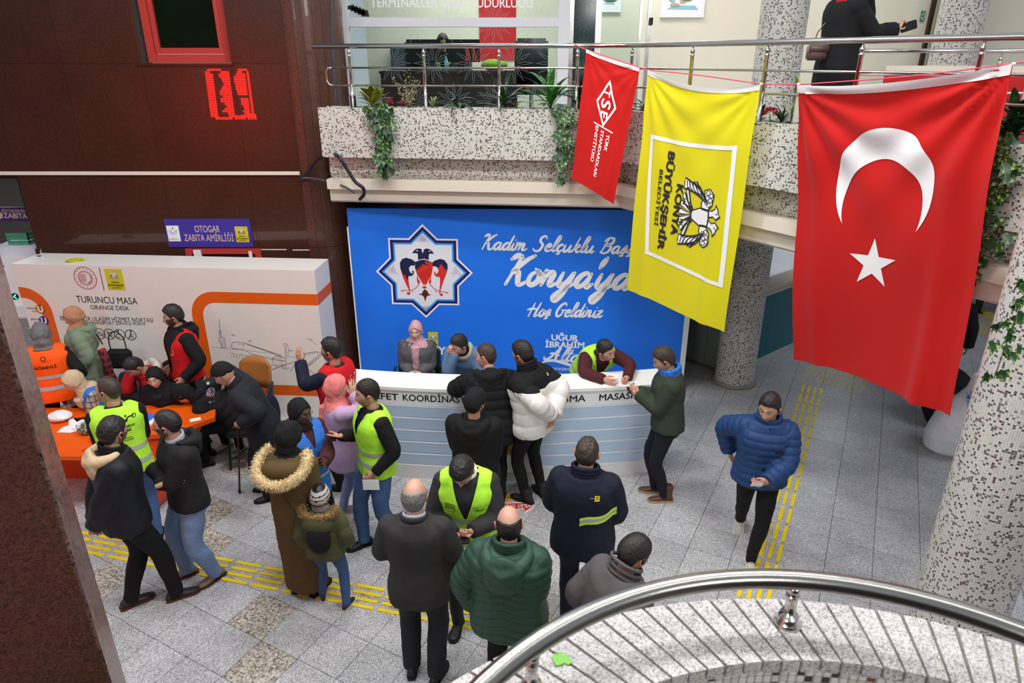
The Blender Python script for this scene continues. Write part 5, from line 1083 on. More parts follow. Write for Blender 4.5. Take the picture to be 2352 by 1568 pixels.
f.stroke([(c[0] + .02, c[1] - .07), (c[0] + .07, c[1] - .03), (c[0] + .08, c[1] + .04)], .008, 0)
f.build('seal', I_CRIM, WPL.M, wb); ylogo(WPL, (238, 617), (289, 666.5), wb)
f = Flat()
for (u, v, m_) in ((93, 710, 0), (101, 736.5, 1)):
    c = q(u, v); r = 11 * WPL.px(u, v); f.disc(c, r, m_); f.stroke([(c[0] - r * .4, c[1] + r * .6), (c[0] - r * .4, c[1] - r * .2), (c[0] - r * .15, c[1] - r * .5), (c[0] + r * .15, c[1] - r * .5), (c[0] + r * .4, c[1] - r * .2), (c[0] + r * .4, c[1] + r * .6)], r * .28, 2, .001)
ptext(f, WPL, 'mutluluk', (61, 709), (82, 710), 5, 3); ptext(f, WPL, 'için', (75, 716), (84, 717), 5, 3); ptext(f, WPL, 'gelecek', (71, 734), (90, 735), 5, 3); ptext(f, WPL, 'için', (80, 741), (90, 742), 5, 3)
f.build('round_logos', [mat('logo_orange', S(206, 120, 20), .5), mat('logo_blue', S(60, 36, 150), .5), I_WHITE, I_BLACK], WPL.M, wb)
f = Flat(); D = lambda pts, w_=1.0: f.stroke([tuple(W(x, y)) for x, y in pts], w_ * .0035, 0, 0, cap=False)
D([(1480, 565), (1484, 640), (1490, 680)], 1.6); D([(1484, 690), (1478, 700), (1498, 760), (1520, 760), (1518, 700), (1505, 690), (1484, 690)], 1.4); D([(1490, 700), (1506, 760)]); D([(1510, 700), (1500, 760)]); D([(1490, 640), (1496, 690)], 1.4); D([(1478, 640), (1480, 690)])
D([(1430, 755), (1560, 765), (1850, 800)], .8); D([(1560, 750), (1570, 725), (1600, 718), (1650, 728), (1700, 748), (1800, 782), (1925, 830), (1930, 850), (1850, 840), (1700, 800), (1640, 770), (1575, 765), (1560, 750)], 1.4); D([(1600, 730), (1650, 740), (1640, 760)]); D([(1650, 728), (1900, 812)], 2)
D([(1840, 830), (1860, 815), (1935, 830), (1935, 865), (1900, 880), (1845, 875), (1840, 830)], 1.3); D([(1900, 880), (1900, 835), (1840, 830)]); D([(1860, 880), (1866, 890), (1874, 882)], 1.5)
D([(1915, 735), (1925, 728), (1940, 735), (1948, 770), (1945, 820)], 1.3); D([(1915, 735), (1925, 760), (1928, 820)], 1.3); D([(1930, 735), (1936, 820)])
D([(1815, 915), (2000, 850)], 1.8); D([(1960, 920), (2000, 855)], 1.6); D([(2010, 852), (2140, 948)], 1.2); D([(1935, 820), (2040, 830)], .8); D([(2045, 870), (2060, 800), (2130, 785), (2180, 800), (2150, 830), (2060, 900), (2045, 870)], 1.4); D([(2062, 885), (2160, 805)], 1.6); D([(2062, 885), (2080, 900)])
D([(1900, 895), (1930, 905), (1955, 895), (1930, 890), (1900, 895)]); D([(1928, 905), (1925, 880)]); D([(1990, 890), (1995, 912), (2030, 915)], 1.6)
for a, b in ((1575, 672), (1965, 775), (1690, 712)): D([(a - 16, b + 6), (a, b), (a + 16, b + 8)], 1); D([(a - 8, b - 8), (a + 6, b + 12)], 1)
D([(2070, 695), (2110, 715), (2140, 740)], .8); D([(2085, 705), (2100, 700), (2105, 712)], 1); D([(1540, 790), (1600, 805), (1700, 812)], .6)
for k in range(8): D([(1560 + 20 * k, 830), (1562 + 20 * k, 800 + (k % 3) * 8), (1576 + 20 * k, 800 + (k % 3) * 8), (1578 + 20 * k, 830)], .5)
for k in range(6): D([(2060 + 16 * k, 815 - k * 3), (2062 + 16 * k, 795 - k * 2)], 1.2)
D([(1740, 880), (1800, 872)], .8); D([(1700, 900), (1770, 888), (1840, 880)], 1)
f.build('city_drawing', mat('print_drawing', S(92, 92, 98), .5), WPL.M, wb)
# things left on top of the backdrop
o = MB(); c = onz(167, 602, 2.0); bm_ = [(-.085, -.03), (-.02, -.045), (.09, .02), (.10, .05), (.0, .06), (-.06, .03)]
for k in range(5): o.prism([(x * (1 - .06 * k) * 1.15 + rnd.uniform(-.01, .01), y * 1.2 + rnd.uniform(-.01, .01)) for x, y in bm_], .002 + .006 * k, .006 + .006 * k)
o.build('crumpled_bag', mat('yellow_plastic', S(206, 204, 26), .4, bump=(25, .6, .1)), label='crumpled yellow plastic bag lying on top of the white backdrop', cat='plastic bag', loc=(c.x, c.y + .02, 2.0))
c = onz(86, 588, 2.0); MB().lathe([(.028, 0), (.033, .01), (.032, .05), (.038, .10), (.040, .10)], (0, 0, 0), 14).build('clear_cup', M_GLASS, smooth=True, label='clear plastic cup standing on the back left corner of the backdrop', cat='cup', loc=(c.x + .03, c.y + .0, 2.0))
# ---- wall signs
def wallsign(name, tl, br, y, label, build, ground):
    t = empty(name, (0, 0, 0), label, 'sign'); pl = Plane(Vector((0, y - .021, 0)), (1, 0, 0)); a, b = pl.q(*tl), pl.q(*br)
    MB().box((a[0], y - .02, b[1]), (b[0], y, a[1])).build('panel', ground, t); f = Flat(); build(f, pl); return t, pl, f
I_PURP = mat('sign_purple', S(62, 52, 158), .4); I_SAND = mat('print_sand', S(206, 182, 172), .5)
t, pl, f = wallsign('wall_sign', (375, 503), (582, 567), wy - .0, 'purple-blue office sign reading OTOGAR on the brown granite wall', lambda f, p: None, I_PURP)
ptext(f, pl, 'OTOGAR', (448, 533), (506, 533), 16, 0, bold=.03); ptext(f, pl, 'ZABITA AMİRLİĞİ', (424, 553), (538, 554), 16, 0, bold=.03)
a, b = pl.q(381, 518), pl.q(416, 554); f.poly([(a[0], b[1]), (b[0], b[1]), (b[0], a[1]), (a[0], a[1])], 1); c = ((a[0] + b[0]) / 2, (a[1] + b[1]) / 2 + .02)
f.disc((c[0], c[1] + .05), .012, 2, .001, 10)
for k in range(9): an = PI + k * PI / 8; f.stroke([(c[0] + .025 * math.cos(an), c[1] + .02 + .025 * math.sin(an)), (c[0] + .065 * math.cos(an * .98), c[1] + .02 + .06 * math.sin(an))], .006, 3, .001)
ptext(f, pl, 'ZABITA', (389, 551), (409, 551), 4, 4, .001); f.build('lettering', [I_SAND, I_WHITE, I_RED, I_SKY, I_GREY], pl.M, t); ylogo(pl, (538, 520), (573, 556), t)
zb = empty('wall_sign', (0, 0, 0), 'purple sign reading ZABITA over the security gates at far left', 'sign')
pl = Plane(Vector((0, 9.98, 0)), (1, 0, 0)); a, b = pl.q(-60, 476), pl.q(69, 508); MB().box((a[0], 9.981, b[1]), (b[0], 10.0, a[1])).build('panel', mat('sign_violet', S(58, 34, 96), .4), zb)
MB().box((a[0], 9.985, a[1]), (a[0] + .03, 10.0, 2.9)).box((b[0] - .03, 9.985, a[1]), (b[0], 10.0, 2.9)).build('hanger', M_BLACK, zb)
f = Flat(); ptext(f, pl, 'BÜYÜKŞEHİR', (5, 487), (59, 488), 7, 0, bold=.03); ptext(f, pl, 'ZABITA', (9, 500), (64, 502), 12, 0, bold=.05); f.disc(pl.q(-2, 494), .055, 0); f.build('lettering', I_SAND, pl.M, zb)
# cable duct, cables
dct = MB().box((-9.5, wy - .03, 3.0), (-2.82, wy - .001, 3.045), bev=.004); dct.build('cable_duct', mat('duct_white', S(232, 222, 210), .5), label='long white cable duct running across the brown granite wall', cat='cable duct')
def wire(name, px, y, r, m, label, cat='cable'):
    P = [onp(u, v, (0, y + (dy if True else 0), 0), (0, 1, 0)) for u, v, dy in px]; return MB().tube([tuple(p) for p in catmull(P, 8)], r, 8).build(name, m, smooth=True, label=label, cat=cat)
M_CAB = mat('cable_black', S(34, 34, 38), .45)
wire('cable', [(688, 406, 9.17), (704, 398, 9.15), (725, 370, 9.10), (748, 356, 8.95), (768, 352, 8.75)], 0, .018, M_CAB, 'thick black cable rising from the duct end to the mosaic parapet')
wire('cable', [(768, 352, 8.73), (780, 362, 8.52), (798, 390, 8.52), (815, 416, 8.52), (834, 432, 8.52), (836, 446, 8.66), (826, 458, 8.7)], 0, .022, M_CAB, 'thick black cable bending down over the cream fascia')
wire('cable', [(690, 408, 9.17), (720, 410, 9.12), (760, 418, 8.95), (790, 428, 8.68), (816, 443, 8.66)], 0, .013, mat('cable_grey', S(84, 88, 100), .45), 'thin grey cable from the duct end to the cream fascia')
wire('cable', [(770, 248, 8.52), (769, 300, 8.52), (767, 335, 8.52), (763, 350, 8.52)], 0, .006, mat('cord_pale', S(206, 206, 190), .5), 'thin pale cord hanging down the left end of the parapet')
wire('pipe', [(762, -20, 9.1), (763, 60, 9.1), (766, 130, 9.1), (772, 250, 9.05)], 0, .022, mat('pipe_dark', S(64, 64, 70), .45), 'dark vertical pipe between brown column and white office frame', 'pipe')
mp = empty('wall_caulk', (0, 0, 0), 'thin white caulk line across the brown wall beside the office sign', 'caulk line')
for a, b in (((590, 573), (658, 573)), ((672, 574), (735, 574))): P, Q = onp(*a, (0, wy - .004, 0), (0, 1, 0)), onp(*b, (0, wy - .004, 0), (0, 1, 0)); MB().box((P.x, wy - .004, P.z - .006), (Q.x, wy - .0005, P.z + .006)).build('line', M_WHITE, mp)
# red LED departure display: stands behind the photographer, seen only as a reflection in the polished granite
led = empty('departure_display', (0, 0, 0), 'red lit departure display reflected in the polished brown wall', 'display'); lp = lambda u, v: (onp(u, v, (0, 2 * wy + 3.4, 0), (0, 1, 0)))
M_LED = mat('led_red', S(255, 20, 16), .5, emit=((1, .012, .01, 1), 40)); lb = MB()
segs = [(474, 497, 18, 24, 96, 10), (498, 532, 20, 26, 96, 11), (537, 562, 20, 22, 92, 10), (564, 571, 0, 0, 0, 0)]
rs = np.random.RandomState(3)
for r in range(21):
    v = 158 + r * 5.6; sh = r * .75
    for (a, b) in (((470, 488), (506, 526), (540, 562), (565, 571)) if r not in (0, 20) else ((476, 508), (540, 568)) if r == 0 else ((480, 520), (524, 550), (553, 575))):
        if a == 506: a += (0, 0, -6, -4, 0, 2, 4, 0, -4, -8, -8, -2, -8, -8, 0, 4, -2, -8, 4, 6, 0)[r]
        if a == 540: a += (6, 4, 0, -6, -6, -6, -4, -4, -4, -2, -2, 99, 4, 4, 4, 8, 10, 6, 8, 2, 0)[r]
        if a > b: continue
        n_ = max(1, int((b - a) / 6)); 
        for q_ in range(n_):
            if rs.rand() < .04: continue
            P = lp(a + sh + (b - a) * q_ / n_, v - (.10 * (a - 470) if r > 19 else 0)); Q = lp(a + sh + (b - a) * (q_ + .93) / n_, v + 4.3); y = -3.4; lb.box((P.x, y, Q.z), (Q.x, y + .01, P.z))
lb.build('led_rows', M_LED, led, kind='stuff'); P, Q = lp(462, 148), lp(592, 280); MB().box((P.x, -3.5, Q.z), (Q.x, -3.405, P.z)).build('housing', M_BLACK, led)
# ------------------------------------------------------------------ curved white and blue information counter
ctr = empty('information_counter', (0, 0, 0), 'curved white and pale blue information counter in front of the blue board', 'counter')
cyf = lambda x, d=0: 6.58 + (x + .1) ** 2 / 18 + d
def arcpts(x0, x1, d, n=28): return [(x0 + (x1 - x0) * i / n, cyf(x0 + (x1 - x0) * i / n, d)) for i in range(n + 1)]
def arcslab(x0, x1, d0, d1, z0, z1, name, m, bev=False, tilt=0):
    a, b = arcpts(x0, x1, d0), arcpts(x0, x1, d1); n = len(a); v = [(p[0], p[1] + tilt, z0) for p in a] + [(p[0], p[1], z0) for p in b] + [(p[0], p[1], z1) for p in a] + [(p[0], p[1], z1) for p in b]; f = []
    for i in range(n - 1): f += [(i, i + 1, 2 * n + i + 1, 2 * n + i), (n + i + 1, n + i, 3 * n + i, 3 * n + i + 1), (2 * n + i, 2 * n + i + 1, 3 * n + i + 1, 3 * n + i), (i + 1, i, n + i, n + i + 1)]
    f += [(0, 2 * n, 3 * n, n), (n - 1, 2 * n - 1, 4 * n - 1, 3 * n - 1)]; mb = MB().add(v, f); return mb.build(name, m, ctr)
M_CB = mat('counter_blue', S(192, 214, 238), .35); M_CW = mat('counter_white', S(238, 240, 242), .3)
arcslab(-1.80, 1.68, -.03, .36, 1.115, 1.15, 'worktop', mat('worktop_white', S(246, 246, 246), .25)); arcslab(-1.76, 1.62, .015, .30, .02, 1.115, 'body', M_CW)
arcslab(-1.78, 1.645, -.012, .014, .925, 1.112, 'sign_band', M_CW, tilt=.010); arcslab(-1.78, 1.66, -.008, .014, .0, .165, 'plinth', mat('plinth_white', S(226, 226, 226), .4))
for k in range(5): z0 = .168 + k * .151; arcslab(-1.775, 1.63, -.008, .013, z0 + .012, z0 + .142, 'slat', M_CB, tilt=.014); arcslab(-1.775, 1.63, -.010, -.002, z0 + .138, z0 + .149, 'ledge', mat('ledge_white', S(222, 230, 242), .2))
MB().box((1.63, cyf(1.63), 0), (1.655, cyf(1.63) + .34, 1.113)).build('side_panel', M_CW, ctr)
f = Flat()
def cfn(x, y, z): return (x, cyf(x, -.0145 - z) + (1.112 - y) / .187 * .010, y)
def ctext(body, x0, x1): tv, tf = text_geo(body, .082 / .73, 'LEFT', .028); a0, a1 = min(p[0] for p in tv), max(p[0] for p in tv); o = len(f.v); f.v.extend([(x0 + (p[0] - a0) / (a1 - a0) * (x1 - x0), .985 + p[1], p[2]) for p in tv]); f.f.extend([tuple(i + o for i in q) for q in tf]); f.m.extend([0] * len(tf))
ctext('AFET', -1.53, -1.24); ctext('KOORDİNASYON', -1.19, -.34); ctext('MERKEZİ', -.26, .13); ctext('DANIŞMA', .24, .80); ctext('MASASI', .95, 1.32)
f.build('lettering', I_BLACK, Matrix.Identity(4), ctr, fn=cfn)
# poster board leaning on the counter
ps = empty('poster_board', (0, 0, 0), 'white poster board with yellow border and logo leaning on the counter', 'poster board')
PC = Plane((-.53, cyf(-.15) - .07, 0), (1, .01, 0)); M_ = PC.M
def pb(x0, y0, x1, y1, z0, z1, nm, m): MB().box((x0, y0, z0), (x1, y1, z1), M=M_).build(nm, m, ps)
pb(0, .13, .80, .93, 0, .012, 'board', mat('poster_white', S(228, 228, 230), .3))
for r_ in ((0, .915, .80, .935), (0, .125, .80, .145), (0, .13, .02, .93), (.78, .13, .80, .93)): pb(*r_, .0121, .0135, 'border', I_YELLOW)
pb(.765, .14, .77, .92, .0121, .02, 'edge', M_BLACK)
f = Flat(); f.poly([(.34, .37), (.64, .37), (.64, .70), (.34, .70)], 0, .013); eagle(f, (.49, .60), .085, 2, 1, 0, .0145, False); tline(f, 'KONYA', (.41, .475), (.56, .475), .03, 3, .015, bold=.05); tline(f, 'BÜYÜKŞEHİR', (.355, .43), (.625, .43), .034, 3, .015, bold=.05); tline(f, 'BELEDİYESİ', (.40, .395), (.58, .395), .018, 3, .015, bold=.03)
f.build('logo', [I_YELLOW, I_GREY, I_PEAR, I_BLACK], M_, ps)
# floor stickers
def sticker(name, label, pts, ground, body, a, b, cap, mi_col, border=None):
    t = empty(name, (0, 0, 0), label, 'floor sticker'); P = [onz(*p, .0012) for p in pts]; f = Flat(); f.poly([(p.x, p.y) for p in P], 0, 0)
    if border: f.stroke([(p.x, p.y) for p in P], .012, 2, .0003, closed=True)
    A, B = onz(*a, .002), onz(*b, .002); e = (A - B); e.normalize()
    tline(f, body, (A.x, A.y), (B.x, B.y), cap, 1, .0006, bold=.03); f.build('sheet', [ground, mi_col, I_WHITE], Matrix.Translation((0, 0, .0025)), t)
sticker('arrow_sticker', 'red arrow floor sticker with white edge beside the green-vested man', [(1150, 1156), (1200, 1154), (1200, 1146), (1225, 1163), (1206, 1177), (1204, 1168), (1150, 1172)][::-1], I_RED, 'BİLET GİŞE', (1218, 1157), (1156, 1160), .055, I_WHITE, True)
sticker('yellow_sticker', 'yellow floor sticker by the black shoes of the man in white', [(1160, 1134), (1210, 1138), (1214, 1148), (1160, 1150)][::-1], mat('sticker_yellow', S(232, 176, 30), .5), 'PERON', (1202, 1141), (1166, 1140), .05, I_BLACK)
# ------------------------------------------------------------------ orange desk
M_OR = mat('desk_orange', S(236, 92, 10), .35); M_ORD = mat('desk_orange_dark', S(206, 66, 10), .4)  # bright orange for the tops, darker orange for the upright panels
dk = empty('orange_desk', (0, 0, 0), 'bright orange service desk in front of the white backdrop', 'desk')
def loft2(B, zb, T, zt, nm, m): n = len(B); return MB().add([(x, y, zb) for x, y in B] + [(x, y, zt) for x, y in T], loft_faces(2, n)).build(nm, m, dk)
T = [(-4.42, 6.20), (-3.62, 6.30), (-3.29, 6.66), (-3.42, 7.02), (-4.42, 7.02)]
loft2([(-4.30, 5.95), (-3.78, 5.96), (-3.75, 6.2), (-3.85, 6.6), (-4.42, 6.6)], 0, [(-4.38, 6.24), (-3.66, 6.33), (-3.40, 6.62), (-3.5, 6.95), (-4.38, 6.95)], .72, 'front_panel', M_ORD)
MB().prism(T, .715, .765).build('desk_top', M_OR, dk)
lp_ = []
for i in range(9): a = PI / 2 + i * PI / 16; lp_.append((-4.30 + .16 * math.cos(a), .605 + .16 * math.sin(a)))
pr = [(x, z) for x, z in lp_] + [(-4.46, .66)] ; pr2 = [(-4.42 + .0, .66)] + [(-4.30 + .115 * math.cos(a), .605 + .115 * math.sin(a)) for a in [PI - i * PI / 16 for i in range(9)]]
v = [(x, 6.02, z) for x, z in pr + pr2] + [(x, 6.95, z) for x, z in pr + pr2]; MB().add(v, [(i, (i + 1) % 19, 19 + (i + 1) % 19, 19 + i) for i in range(19)] + [tuple(t) for t in tessellate_polygon([[Vector((x, z, 0)) for x, z in pr + pr2]])]).build('curved_lip', M_OR, dk)
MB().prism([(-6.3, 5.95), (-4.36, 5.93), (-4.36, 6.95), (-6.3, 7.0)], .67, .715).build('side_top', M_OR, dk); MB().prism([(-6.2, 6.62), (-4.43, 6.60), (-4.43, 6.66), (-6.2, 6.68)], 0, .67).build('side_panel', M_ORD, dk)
n_ = Vector((0, -.72, -.27)).normalized(); DPL = frame((-4.42, 5.93, 0), (1, .04, 0), (.02, .28, .72)); f = Flat()
for k_, (body, x0, x1, y, cap) in enumerate((('TURUNCU MASA', .10, .56, .36, .042), ('ORANGE DESK', .19, .50, .29, .028), ('ERİŞİLEBİLİR ULAŞIM HİZMET NOKTASI', .02, .62, .215, .022), ('ACCESSIBLE TRANSPORT SERVICE POINT', .04, .62, .175, .018))): tline(f, body, (x0, y), (x1, y), cap, 0, .006)
f.build('lettering', mat('print_cream', S(240, 214, 196), .5), DPL, dk)
f = Flat(); f.poly([(.30, .44), (.56, .44), (.56, .66), (.30, .66)], 0, .006); tline(f, 'BÜYÜKŞEHİR', (.33, .50), (.54, .50), .022, 1, .008, bold=.04); tline(f, 'BELEDİYESİ', (.38, .47), (.50, .47), .012, 1, .008); eagle(f, (.43, .595), .05, 2, 1, 0, .008, False); f.build('logo_sheet', [I_PEAR, I_BLACK, I_GREY], DPL, dk)
zt = .717; zr = .767
def blob(name, c, r, m, label, cat, seed=1, amp=.3, vox=.008, squash=1, nz=26, loc=None):
    mb = MB(); mb.add(*ellipsoid((0, 0, r[2] * .9), r, 30, 20)); me = remesh(mb, vox, 2); V = vco(me); N_ = vno(me); V = V + N_ * (min(r) * amp * (.6 * wav(V, seed, nz, 8) + .5 * -np.abs(wav(V, seed + 4, nz * 1.7, 6))))[:, None]; V[:, 2] = np.maximum(V[:, 2], 0); setco(me, V); return put(name, me, m, None, True, label, cat, loc=c)
M_BAG = mat('bag_white', S(236, 236, 240), .35, bump=(30, .5, .03)); c = onz(143, 965, zt); blob('plastic_bag', (c.x, c.y, zt), (.13, .10, .06), M_BAG, 'crumpled white plastic bag on the left wing of the orange desk', 'plastic bag', 3, .45)
M_PAP = mat('paper_white', S(244, 244, 246), .6)
def sheet(name, pts, z, label, m=M_PAP, t=.004, cat='paper', curl=.0):
    P = [onz(*p, z) for p in pts]; c = sum(P, Vector()) / len(P); return MB().prism([(p.x - c.x, p.y - c.y) for p in P], 0, t).build(name, m, label=label, cat=cat, loc=(c.x, c.y, z + .0005))
sheet('paper_sheet', [(131, 993), (145, 981), (192, 968), (205, 984), (160, 994)], zt, 'large white paper sheet lying beside the white plastic bag')
sheet('paper_sheet', [(158, 964), (172, 960), (182, 968), (168, 978), (158, 976)], zt + .006, 'small folded white paper lying on the large sheet')
sheet('paper_sheet', [(164, 984), (170, 973), (190, 963), (206, 974), (190, 982), (180, 989)], zt + .012, 'crumpled white paper at the edge of the paper heap')
sheet('paper_sheet', [(168, 961), (200, 957), (203, 964), (178, 970)], zt + .006, 'black and white leaflet on the desk behind the sweets', M_BLACK)
sheet('folder', [(317, 944), (362, 953), (323, 981), (315, 975)], zr + .02, 'bright blue folder on the orange desk top', mat('folder_blue', S(60, 120, 226), .4), .006, 'folder')
sheet('paper_stack', [(326, 978), (362, 955), (361, 967), (340, 982)], zr, 'white paper stack under the blue folder', M_PAP, .018)
sheet('phone_case', [(360, 970), (366, 958), (376, 955), (376, 965), (364, 973)], zr, 'black wallet case on the desk beside the paper stack', M_BLACK, .012, 'wallet case')
nt2 = empty('folded_note', tuple(onz(449, 965, zr)), 'small folded white note near the right end of the desk', 'paper'); MB().box((-.055, -.02, .0), (.055, .02, .002), M=Matrix.Rotation(.5, 4, 'Z')).box((-.055, -.02, .0), (.055, .02, .002), M=Matrix.Rotation(.5, 4, 'Z') @ Matrix.Translation((0, .02, 0)) @ Matrix.Rotation(.5, 4, 'X') @ Matrix.Translation((0, 0, .0))).build('sheet', M_PAP, nt2)
c = onz(366, 981, zr); MB().lathe([(.014, 0), (.014, .012), (.012, .014)], (0, 0, 0), 16).build('blue_cap', mat('cap_blue', S(70, 130, 226), .4), label='blue bottle cap lying on the desk', cat='bottle cap', loc=(c.x, c.y, zr))
# bowl of wrapped sweets: glass bowl, sweets heaped in it
c = onz(208, 990, zt); bw = empty('sweet_bowl', (c.x, c.y, zt), 'clear bowl heaped with wrapped sweets on the orange desk', 'bowl')
MB().lathe([(.07, 0), (.10, .03), (.115, .07), (.12, .09), (.117, .09), (.11, .07), (.095, .034), (.066, .006)], (0, 0, 0), 28).build('bowl', M_GLASS, bw, True)
sw = [mat('sweet_%d' % i, S(*q), .35) for i, q in enumerate(((196, 150, 130), (150, 190, 130), (214, 208, 200), (110, 140, 160), (170, 110, 90), (90, 100, 84)))]; sb = MB()
for i in range(260):
    a, r_ = rnd.random() * 6.28, .105 * rnd.random() ** .5; z = .02 + .10 * rnd.random() * (1 - (r_ / .12) ** 2 * .6); R = Matrix.Translation((r_ * math.cos(a), r_ * math.sin(a), z)) @ Matrix.Rotation(rnd.random() * 6, 4, 'Z') @ Matrix.Rotation(rnd.random() * 6, 4, 'X'); sb.box((-.013, -.006, -.005), (.013, .006, .005), rnd.randrange(6), R)
sb.build('wrapped_sweets', sw, bw, kind='stuff')
c = onz(222, 962, zt); t = empty('clear_tub', (c.x, c.y, zt), 'clear plastic tub standing behind the bowl of sweets', 'tub'); MB().lathe([(.06, 0), (.066, .08), (.068, .08), (.062, 0)], (0, 0, 0), 20).build('tub', M_GLASS, t, True)
c = onz(240, 955, zr); kb = MB().add([(-.05, -.03, 0), (.05, -.03, 0), (.05, .03, 0), (-.05, .03, 0), (-.055, -.028, .11), (.05, -.02, .12), (.05, .025, .11), (-.052, .03, .12)], [(3, 2, 1, 0), (0, 1, 5, 4), (1, 2, 6, 5), (2, 3, 7, 6), (3, 0, 4, 7)]).build('paper_bag', mat('kraft', S(176, 142, 104), .7, bump=(30, .5, .1)), label='small brown paper bag on the desk before the woman in blue vest', cat='paper bag', loc=(c.x, c.y, zr))
# chairs
def chair(label, x, y, h, col, back=True, arms=False, legc=(24, 24, 26), zs=.46, w=.44):
    t = empty('chair', (x, y, 0), label, 'chair', rz=-math.radians(h)); m = mat('seat_%d_%d_%d' % col, S(*col), .5); ml = mat('leg_%d' % legc[0], S(*legc), .35); hw = w / 2
    MB().box((-hw, -.2, zs - .05), (hw, .24, zs), bev=.02).build('seat', m, t)
    if back:
        b = MB(); R = [];  n = 12; v = []
        for j in range(5):
            z = zs + .12 + j * .10
            for i in range(n + 1): u = -1 + 2 * i / n; v.append((u * hw * (1 - .05 * j * (j > 3)), -.20 - .03 * (1 - u * u) - .05 * j / 4, z - (.05 * u * u if j == 4 else 0)))
        m1 = (n + 1) * 5; v += [(x_, y_ - .03, z_) for x_, y_, z_ in v]; fs = []
        for j in range(4):
            for i in range(n): q = j * (n + 1) + i; fs += [(q, q + 1, q + n + 2, q + n + 1), (m1 + q + 1, m1 + q, m1 + q + n + 1, m1 + q + n + 2)]
        for i in range(n): fs += [(i + 1, i, m1 + i, m1 + i + 1), (4 * (n + 1) + i, 4 * (n + 1) + i + 1, m1 + 4 * (n + 1) + i + 1, m1 + 4 * (n + 1) + i)]
        for j in range(4): fs += [(j * (n + 1), (j + 1) * (n + 1), m1 + (j + 1) * (n + 1), m1 + j * (n + 1)), (j * (n + 1) + n, m1 + j * (n + 1) + n, m1 + (j + 1) * (n + 1) + n, (j + 1) * (n + 1) + n)]
        b.add(v, fs).build('backrest', m, t, True)
        for sg in (-1, 1): MB().tube([(sg * hw * .8, -.2, zs - .02), (sg * hw * .8, -.24, zs + .2)], .012, 8).build('back_support', ml, t)
    for sx in (-1, 1):
        for sy in (-1, 1): MB().tube([(sx * hw * .86, .02 + sy * .19, zs - .04), (sx * hw * .95, .02 + sy * .23, .0)], .014, 8).build('leg', ml, t)
        if arms: MB().tube([(sx * hw, .2, zs), (sx * (hw + .03), .2, zs + .2), (sx * (hw + .03), -.18, zs + .22)], .018, 8).build('armrest', m, t)
    return t
chair('brown chair with curved back by the white backdrop', -3.30, 7.58, 195, (176, 112, 56))
chair('dark green armchair under the woman in pink scarf', -1.22, 7.99, 180, (22, 44, 38), arms=True, w=.56)
chair('black chair with coats draped on it at the right end of the desk', -3.06, 7.02, 262, (28, 30, 34))
chair('black chair under the young man with his face in his hand', -4.25, 7.5, 195, (30, 32, 36))
chair('black chair under the woman in black scarf facing the camera', -3.98, 7.08, 178, (32, 34, 38), back=False)
chair('black chair under the woman in beige scarf', -4.72, 7.15, 215, (34, 36, 40))
# coats hanging over the chair back
o = MB(); o.add(*ellipsoid((0, 0, .62), (.09, .24, .24), 20, 14)); o.add(*ellipsoid((.03, -.02, .36), (.06, .22, .22), 20, 14)); me = remesh(o, .012, 3); V = vco(me); setco(me, V + vno(me) * (.02 * wav(V, 5, 16, 7, (1, 1, .4)))[:, None]); put('draped_coat', me, fabric('coat_navyblack', S(22, 30, 42)), None, True, 'dark navy coat draped over the chair back beside the desk', 'coat', loc=(-2.80, 6.98, .0))
o = MB(); o.tube(catmull([(-.10, .0, .80), (-.02, .02, .90), (.05, .0, .84), (.06, -.04, .62), (.03, -.06, .46)], 5), .045, 12); me = remesh(o, .01, 2); V = vco(me); setco(me, V + vno(me) * (.008 * wav(V, 9, 40, 6))[:, None]); put('scarf', me, fabric('scarf_grey', S(150, 142, 132)), None, True, 'grey knitted scarf hanging on the chair beside the desk', 'scarf', loc=(-2.98, 6.90, .0))
# white sack and black bags by the near column
c = onz(2170, 1050, 0); mb = MB(); v = []; lv = [(0, .16, .15, 0), (.06, .28, .24, .0), (.2, .32, .27, .02), (.38, .29, .26, .06), (.55, .22, .2, .12), (.68, .13, .12, .17), (.78, .17, .08, .22), (.86, .20, .04, .26)]
for z, a, b, dx in lv:
    for k in range(24): t_ = 2 * PI * k / 24; v.append((dx + a * math.cos(t_), b * math.sin(t_), z))
mb.add(v, loft_faces(len(lv), 24)); me = remesh(mb, .014, 2); V = vco(me) * np.array([1, 1, 1.22]); V = V + vno(me) * (.018 * wav(V, 4, 12, 8, (1, 1, .5)) - .010 * np.abs(wav(V, 8, 26, 6)))[:, None]; V[:, 2] = np.maximum(V[:, 2], 0); setco(me, V)
sk_ = put('sack', me, mat('woven_sack', S(232, 234, 236), .5, bump=(160, .4, .03)), None, True, 'big full white woven sack with a blue stripe beside the near column', 'sack', loc=(c.x + .10, c.y + .15, 0))
f = Flat(); f.poly([(-.035, -.35), (.035, -.35), (.035, .45), (-.035, .45)][::1], 0)
f2 = Flat(); 
for i in range(24): 
    for (a, b) in ((-.035, -.012), (.012, .035)): f2.poly([(a, -.40 + i * .035), (b, -.40 + i * .035), (b, -.365 + i * .035), (a, -.365 + i * .035)], 0)
for i in range(7): f2.ring((0, -.3 + i * .11), .02, .008, 0, 0, 10)
decal(f2, 'blue_stripe', mat('sack_stripe', S(120, 176, 232), .5), sk_, frame((-.02, -.6, .42), (.94, -.1, -.0), (.25, .0, 1)), sk_, .004, 1.6)
c2 = onz(2215, 900, .55); blob('duffel_bag', (5.62, 7.85, .0), (.30, .26, .42), fabric('bag_black', S(24, 24, 28)), 'large black bag standing behind the white sack', 'bag', 6, .12, .014, nz=10)
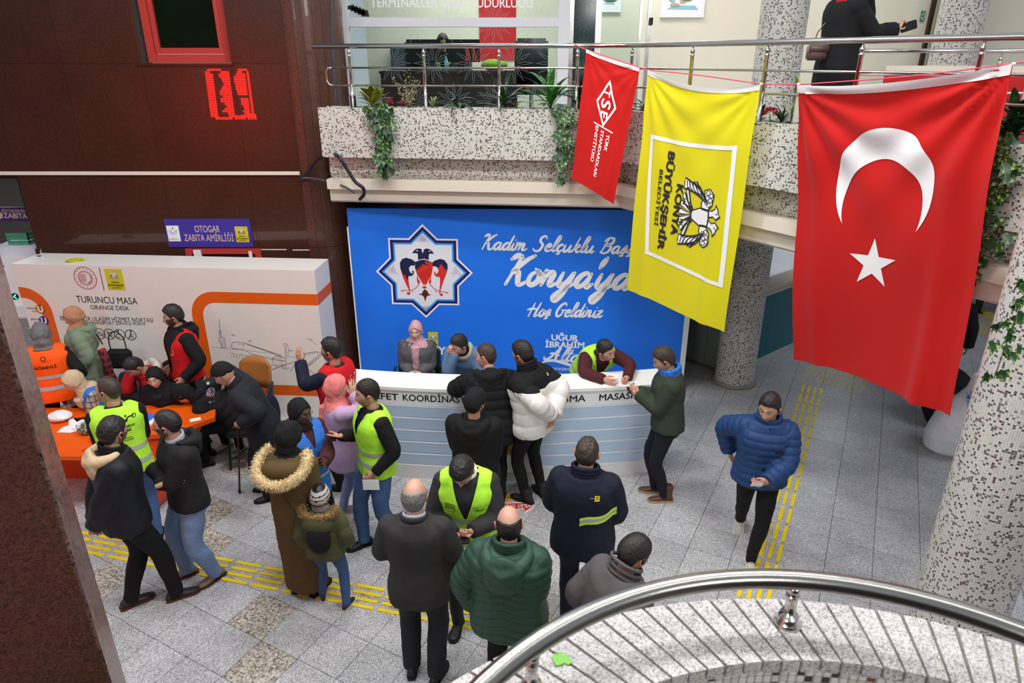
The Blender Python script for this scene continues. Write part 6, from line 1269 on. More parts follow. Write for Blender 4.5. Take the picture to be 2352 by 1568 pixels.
o = empty('bottle', tuple(onz(508, 912, 1.12)), 'plastic water bottle in the hand of the old man in black', 'bottle')
# security gates far left
gt = empty('security_gate', (0, 0, 0), 'tall white security scanner under the purple sign at far left', 'scanner'); M_GATE = mat('gate_white', S(224, 228, 240), .3)
def rbox(x0, x1, y0, y1, z1, nm, par, m, z0=0): MB().box((x0, y0, z0), (x1, y1, z1), bev=.05).build(nm, m, par, True) 
rbox(-7.55, -6.78, 9.55, 10.15, 1.92, 'cabinet', gt, M_GATE); MB().box((-7.45, 9.535, .2), (-6.88, 9.548, 1.8), bev=.01).build('door', M_WHITE, gt)
for x in (-7.35, -6.98): MB().lathe([(.012, 0), (.012, .006)], (x, 9.535, 1.66), 10, axis=(0, -1, 0)).build('lock', M_BLACK, gt)
gt = empty('security_gate', (0, 0, 0), 'second tall white scanner panel at the left picture edge', 'scanner'); rbox(-8.15, -7.62, 9.45, 10.0, 2.16, 'cabinet', gt, M_GATE); MB().box((-8.05, 9.435, .3), (-7.7, 9.448, 2.02), bev=.01).build('door', M_WHITE, gt); MB().lathe([(.012, 0), (.012, .006)], (-7.85, 9.43, 1.9), 10, axis=(0, -1, 0)).build('lock', M_BLACK, gt)
o = empty('green_crate', (-7.18, 9.85, 1.92), 'green plastic crate standing on top of the white scanner', 'crate'); M_GC = mat('crate_green', S(64, 156, 118), .4)
MB().box((-.16, -.12, 0), (.16, .12, .012)).build('base', M_GC, o)
for k in range(3): MB().box((-.16, -.12, .02 + k * .055), (.16, -.105, .065 + k * .055)).build('slat', M_GC, o); MB().box((.145, -.12, .02 + k * .055), (.16, .12, .065 + k * .055)).build('slat', M_GC, o)
tn = empty('turnstile', (0, 0, 0), 'brushed steel turnstile with green arrow light at far left', 'turnstile'); P = onp(34, 681, (0, 9.2, 0), (0, 1, 0))
MB().box((-7.6, 9.21, 0), (-6.75, 9.6, 1.0), bev=.03).build('body', M_STEELB, tn); MB().box((-7.62, 9.1, 1.0), (-6.72, 9.6, 1.08), bev=.03).build('top', M_WHITE, tn)
for k in range(5): MB().tube([(-7.0 + .0 * k, 9.16, .85 - .17 * k), (-6.55, 9.10, .85 - .17 * k)], .014, 8).build('bar', M_STEEL, tn)
MB().lathe([(.05, 0), (.05, .01)], (P.x, 9.21, P.z), 20, axis=(0, -1, 0)).build('display', M_BLACK, tn); f = Flat(); f.stroke([(.018, .028), (-.014, 0), (.018, -.028)], .014); f.build('arrow', mat('green_light', S(20, 255, 150), .4, emit=((.05, 1, .4, 1), 4)), frame((P.x, 9.197, P.z), (1, 0, 0), (0, 0, 1)), tn)
# ------------------------------------------------------------------ the crowd
F = fabric
BK = F('cloth_black', S(21, 21, 24)); BK2 = F('cloth_black_wool', S(18, 18, 21), 500); NV = F('cloth_navy', S(28, 32, 52)); BT = F('trousers_black', S(19, 19, 21)); CH = F('cloth_charcoal', S(50, 48, 50)); SUIT = F('suit_grey', S(54, 52, 52), 1400)
JEAN = F('denim_blue', S(92, 122, 168), 500, .4, var=.16); JEAN2 = F('denim_mid', S(70, 98, 146), 500, .4, var=.16); JEANL = F('denim_light', S(124, 150, 188), 500, .4, var=.2); HV = F('hivis_green', S(186, 250, 66), 1200, rough=.7); HVE = F('hivis_edge', S(226, 255, 90), 1200); HVO = F('hivis_orange', S(255, 92, 12), 1200, rough=.7)
REF = mat('reflective_tape', S(176, 178, 182), .4, .0); REDV = F('vest_red', S(204, 24, 30)); BLUV = F('vest_blue', S(52, 116, 208), rough=.6)
H1 = hairline(.064, .034, -.028, -.062); HS = hairline(.062, .032, -.01, -.05)
def hr(m=None, t=.018, mask=None, **k): return dict(mask=mask or H1, m=m or H_BLACK, t=t, nz=.0045, **k)
quiff = lambda x, y, z: .010 + .016 * np.clip((z - .03) / .08, 0, 1) + .010 * np.clip(y / .09, 0, 1) * np.clip((z - .04) / .05, 0, 1)
crop = lambda x, y, z: .006 + .014 * np.clip((z - .02) / .08, 0, 1)
def vest(c=.042, m=HV, v=.42, hem=-.14, t=((.06, .13), (.26, .33)), belly=0, wf=None, seed=3, under=None):
    fs = [garment('vest', m, c=c, sleeve=0, hem=hem, vneck=v, belly=belly, wf=wf, shoulder=1, fold=.006, seed=seed, neck=.975)]
    fs += [band('reflective_stripe', REF, a, b) for a, b in t]; return seq(*fs)
def held(nm, lab, cat, s, side, size, m, off=(0, .09, 0), rot=None, extra=None):
    W_ = s.WR if side > 0 else s.WL; E_ = s.ER if side > 0 else s.EL; d = nrm(W_ - E_); c = W_ + (s.R0 * off[0] + s.F0 * off[1] + s.U0 * off[2]); M = Matrix.Translation(Vector(c)) @ (rot or Matrix())
    t = empty(nm, tuple(c), lab, cat); b = MB().box([-q / 2 for q in size], [q / 2 for q in size], bev=min(size) * .3, M=(rot or Matrix())).build('body', m, t)
    if extra: extra(t, rot or Matrix())
    return t
def strap(s, pts, m, r=.008, name='strap', root=None):
    P = [Vector(s.at(*p)) for p in pts]; return MB().tube([tuple(p) for p in catmull([tuple(p) for p in P], 6)], r, 8).build(name, m, root, True)
def loosestrap(pts, m, r=.008, name='strap'):
    def fn(s, root): strap(s, pts, m, r, name, root)
    return fn
def flatfn(build, name, mats, t=.6, x=0, back=True):
    def fn(s, root): f = Flat(); build(f); on_back(f, name, mats, t, x, back)(s, root)
    return fn
# -- left group ---------------------------------------------------------------------------------
def gorevli(f): tline(f, 'GÖREVLİ', (-.11, -.03), (.11, -.03), .034, 0, bold=.05); f.ring((0, .09), .022, .008, 0); tline(f, 'ULAŞIM', (-.04, .05), (.04, .05), .008, 0)
person('person seen from behind in orange safety vest and grey checked headscarf', P_(-5.30, 7.12, -22, S_=1.70, wf=1.18, LH='down', RH=('t', .30, .08, .12), head=(-6, 16, 0)), 'light', False, legs=dict(m=BT), top=seq(garment('jumper', BK, wf=1.1), garment('vest', HVO, c=.05, sleeve=0, hem=-.2, wf=1.22, neck=.97, seed=8), band('reflective_stripe', REF, .10, .19), band('reflective_stripe', REF, .36, .44), flatfn(gorevli, 'lettering', [I_BLACK], .66), hijab(F('scarf_check', S(112, 112, 114), 300, var=.3), cape=.97, front=.98, puff=.026)))
GC = F('coat_sage', S(124, 142, 120), 500); 
person('smiling woman in long sage green coat and tan headscarf', P_(-5.32, 7.78, 246, S_=1.68, wf=1.05, LH='pocket', RH='pocket', head=(8, -4, 0)), 'light', True, legs=dict(m=BT), glasses=M_BLACK, top=seq(garment('coat', GC, c=.045, hem=-.95, flare=.08, quilt=(.085, .008)), hijab(F('scarf_tan', S(182, 132, 100)), cape=.93, front=.90), hood('hood', GC, 1.1), loosestrap([(.09, .12, .9), (.17, .05, .96), (.12, -.14, .8), (.2, -.2, .35)], M_BLACK)))
b_ = empty('handbag', (-4.97, 7.93, .78), 'black handbag hanging beside the sage green coat', 'handbag'); mb = MB().box((-.15, -.05, 0), (.15, .05, .26), bev=.03); me = remesh(mb, .01, 2); put('bag_body', me, F('bag_cloth', S(30, 30, 32)), b_, True); MB().tube(catmull([(-.10, 0, .24), (-.09, 0, .42), (.0, .0, .5), (.09, 0, .42), (.10, 0, .24)], 5), .007, 8).build('strap', M_BLACK, b_)
mb = MB().tube(catmull([(0, 0, .52), (.03, -.02, .35), (.02, 0, .18), (.05, .01, .0)], 5), [.05 + .02 * i / 15 for i in range(16)], 12); me = remesh(mb, .01, 2); V = vco(me); setco(me, V + vno(me) * (.012 * wav(V, 3, 40, 6, (1, 1, .3)))[:, None]); ca = me.color_attributes.new('Col', 'FLOAT_COLOR', 'POINT'); V = vco(me); C = np.tile([.012, .014, .03, 1.], (len(V), 1)); C[((V[:, 2] * 12) % 1 < .35) | ((V[:, 0] * 22 + 5) % 1 < .3)] = [.30, .012, .018, 1]; ca.data.foreach_set('color', C.ravel().astype(np.float32)); put('plaid_scarf', me, M_CLOTHV, None, True, 'red and dark plaid scarf hanging from the hand of the sage-coated woman', 'scarf', loc=(-5.03, 7.70, .62))
person('bearded man in open red vest over black jacket standing before the backdrop', P_(-3.90, 7.44, 228, S_=1.82, LH='pocket', RH='pocket', head=(22, 4, 0)), 'tan', True, beard=(.035, .025, .02), stub=.95, hair=hr(t=quiff), legs=dict(m=BT), top=seq(garment('jacket', BK, c=.035), garment('vest', REDV, c=.052, sleeve=0, hem=-.08, vneck=-.1, neck=.95), hood('hood', BK, 1.1), collar('collar', BK), flatfn(lambda f: (f.poly([(-.02, -.03), (.02, -.03), (.025, .03), (-.025, .03)], 0), f.disc((0, 0), .012, 1, .001), tline(f, 'KONYA', (-.025, -.05), (.025, -.05), .010, 0)), 'emblem', [I_WHITE, I_RED], .62, -.13, False)))
person('young man bent over with his face in his hand, red jacket with white hood', P_(-4.28, 7.52, 205, S_=1.72, pz=.50, lean=22, LF=(-.12, .40, 0, 5), RF=(.12, .40, 0, 5), LH='table', RH=('h', .05, .09, -.04), RE=(.5, .4, -1), head=(12, 26, 0)), 'tan', True, hair=hr(t=crop), legs=dict(m=BT), hdir=(None, (-.3, .2, 1)), top=seq(garment('jacket', F('jacket_maroon', S(176, 28, 30)), c=.04, yoke=lambda x, y, t: 1 if abs(x) > .17 or t < .5 else 0, ) if False else garment('jacket', [F('jacket_redpart', S(180, 26, 30)), BK], c=.04, yoke=lambda x, y, t: 1 if t < .62 or abs(x) > .19 else 0), hood('hood', F('hood_white', S(206, 200, 190)), 1.15)))
person('woman in black headscarf and round glasses facing the camera', P_(-4.02, 7.12, 178, S_=1.62, pz=.50, lean=16, LF=(-.12, .38, 0, 5), RF=(.12, .38, 0, 5), LH=('t', -.1, .3, .3), RH=('t', .1, .3, .3), head=(-8, -2, 6)), 'light', True, legs=dict(m=BT), glasses=M_STEEL, top=seq(garment('dress', BK2, c=.03), hijab(F('scarf_black', S(22, 22, 25)), cape=.70, front=.45)))
person('woman in black headscarf and puffer leaning over the desk, face turned down', P_(-3.28, 7.10, 252, S_=1.64, pz=.50, lean=50, LF=(-.12, .36, 0, 5), RF=(.12, .36, 0, 5), LH=('t', -.1, .33, .52), RH=('t', .1, .33, .50), head=(6, 22, 0), wf=1.1), 'light', True, legs=dict(m=BT), glasses=M_BLACK, top=seq(garment('coat', BK, c=.055, quilt=(.10, .012)), hijab(F('scarf_black', S(22, 22, 25)), cape=.92, front=.90), hood('hood', BK, 1.3)))
def plaid_cols(o, base, lines, w=22):
    me = o.data; V = vco(me); ca = me.color_attributes.new('Col', 'FLOAT_COLOR', 'POINT'); C = np.tile(list(base) + [1.], (len(V), 1)); a = V[:, 2] * w; b = (V[:, 0] + V[:, 1]) * w; C[(a % 1 < .35)] *= [*lines, 1]; C[(b % 1 < .3)] *= [*lines, 1]; ca.data.foreach_set('color', C.ravel().astype(np.float32))
def plaidshirt(name, base, lines, c=.02, w=14, **kw):
    def fn(s, root): o = garment(name, M_CLOTHV, c=c, voxel=.010, **kw)(s, root); plaid_cols(o, base, lines, w)
    return fn
person('seated woman in beige headscarf, plaid shirt and blue vest reaching along the desk', P_(-4.72, 7.10, 222, S_=1.64, pz=.52, lean=26, LF=(-.12, .36, 0, 5), RF=(.12, .36, 0, 5), LH=('t', -.02, .40, .12), RH=('t', .34, .40, .30), head=(14, 6, 0)), 'light', True, hands=('relaxed', 'relaxed'), legs=dict(m=BT), top=seq(plaidshirt('shirt', (.50, .45, .38), (.42, .36, .32)), garment('vest', BLUV, c=.04, sleeve=0, vneck=.30, neck=.96), band('reflective_stripe', REF, .42, .48), hijab(F('scarf_beige', S(204, 182, 148)), cape=.86, front=.58)))
def park(f):
    f.stroke(catmull([(-.06, .07, 0), (-.02, .10, 0), (.0, .075, 0), (.03, .10, 0), (.07, .105, 0)], 4), .012, 0); f.stroke(catmull([(-.07, .05, 0), (-.02, .05, 0), (.02, .075, 0)], 4), .010, 0); f.disc((.01, .115), .009, 0); f.ring((.075, .10), .016, .006, 0)
    tline(f, 'Belediye', (-.07, .005), (.07, .012), .026, 0, bold=.03, shear=.2); tline(f, 'PARK', (-.05, -.035), (.04, -.03), .026, 0, bold=.05, shear=.2); f.stroke([(-.04, -.06), (.03, -.055)], .003, 0); tline(f, 'KONYA', (-.03, -.10), (.03, -.10), .014, 0, bold=.04); tline(f, 'BÜYÜKŞEHİR', (-.04, -.12), (.04, -.12), .012, 0, bold=.04)
person('balding man in hi-vis green vest seen from behind, leaning on the orange desk', P_(-3.62, 5.50, -28, S_=1.80, lean=6, LH='front', RH='front', head=(-62, 0, 0)), 'tan', True, hair=dict(mask=lambda x, y, z, A: np.minimum(hairline(.10, .06, -.02, -.06)(x, y, z, A), 1) * 1.0, m=H_BROWN, t=.010), stub=.35, legs=dict(m=JEAN2), top=seq(garment('jumper', BK), garment('vest', HV, c=.045, sleeve=0, hem=-.16, neck=.99), band('reflective_stripe', REF, .02, .09), band('reflective_stripe', REF, .26, .33), flatfn(park, 'lettering', [I_BLACK], .66, .07)))
person('man in black jacket with beige hood, back to camera, hands clasped behind', P_(-3.22, 4.70, 52, S_=1.84, wf=1.08, LF=(-.03, -.12, 0, 5), RF=(.12, .22, 0, 5), LH='back_low', RH='back', head=(-30, 6, 0), lean=3), 'tan', True, hair=hr(t=.012), stub=.7, glasses=M_BLACK, shoes=(48, 44, 44), sole=(84, 44, 36), legs=dict(m=BT, bag=.008), hands=('relaxed', 'fist'), hdir=((.8, -.3, -.5), None), top=seq(garment('jacket', F('jacket_black', S(26, 28, 32), 700, rough=.6), c=.05, hem=-.22, fold=.010), collar('collar', BK, .085, .06), hood('hood', F('hood_beige', S(208, 184, 146)), 1.15)))
person('man with glasses in dark zip hoodie, arms crossed, pale blue jeans', P_(-2.78, 5.02, 228, S_=1.78, wf=1.06, LF=(-.06, -.02, 0, 12), RF=(.16, .16, 0, 12), LH=('t', .11, .20, .30), RH=('t', -.11, .20, .25), LE=(-.9, .1, -1), RE=(.9, .1, -1), head=(36, 4, 0), lean=2, hip=(0, .05)), 'rosy', True, hair=dict(mask=hairline(.080, .050, -.02, -.06), m=H_BLACK, t=.011), beard=(.05, .035, .025), stub=.85, glasses=M_BLACK, shoes=(140, 120, 90), sole=(70, 52, 40), legs=dict(m=JEANL, bag=.010, c=.018), hands=('flat', 'flat'), hdir=((.5, -.9, .3), (-.5, -.9, .2)), top=seq(garment('hoodie', F('hoodie_dark', S(34, 34, 36)), c=.035, hem=-.14), collar('shirt_collar', F('shirt_blue', S(176, 188, 200)), .072, .035), hood('hood', F('hoodie_dark', S(34, 34, 36)), 1.1)))
s_old = P_(-2.62, 6.30, 258, S_=1.70, wf=1.1, lean=25, LF=(-.10, .02, 0, 6), RF=(.10, .06, 0, 6), LH=('t', -.24, .10, .20), RH=('t', .10, .24, .62), head=(0, 12, 0))
person('stooped old man in black cap and long dark coat leaning on a walking stick', s_old, 'rosy', True, stub=.3, beard=(.30, .28, .26), hair=dict(mask=hairline(.045, .03, .012, .0), m=F('cap_black', S(26, 26, 28)), t=lambda x, y, z: .016 + .012 * np.clip(z / .1, 0, 1), name='cap', nz=.001), hands=('fist', 'grip'), legs=dict(m=BT, bag=.012, flare=.006), shoes=(34, 32, 34), top=seq(garment('coat', F('coat_darkgrey', S(36, 38, 46), 800), c=.05, hem=-.38, flare=.06, fold=.009), collar('collar', F('coat_darkgrey', S(36, 38, 46), 800), .08, .05, open_=.4)))
P = onz(551, 1132, 0); ck = MB(); g_ = Vector(s_old.WL) + Vector((0, 0, -.02)) + Vector(nrm(s_old.WL - s_old.EL)) * .07; ck.tube([(P.x, P.y, .02), tuple(g_.lerp(P, .02) + Vector((0, 0, 0)))], .011, 10); t = empty('walking_stick', (P.x, P.y, 0), 'dark wooden walking stick held by the stooped old man', 'walking stick'); I_ = Matrix.Translation((-P.x, -P.y, 0))
o = ck.build('shaft', mat('stick_wood', S(52, 30, 22), .35), t, True); o.matrix_parent_inverse = I_; o = MB().tube(catmull([tuple(g_ + Vector((.07, .02, -.0))), tuple(g_ + Vector((.04, .01, .03))), tuple(g_), tuple(g_ + Vector((-.05, 0, .01)))], 5), .012, 8).build('handle', mat('stick_wood', S(52, 30, 22), .35), t, True); o.matrix_parent_inverse = I_; o = MB().lathe([(.015, 0), (.016, .04), (.012, .045)], (P.x, P.y, 0), 12).build('rubber_tip', M_BLACK, t); o.matrix_parent_inverse = I_
bo = bpy.data.objects['bottle']; hb = Vector(s_old.WR) + Vector(nrm(s_old.WR - s_old.ER)) * .08; bo.location = tuple(hb + Vector((0, 0, -.08)))
MB().lathe([(.030, 0), (.032, .01), (.032, .05), (.030, .06), (.032, .07), (.032, .14), (.026, .165), (.012, .185), (.012, .195)], (0, 0, 0), 20).build('bottle_body', M_GLASS, bo, True); MB().lathe([(.0325, .075), (.0325, .125)], (0, 0, 0), 20).build('paper_label', mat('label_blue', S(50, 110, 190), .4), bo); MB().lathe([(.0145, .195), (.0145, .212)], (0, 0, 0), 14).build('cap', I_WHITE, bo)
person('hunched person all in black on the brown chair behind the old man', P_(-3.26, 7.56, 205, S_=1.72, pz=.50, lean=50, LF=(-.12, .36, 0, 5), RF=(.12, .36, 0, 5), LH=('t', -.1, .35, .25), RH=('t', .1, .35, .25), head=(0, 30, 0), wf=1.1), 'tan', False, hair=hr(), legs=dict(m=BT), shoes=(190, 186, 180), top=seq(garment('jacket', BK2, c=.045), hood('hood', BK2, 1.1)))
# -- middle group -------------------------------------------------------------------------------
person('woman in black headscarf and glasses with blue vest over maroon coat', P_(-1.89, 5.36, 128, S_=1.68, LH=('t', .02, .34, .30), RH='down', LE=(-.6, -.3, -1), head=(-4, 0, 0)), 'dark', True, legs=dict(m=BT), glasses=M_BLACK, hands=('flat', 'relaxed'), lips=(.20, .06, .05), top=seq(garment('coat', F('coat_maroon', S(72, 34, 40)), c=.035, hem=-.45), garment('vest', BLUV, c=.05, sleeve=0, hem=-.55, vneck=.62, neck=.96), band('reflective_stripe', REF, .02, .07), hood('hood', F('coat_maroon', S(72, 34, 40)), 1.05, fur=(F('fur_grey', S(120, 112, 106)), .028, 1500)), hijab(F('scarf_black', S(22, 22, 25)), cape=.95, front=.93)))
OL = F('coat_olive', S(92, 74, 44), 500)
def bigfur(s, root):
    k = s.k; o = s.at(0, -.03, .98); R, F_ = s.Rs[-1], s.Fs[-1]; U = s.U0; pts = [o + (R * math.sin(a) * .215 + F_ * (-.03 + math.cos(a) * .13 - .05 * (1 - math.cos(a))) + U * (.02 + .05 * math.cos(a) - .09 * (1 - math.cos(a)) * .55)) * k for a in np.linspace(math.radians(48), math.radians(312), 15)]
    mb = MB().tube([p - U * .02 for p in pts], .028 * k, 10); mb.add(*ellipsoid(tuple(o - F_ * .09 * k - U * .08 * k), (.17 * k, .10 * k, .09 * k), 16, 10)); ob = cloth_obj(s, mb, 'hood', OL, root, .012, 3, .004, 3); furtrim(s, root, pts, F('fur_cream', S(226, 206, 160), 400), .050, 4200, ob)
person('woman in ankle-length olive coat with cream fur hood, back to camera', P_(-1.84, 4.84, 14, S_=1.72, wf=1.04, LH='front', RH='belly', head=(14, 8, 0)), 'light', False, legs=dict(m=BT), top=seq(garment('coat', OL, c=.045, hem=-1.52, flare=-.05, fold=.010, voxel=.014), bigfur, hijab(F('scarf_black', S(22, 22, 25)), cape=.98, front=1.0, puff=.022), loosestrap([(-.10, -.13, .9), (.0, -.17, .5), (.16, -.17, .0), (.2, -.1, -.1)], M_BLACK, .004)))
PK = F('parka_olive', S(84, 88, 58), 600)
def pack(s, root):
    mb = MB(); c = s.at(0, -.20, .42); mb.add(*ellipsoid(tuple(c), (.15 * s.k, .10 * s.k, .20 * s.k), 20, 14)); ob = cloth_obj(s, mb, 'backpack', F('pack_black', S(24, 25, 30)), root, .01, 2, .006, 4)
    for sg in (-1, 1): strap(s, [(sg * .08, -.16, .72), (sg * .11, -.06, .96), (sg * .12, .10, .85), (sg * .13, .12, .5), (sg * .14, -.05, .2), (sg * .08, -.2, .15)], M_BLACK, .012, 'strap', ob)
def furhood(s, root, m=F('fur_brown', S(150, 124, 82), 400)):
    k = s.k; o = s.at(0, -.07, .95); R, F_, U = s.Rs[-1], s.Fs[-1], s.U0; pts = [o + (R * math.sin(a) * .20 - F_ * (.02 - math.cos(a) * .10) + U * (.06 + .03 * math.cos(a))) * k for a in np.linspace(math.radians(60), math.radians(300), 11)]
    mb = MB().tube([p - U * .03 * k for p in pts], .036 * k, 10); mb.add(*ellipsoid(tuple(o - F_ * .10 * k - U * .08 * k), (.19 * k, .09 * k, .14 * k), 16, 10)); ob = cloth_obj(s, mb, 'hood', PK, root, .011, 3, .005, 3); furtrim(s, root, pts, m, .038, 2200, ob)
def stripes(s, root):
    h = [o for o in root.children if o.name.startswith('beanie')][0]; me = h.data
    me.materials.append(M_BLACK); V = vco(me); HM = np.array(s.HM.inverted()); L_ = V @ HM[:3, :3].T + HM[:3, 3]
    zc = np.array([L_[list(p.vertices)].mean(0) for p in me.polygons]); zz = zc[:, 2] - .25 * (zc[:, 1]); me.polygons.foreach_set('material_index', [1 if (.048 < z < .060 or .094 < z < .104 or z > .138) else 0 for z in zz])
person('small child in grey striped beanie and olive parka with black backpack', P_(-1.58, 4.68, 2, S_=1.20, wf=1.12, LF=(-.10, .05, 0, 18), RF=(.14, -.05, 0, 18), LH='down', RH='hang', head=(0, 8, 0)), 'rosy', False, kids=1.22, hair=dict(mask=hairline(.030, .02, -.005, -.035), m=F('beanie_grey', S(188, 186, 182), 300), t=.020, name='beanie', nz=.001), legs=dict(m=JEAN2, bag=.004), shoes=(52, 46, 50), sole=(214, 210, 204), hands=('relaxed', 'relaxed'), top=seq(garment('sweat_hood', F('sweat_grey', S(150, 150, 152)), c=.02, sleeve=0, hem=.6, neck=1.06), garment('parka', PK, c=.055, hem=-.22, quilt=(.12, .008), wf=1.15), pack, furhood, collar('grey_hood', F('sweat_grey', S(150, 150, 152)), .095, .06), stripes))
LIL = F('jumper_lilac', S(192, 160, 196), 500)
person('woman in pink headscarf, lilac jumper and jeans with hand to her face', P_(-1.70, 5.90, 62, S_=1.64, LF=(-.10, -.04, 0, 8), RF=(.10, .08, 0, 8), LH='belly', RH=('h', .05, .13, -.10), RE=(.8, -.2, -1), head=(8, -6, 0)), 'pale', True, legs=dict(m=JEANL), shoes=(190, 184, 172), sole=(214, 210, 202), hdir=(None, (-.1, .2, 1)), top=seq(garment('jumper', LIL, c=.035, hem=-.42, flare=.03), hijab(F('scarf_pink', S(226, 128, 124)), cape=.84, front=.75, puff=.026, tail=[[(-.05, -.13, .9), (-.06, -.16, .6), (-.05, -.15, .30)]]), loosestrap([(.10, .12, .7), (.08, .02, .99), (-.05, -.14, .8), (-.16, -.16, .35)], M_BLACK, .012)))
def crescent(f): f.poly([(-.045, -.055), (.045, -.055), (.055, .055), (-.055, .055)], 0); f.disc((0, .0), .03, 1, .001); tline(f, 'KONYA', (-.04, -.08), (.04, -.08), .014, 0, bold=.03)
person('dark-haired man in red vest over black sleeves raising one hand', P_(-1.84, 6.46, 296, S_=1.80, LH=('t', -.08, .38, .52), RH='front', LE=(-.5, .1, -1), head=(-16, 0, 0)), 'tan', True, beard=(.05, .035, .03), stub=.5, hair=hr(t=quiff), legs=dict(m=BT), hands=('relaxed', 'relaxed'), hdir=((.1, .3, 1), None), top=seq(garment('jumper', NV, c=.03), garment('vest', REDV, c=.055, sleeve=0, hem=-.2, neck=.99), flatfn(crescent, 'emblem', [I_WHITE, I_RED], .70, .07)))
def lany(s, root): strap(s, [(-.06, .11, .95), (-.02, .145, .6), (.0, .15, .5), (.02, .145, .6), (.06, .11, .95)], I_NAVY, .005, 'lanyard', root)
s18 = P_(-1.27, 5.50, 236, S_=1.80, LF=(-.14, -.10, 0, 12), RF=(.06, .18, 0, 4), LH=('t', -.20, .10, .02), RH=('t', .10, .27, .30), LE=(-.6, -1, 0), RE=(.4, -.2, -1), head=(18, 4, 0))
person('man in hi-vis green vest and black jumper holding a phone and a white paper', s18, 'rosy', True, stub=.35, hair=hr(t=crop), legs=dict(m=JEAN2, bag=.006), shoes=(26, 28, 44), sole=(20, 20, 20), hands=('grip', 'flat'), hback=(None, (0, 0, -1)), top=seq(garment('jumper', BK, c=.022), vest(.042, HV, .55, -.16), lany))
held('paper_sheet', 'white paper hanging from the hand of the hi-vis man in black jumper', 'paper', s18, -1, (.15, .002, .11), M_PAP, (-.02, .06, -.10)); held('phone', 'phone lying in the raised hand of the hi-vis man in black jumper', 'phone', s18, 1, (.075, .15, .009), M_BLACK, (-.02, .08, .025))
# -- behind and at the counter ------------------------------------------------------------------
GY = F('coat_grey', S(96, 94, 98)); 
def bodice(s, root):
    me = s.last.data; rs = np.random.RandomState(2); mb = MB(); V = vco(me); loc = torso_local(s, V); ii = np.nonzero((loc[:, 2] > .82) & (np.abs(loc[:, 0]) > .09) & (loc[:, 1] > -.05))[0]
    for i in rs.choice(ii, min(400, len(ii))): mb.box(V[i] - .0022, V[i] + .0022)
    mb.build('sequins', mat('sequin', S(40, 42, 52), .3, .5), s.last, kind='stuff')
s19 = P_(-1.22, 8.10, 182, S_=1.64, pz=.60, wf=1.22, lean=4, LF=(-.16, .42, 0, 5), RF=(.16, .42, 0, 5), LH=('t', -.07, .26, .18), RH=('t', .07, .26, .18), head=(0, -2, 0))
person('seated woman in pale pink patterned headscarf and grey coat', s19, 'pale', True, legs=dict(m=BT), lips=(.45, .12, .12), hands=('fist', 'fist'), hdir=((.9, .3, -.3), (-.9, .3, -.3)), top=seq(garment('coat', GY, c=.035), bodice, hijab(F('scarf_pinkpattern', S(206, 158, 164), 260, var=.22), cape=.88, front=.10, puff=.020)))
held('ticket', 'small white and blue ticket in the lap of the seated pink-scarfed woman', 'ticket', s19, 1, (.09, .002, .05), M_PAP, (-.07, .10, .01))
DN = F('jacket_denim', S(96, 122, 152), 500, .4, var=.2)
person('young man in denim jacket with pale fleece collar resting chin on hand', P_(-.52, 7.62, 192, S_=1.76, lean=34, pz=.80, LF=(-.12, -.1, 0, 5), RF=(.12, -.1, 0, 5), LH=('t', -.10, .42, .42), RH=('h', -.02, .10, -.05), RE=(.5, .4, -1), LE=(-.6, .2, -1), head=(36, 2, 0)), 'rosy', True, hair=hr(t=quiff), legs=dict(m=JEAN2), hdir=(None, (.5, .3, .6)), hands=('relaxed', 'fist'), top=seq(garment('jacket', DN, c=.035), collar('fleece_collar', F('fleece', S(196, 184, 160), 300), .098, .03, thick=.020), collar('jersey', BK, .07, .05), hood('teal_hood', F('hood_teal', S(126, 186, 184)), .85)))
person('man in black puffer jacket leaning on the counter, face turned left', P_(-.22, 6.22, -6, S_=1.78, wf=1.12, lean=20, LH=('t', -.20, .36, .46), RH=('t', .22, .36, .46), LE=(-1, .0, -.6), RE=(1, .0, -.6), head=(-62, 2, 0), LF=(-.1, -.05, 0, 8), RF=(.1, -.05, 0, 8)), 'rosy', True, hair=hr(t=crop, m=H_BROWN), legs=dict(m=BT), top=seq(garment('puffer_jacket', BK, c=.06, hem=-.42, quilt=(.10, .016)), hood('hood', BK, 1.25, drop=.03)))
person('person in black beanie and black hooded coat with back to camera', P_(-.34, 5.42, 8, S_=1.74, wf=1.08, LH='front', RH='belly', head=(26, 2, 0)), 'tan', True, hair=dict(mask=hairline(.050, .03, -.01, -.065), m=F('beanie_black', S(24, 24, 27), 300), t=.020, name='beanie', nz=.0008), legs=dict(m=BT), top=seq(garment('coat', BK2, c=.05, hem=-.35), hood('hood', BK2, 1.2, drop=.02)))
def YK(x, y, t): return t > .66 + .3 * abs(x)
YK.sd = lambda l: l[:, 2] - (.66 + .3 * np.abs(l[:, 0]))
WP = F('puffer_white', S(232, 230, 226), 900)
person('young man in white puffer jacket with black yoke, hands clasped behind', P_(.22, 6.24, 304, S_=1.84, wf=1.06, lean=9, LF=(-.10, .02, 0, 0), RF=(.10, -.06, 0, 30), LH=('t', -.03, -.22, .12), RH=('t', .06, -.21, .09), head=(0, 6, 0)), 'tan', True, beard=(.05, .035, .03), stub=.7, hair=hr(t=quiff), hands=('fist', 'relaxed'), legs=dict(m=BT), shoes=(38, 36, 38), shoe_h=.11, top=seq(garment('puffer_jacket', [WP, BK], c=.06, hem=-.20, quilt=(.13, .015), yoke=YK), collar('collar', BK, .092, .07, thick=.018), flatfn(lambda f: (f.ring((0, 0), .014, .007, 0), f.ring((0, 0), .004, .006, 0)), 'mark', [I_WHITE], .84, .10)))
MR = F('jumper_maroon', S(76, 32, 38))
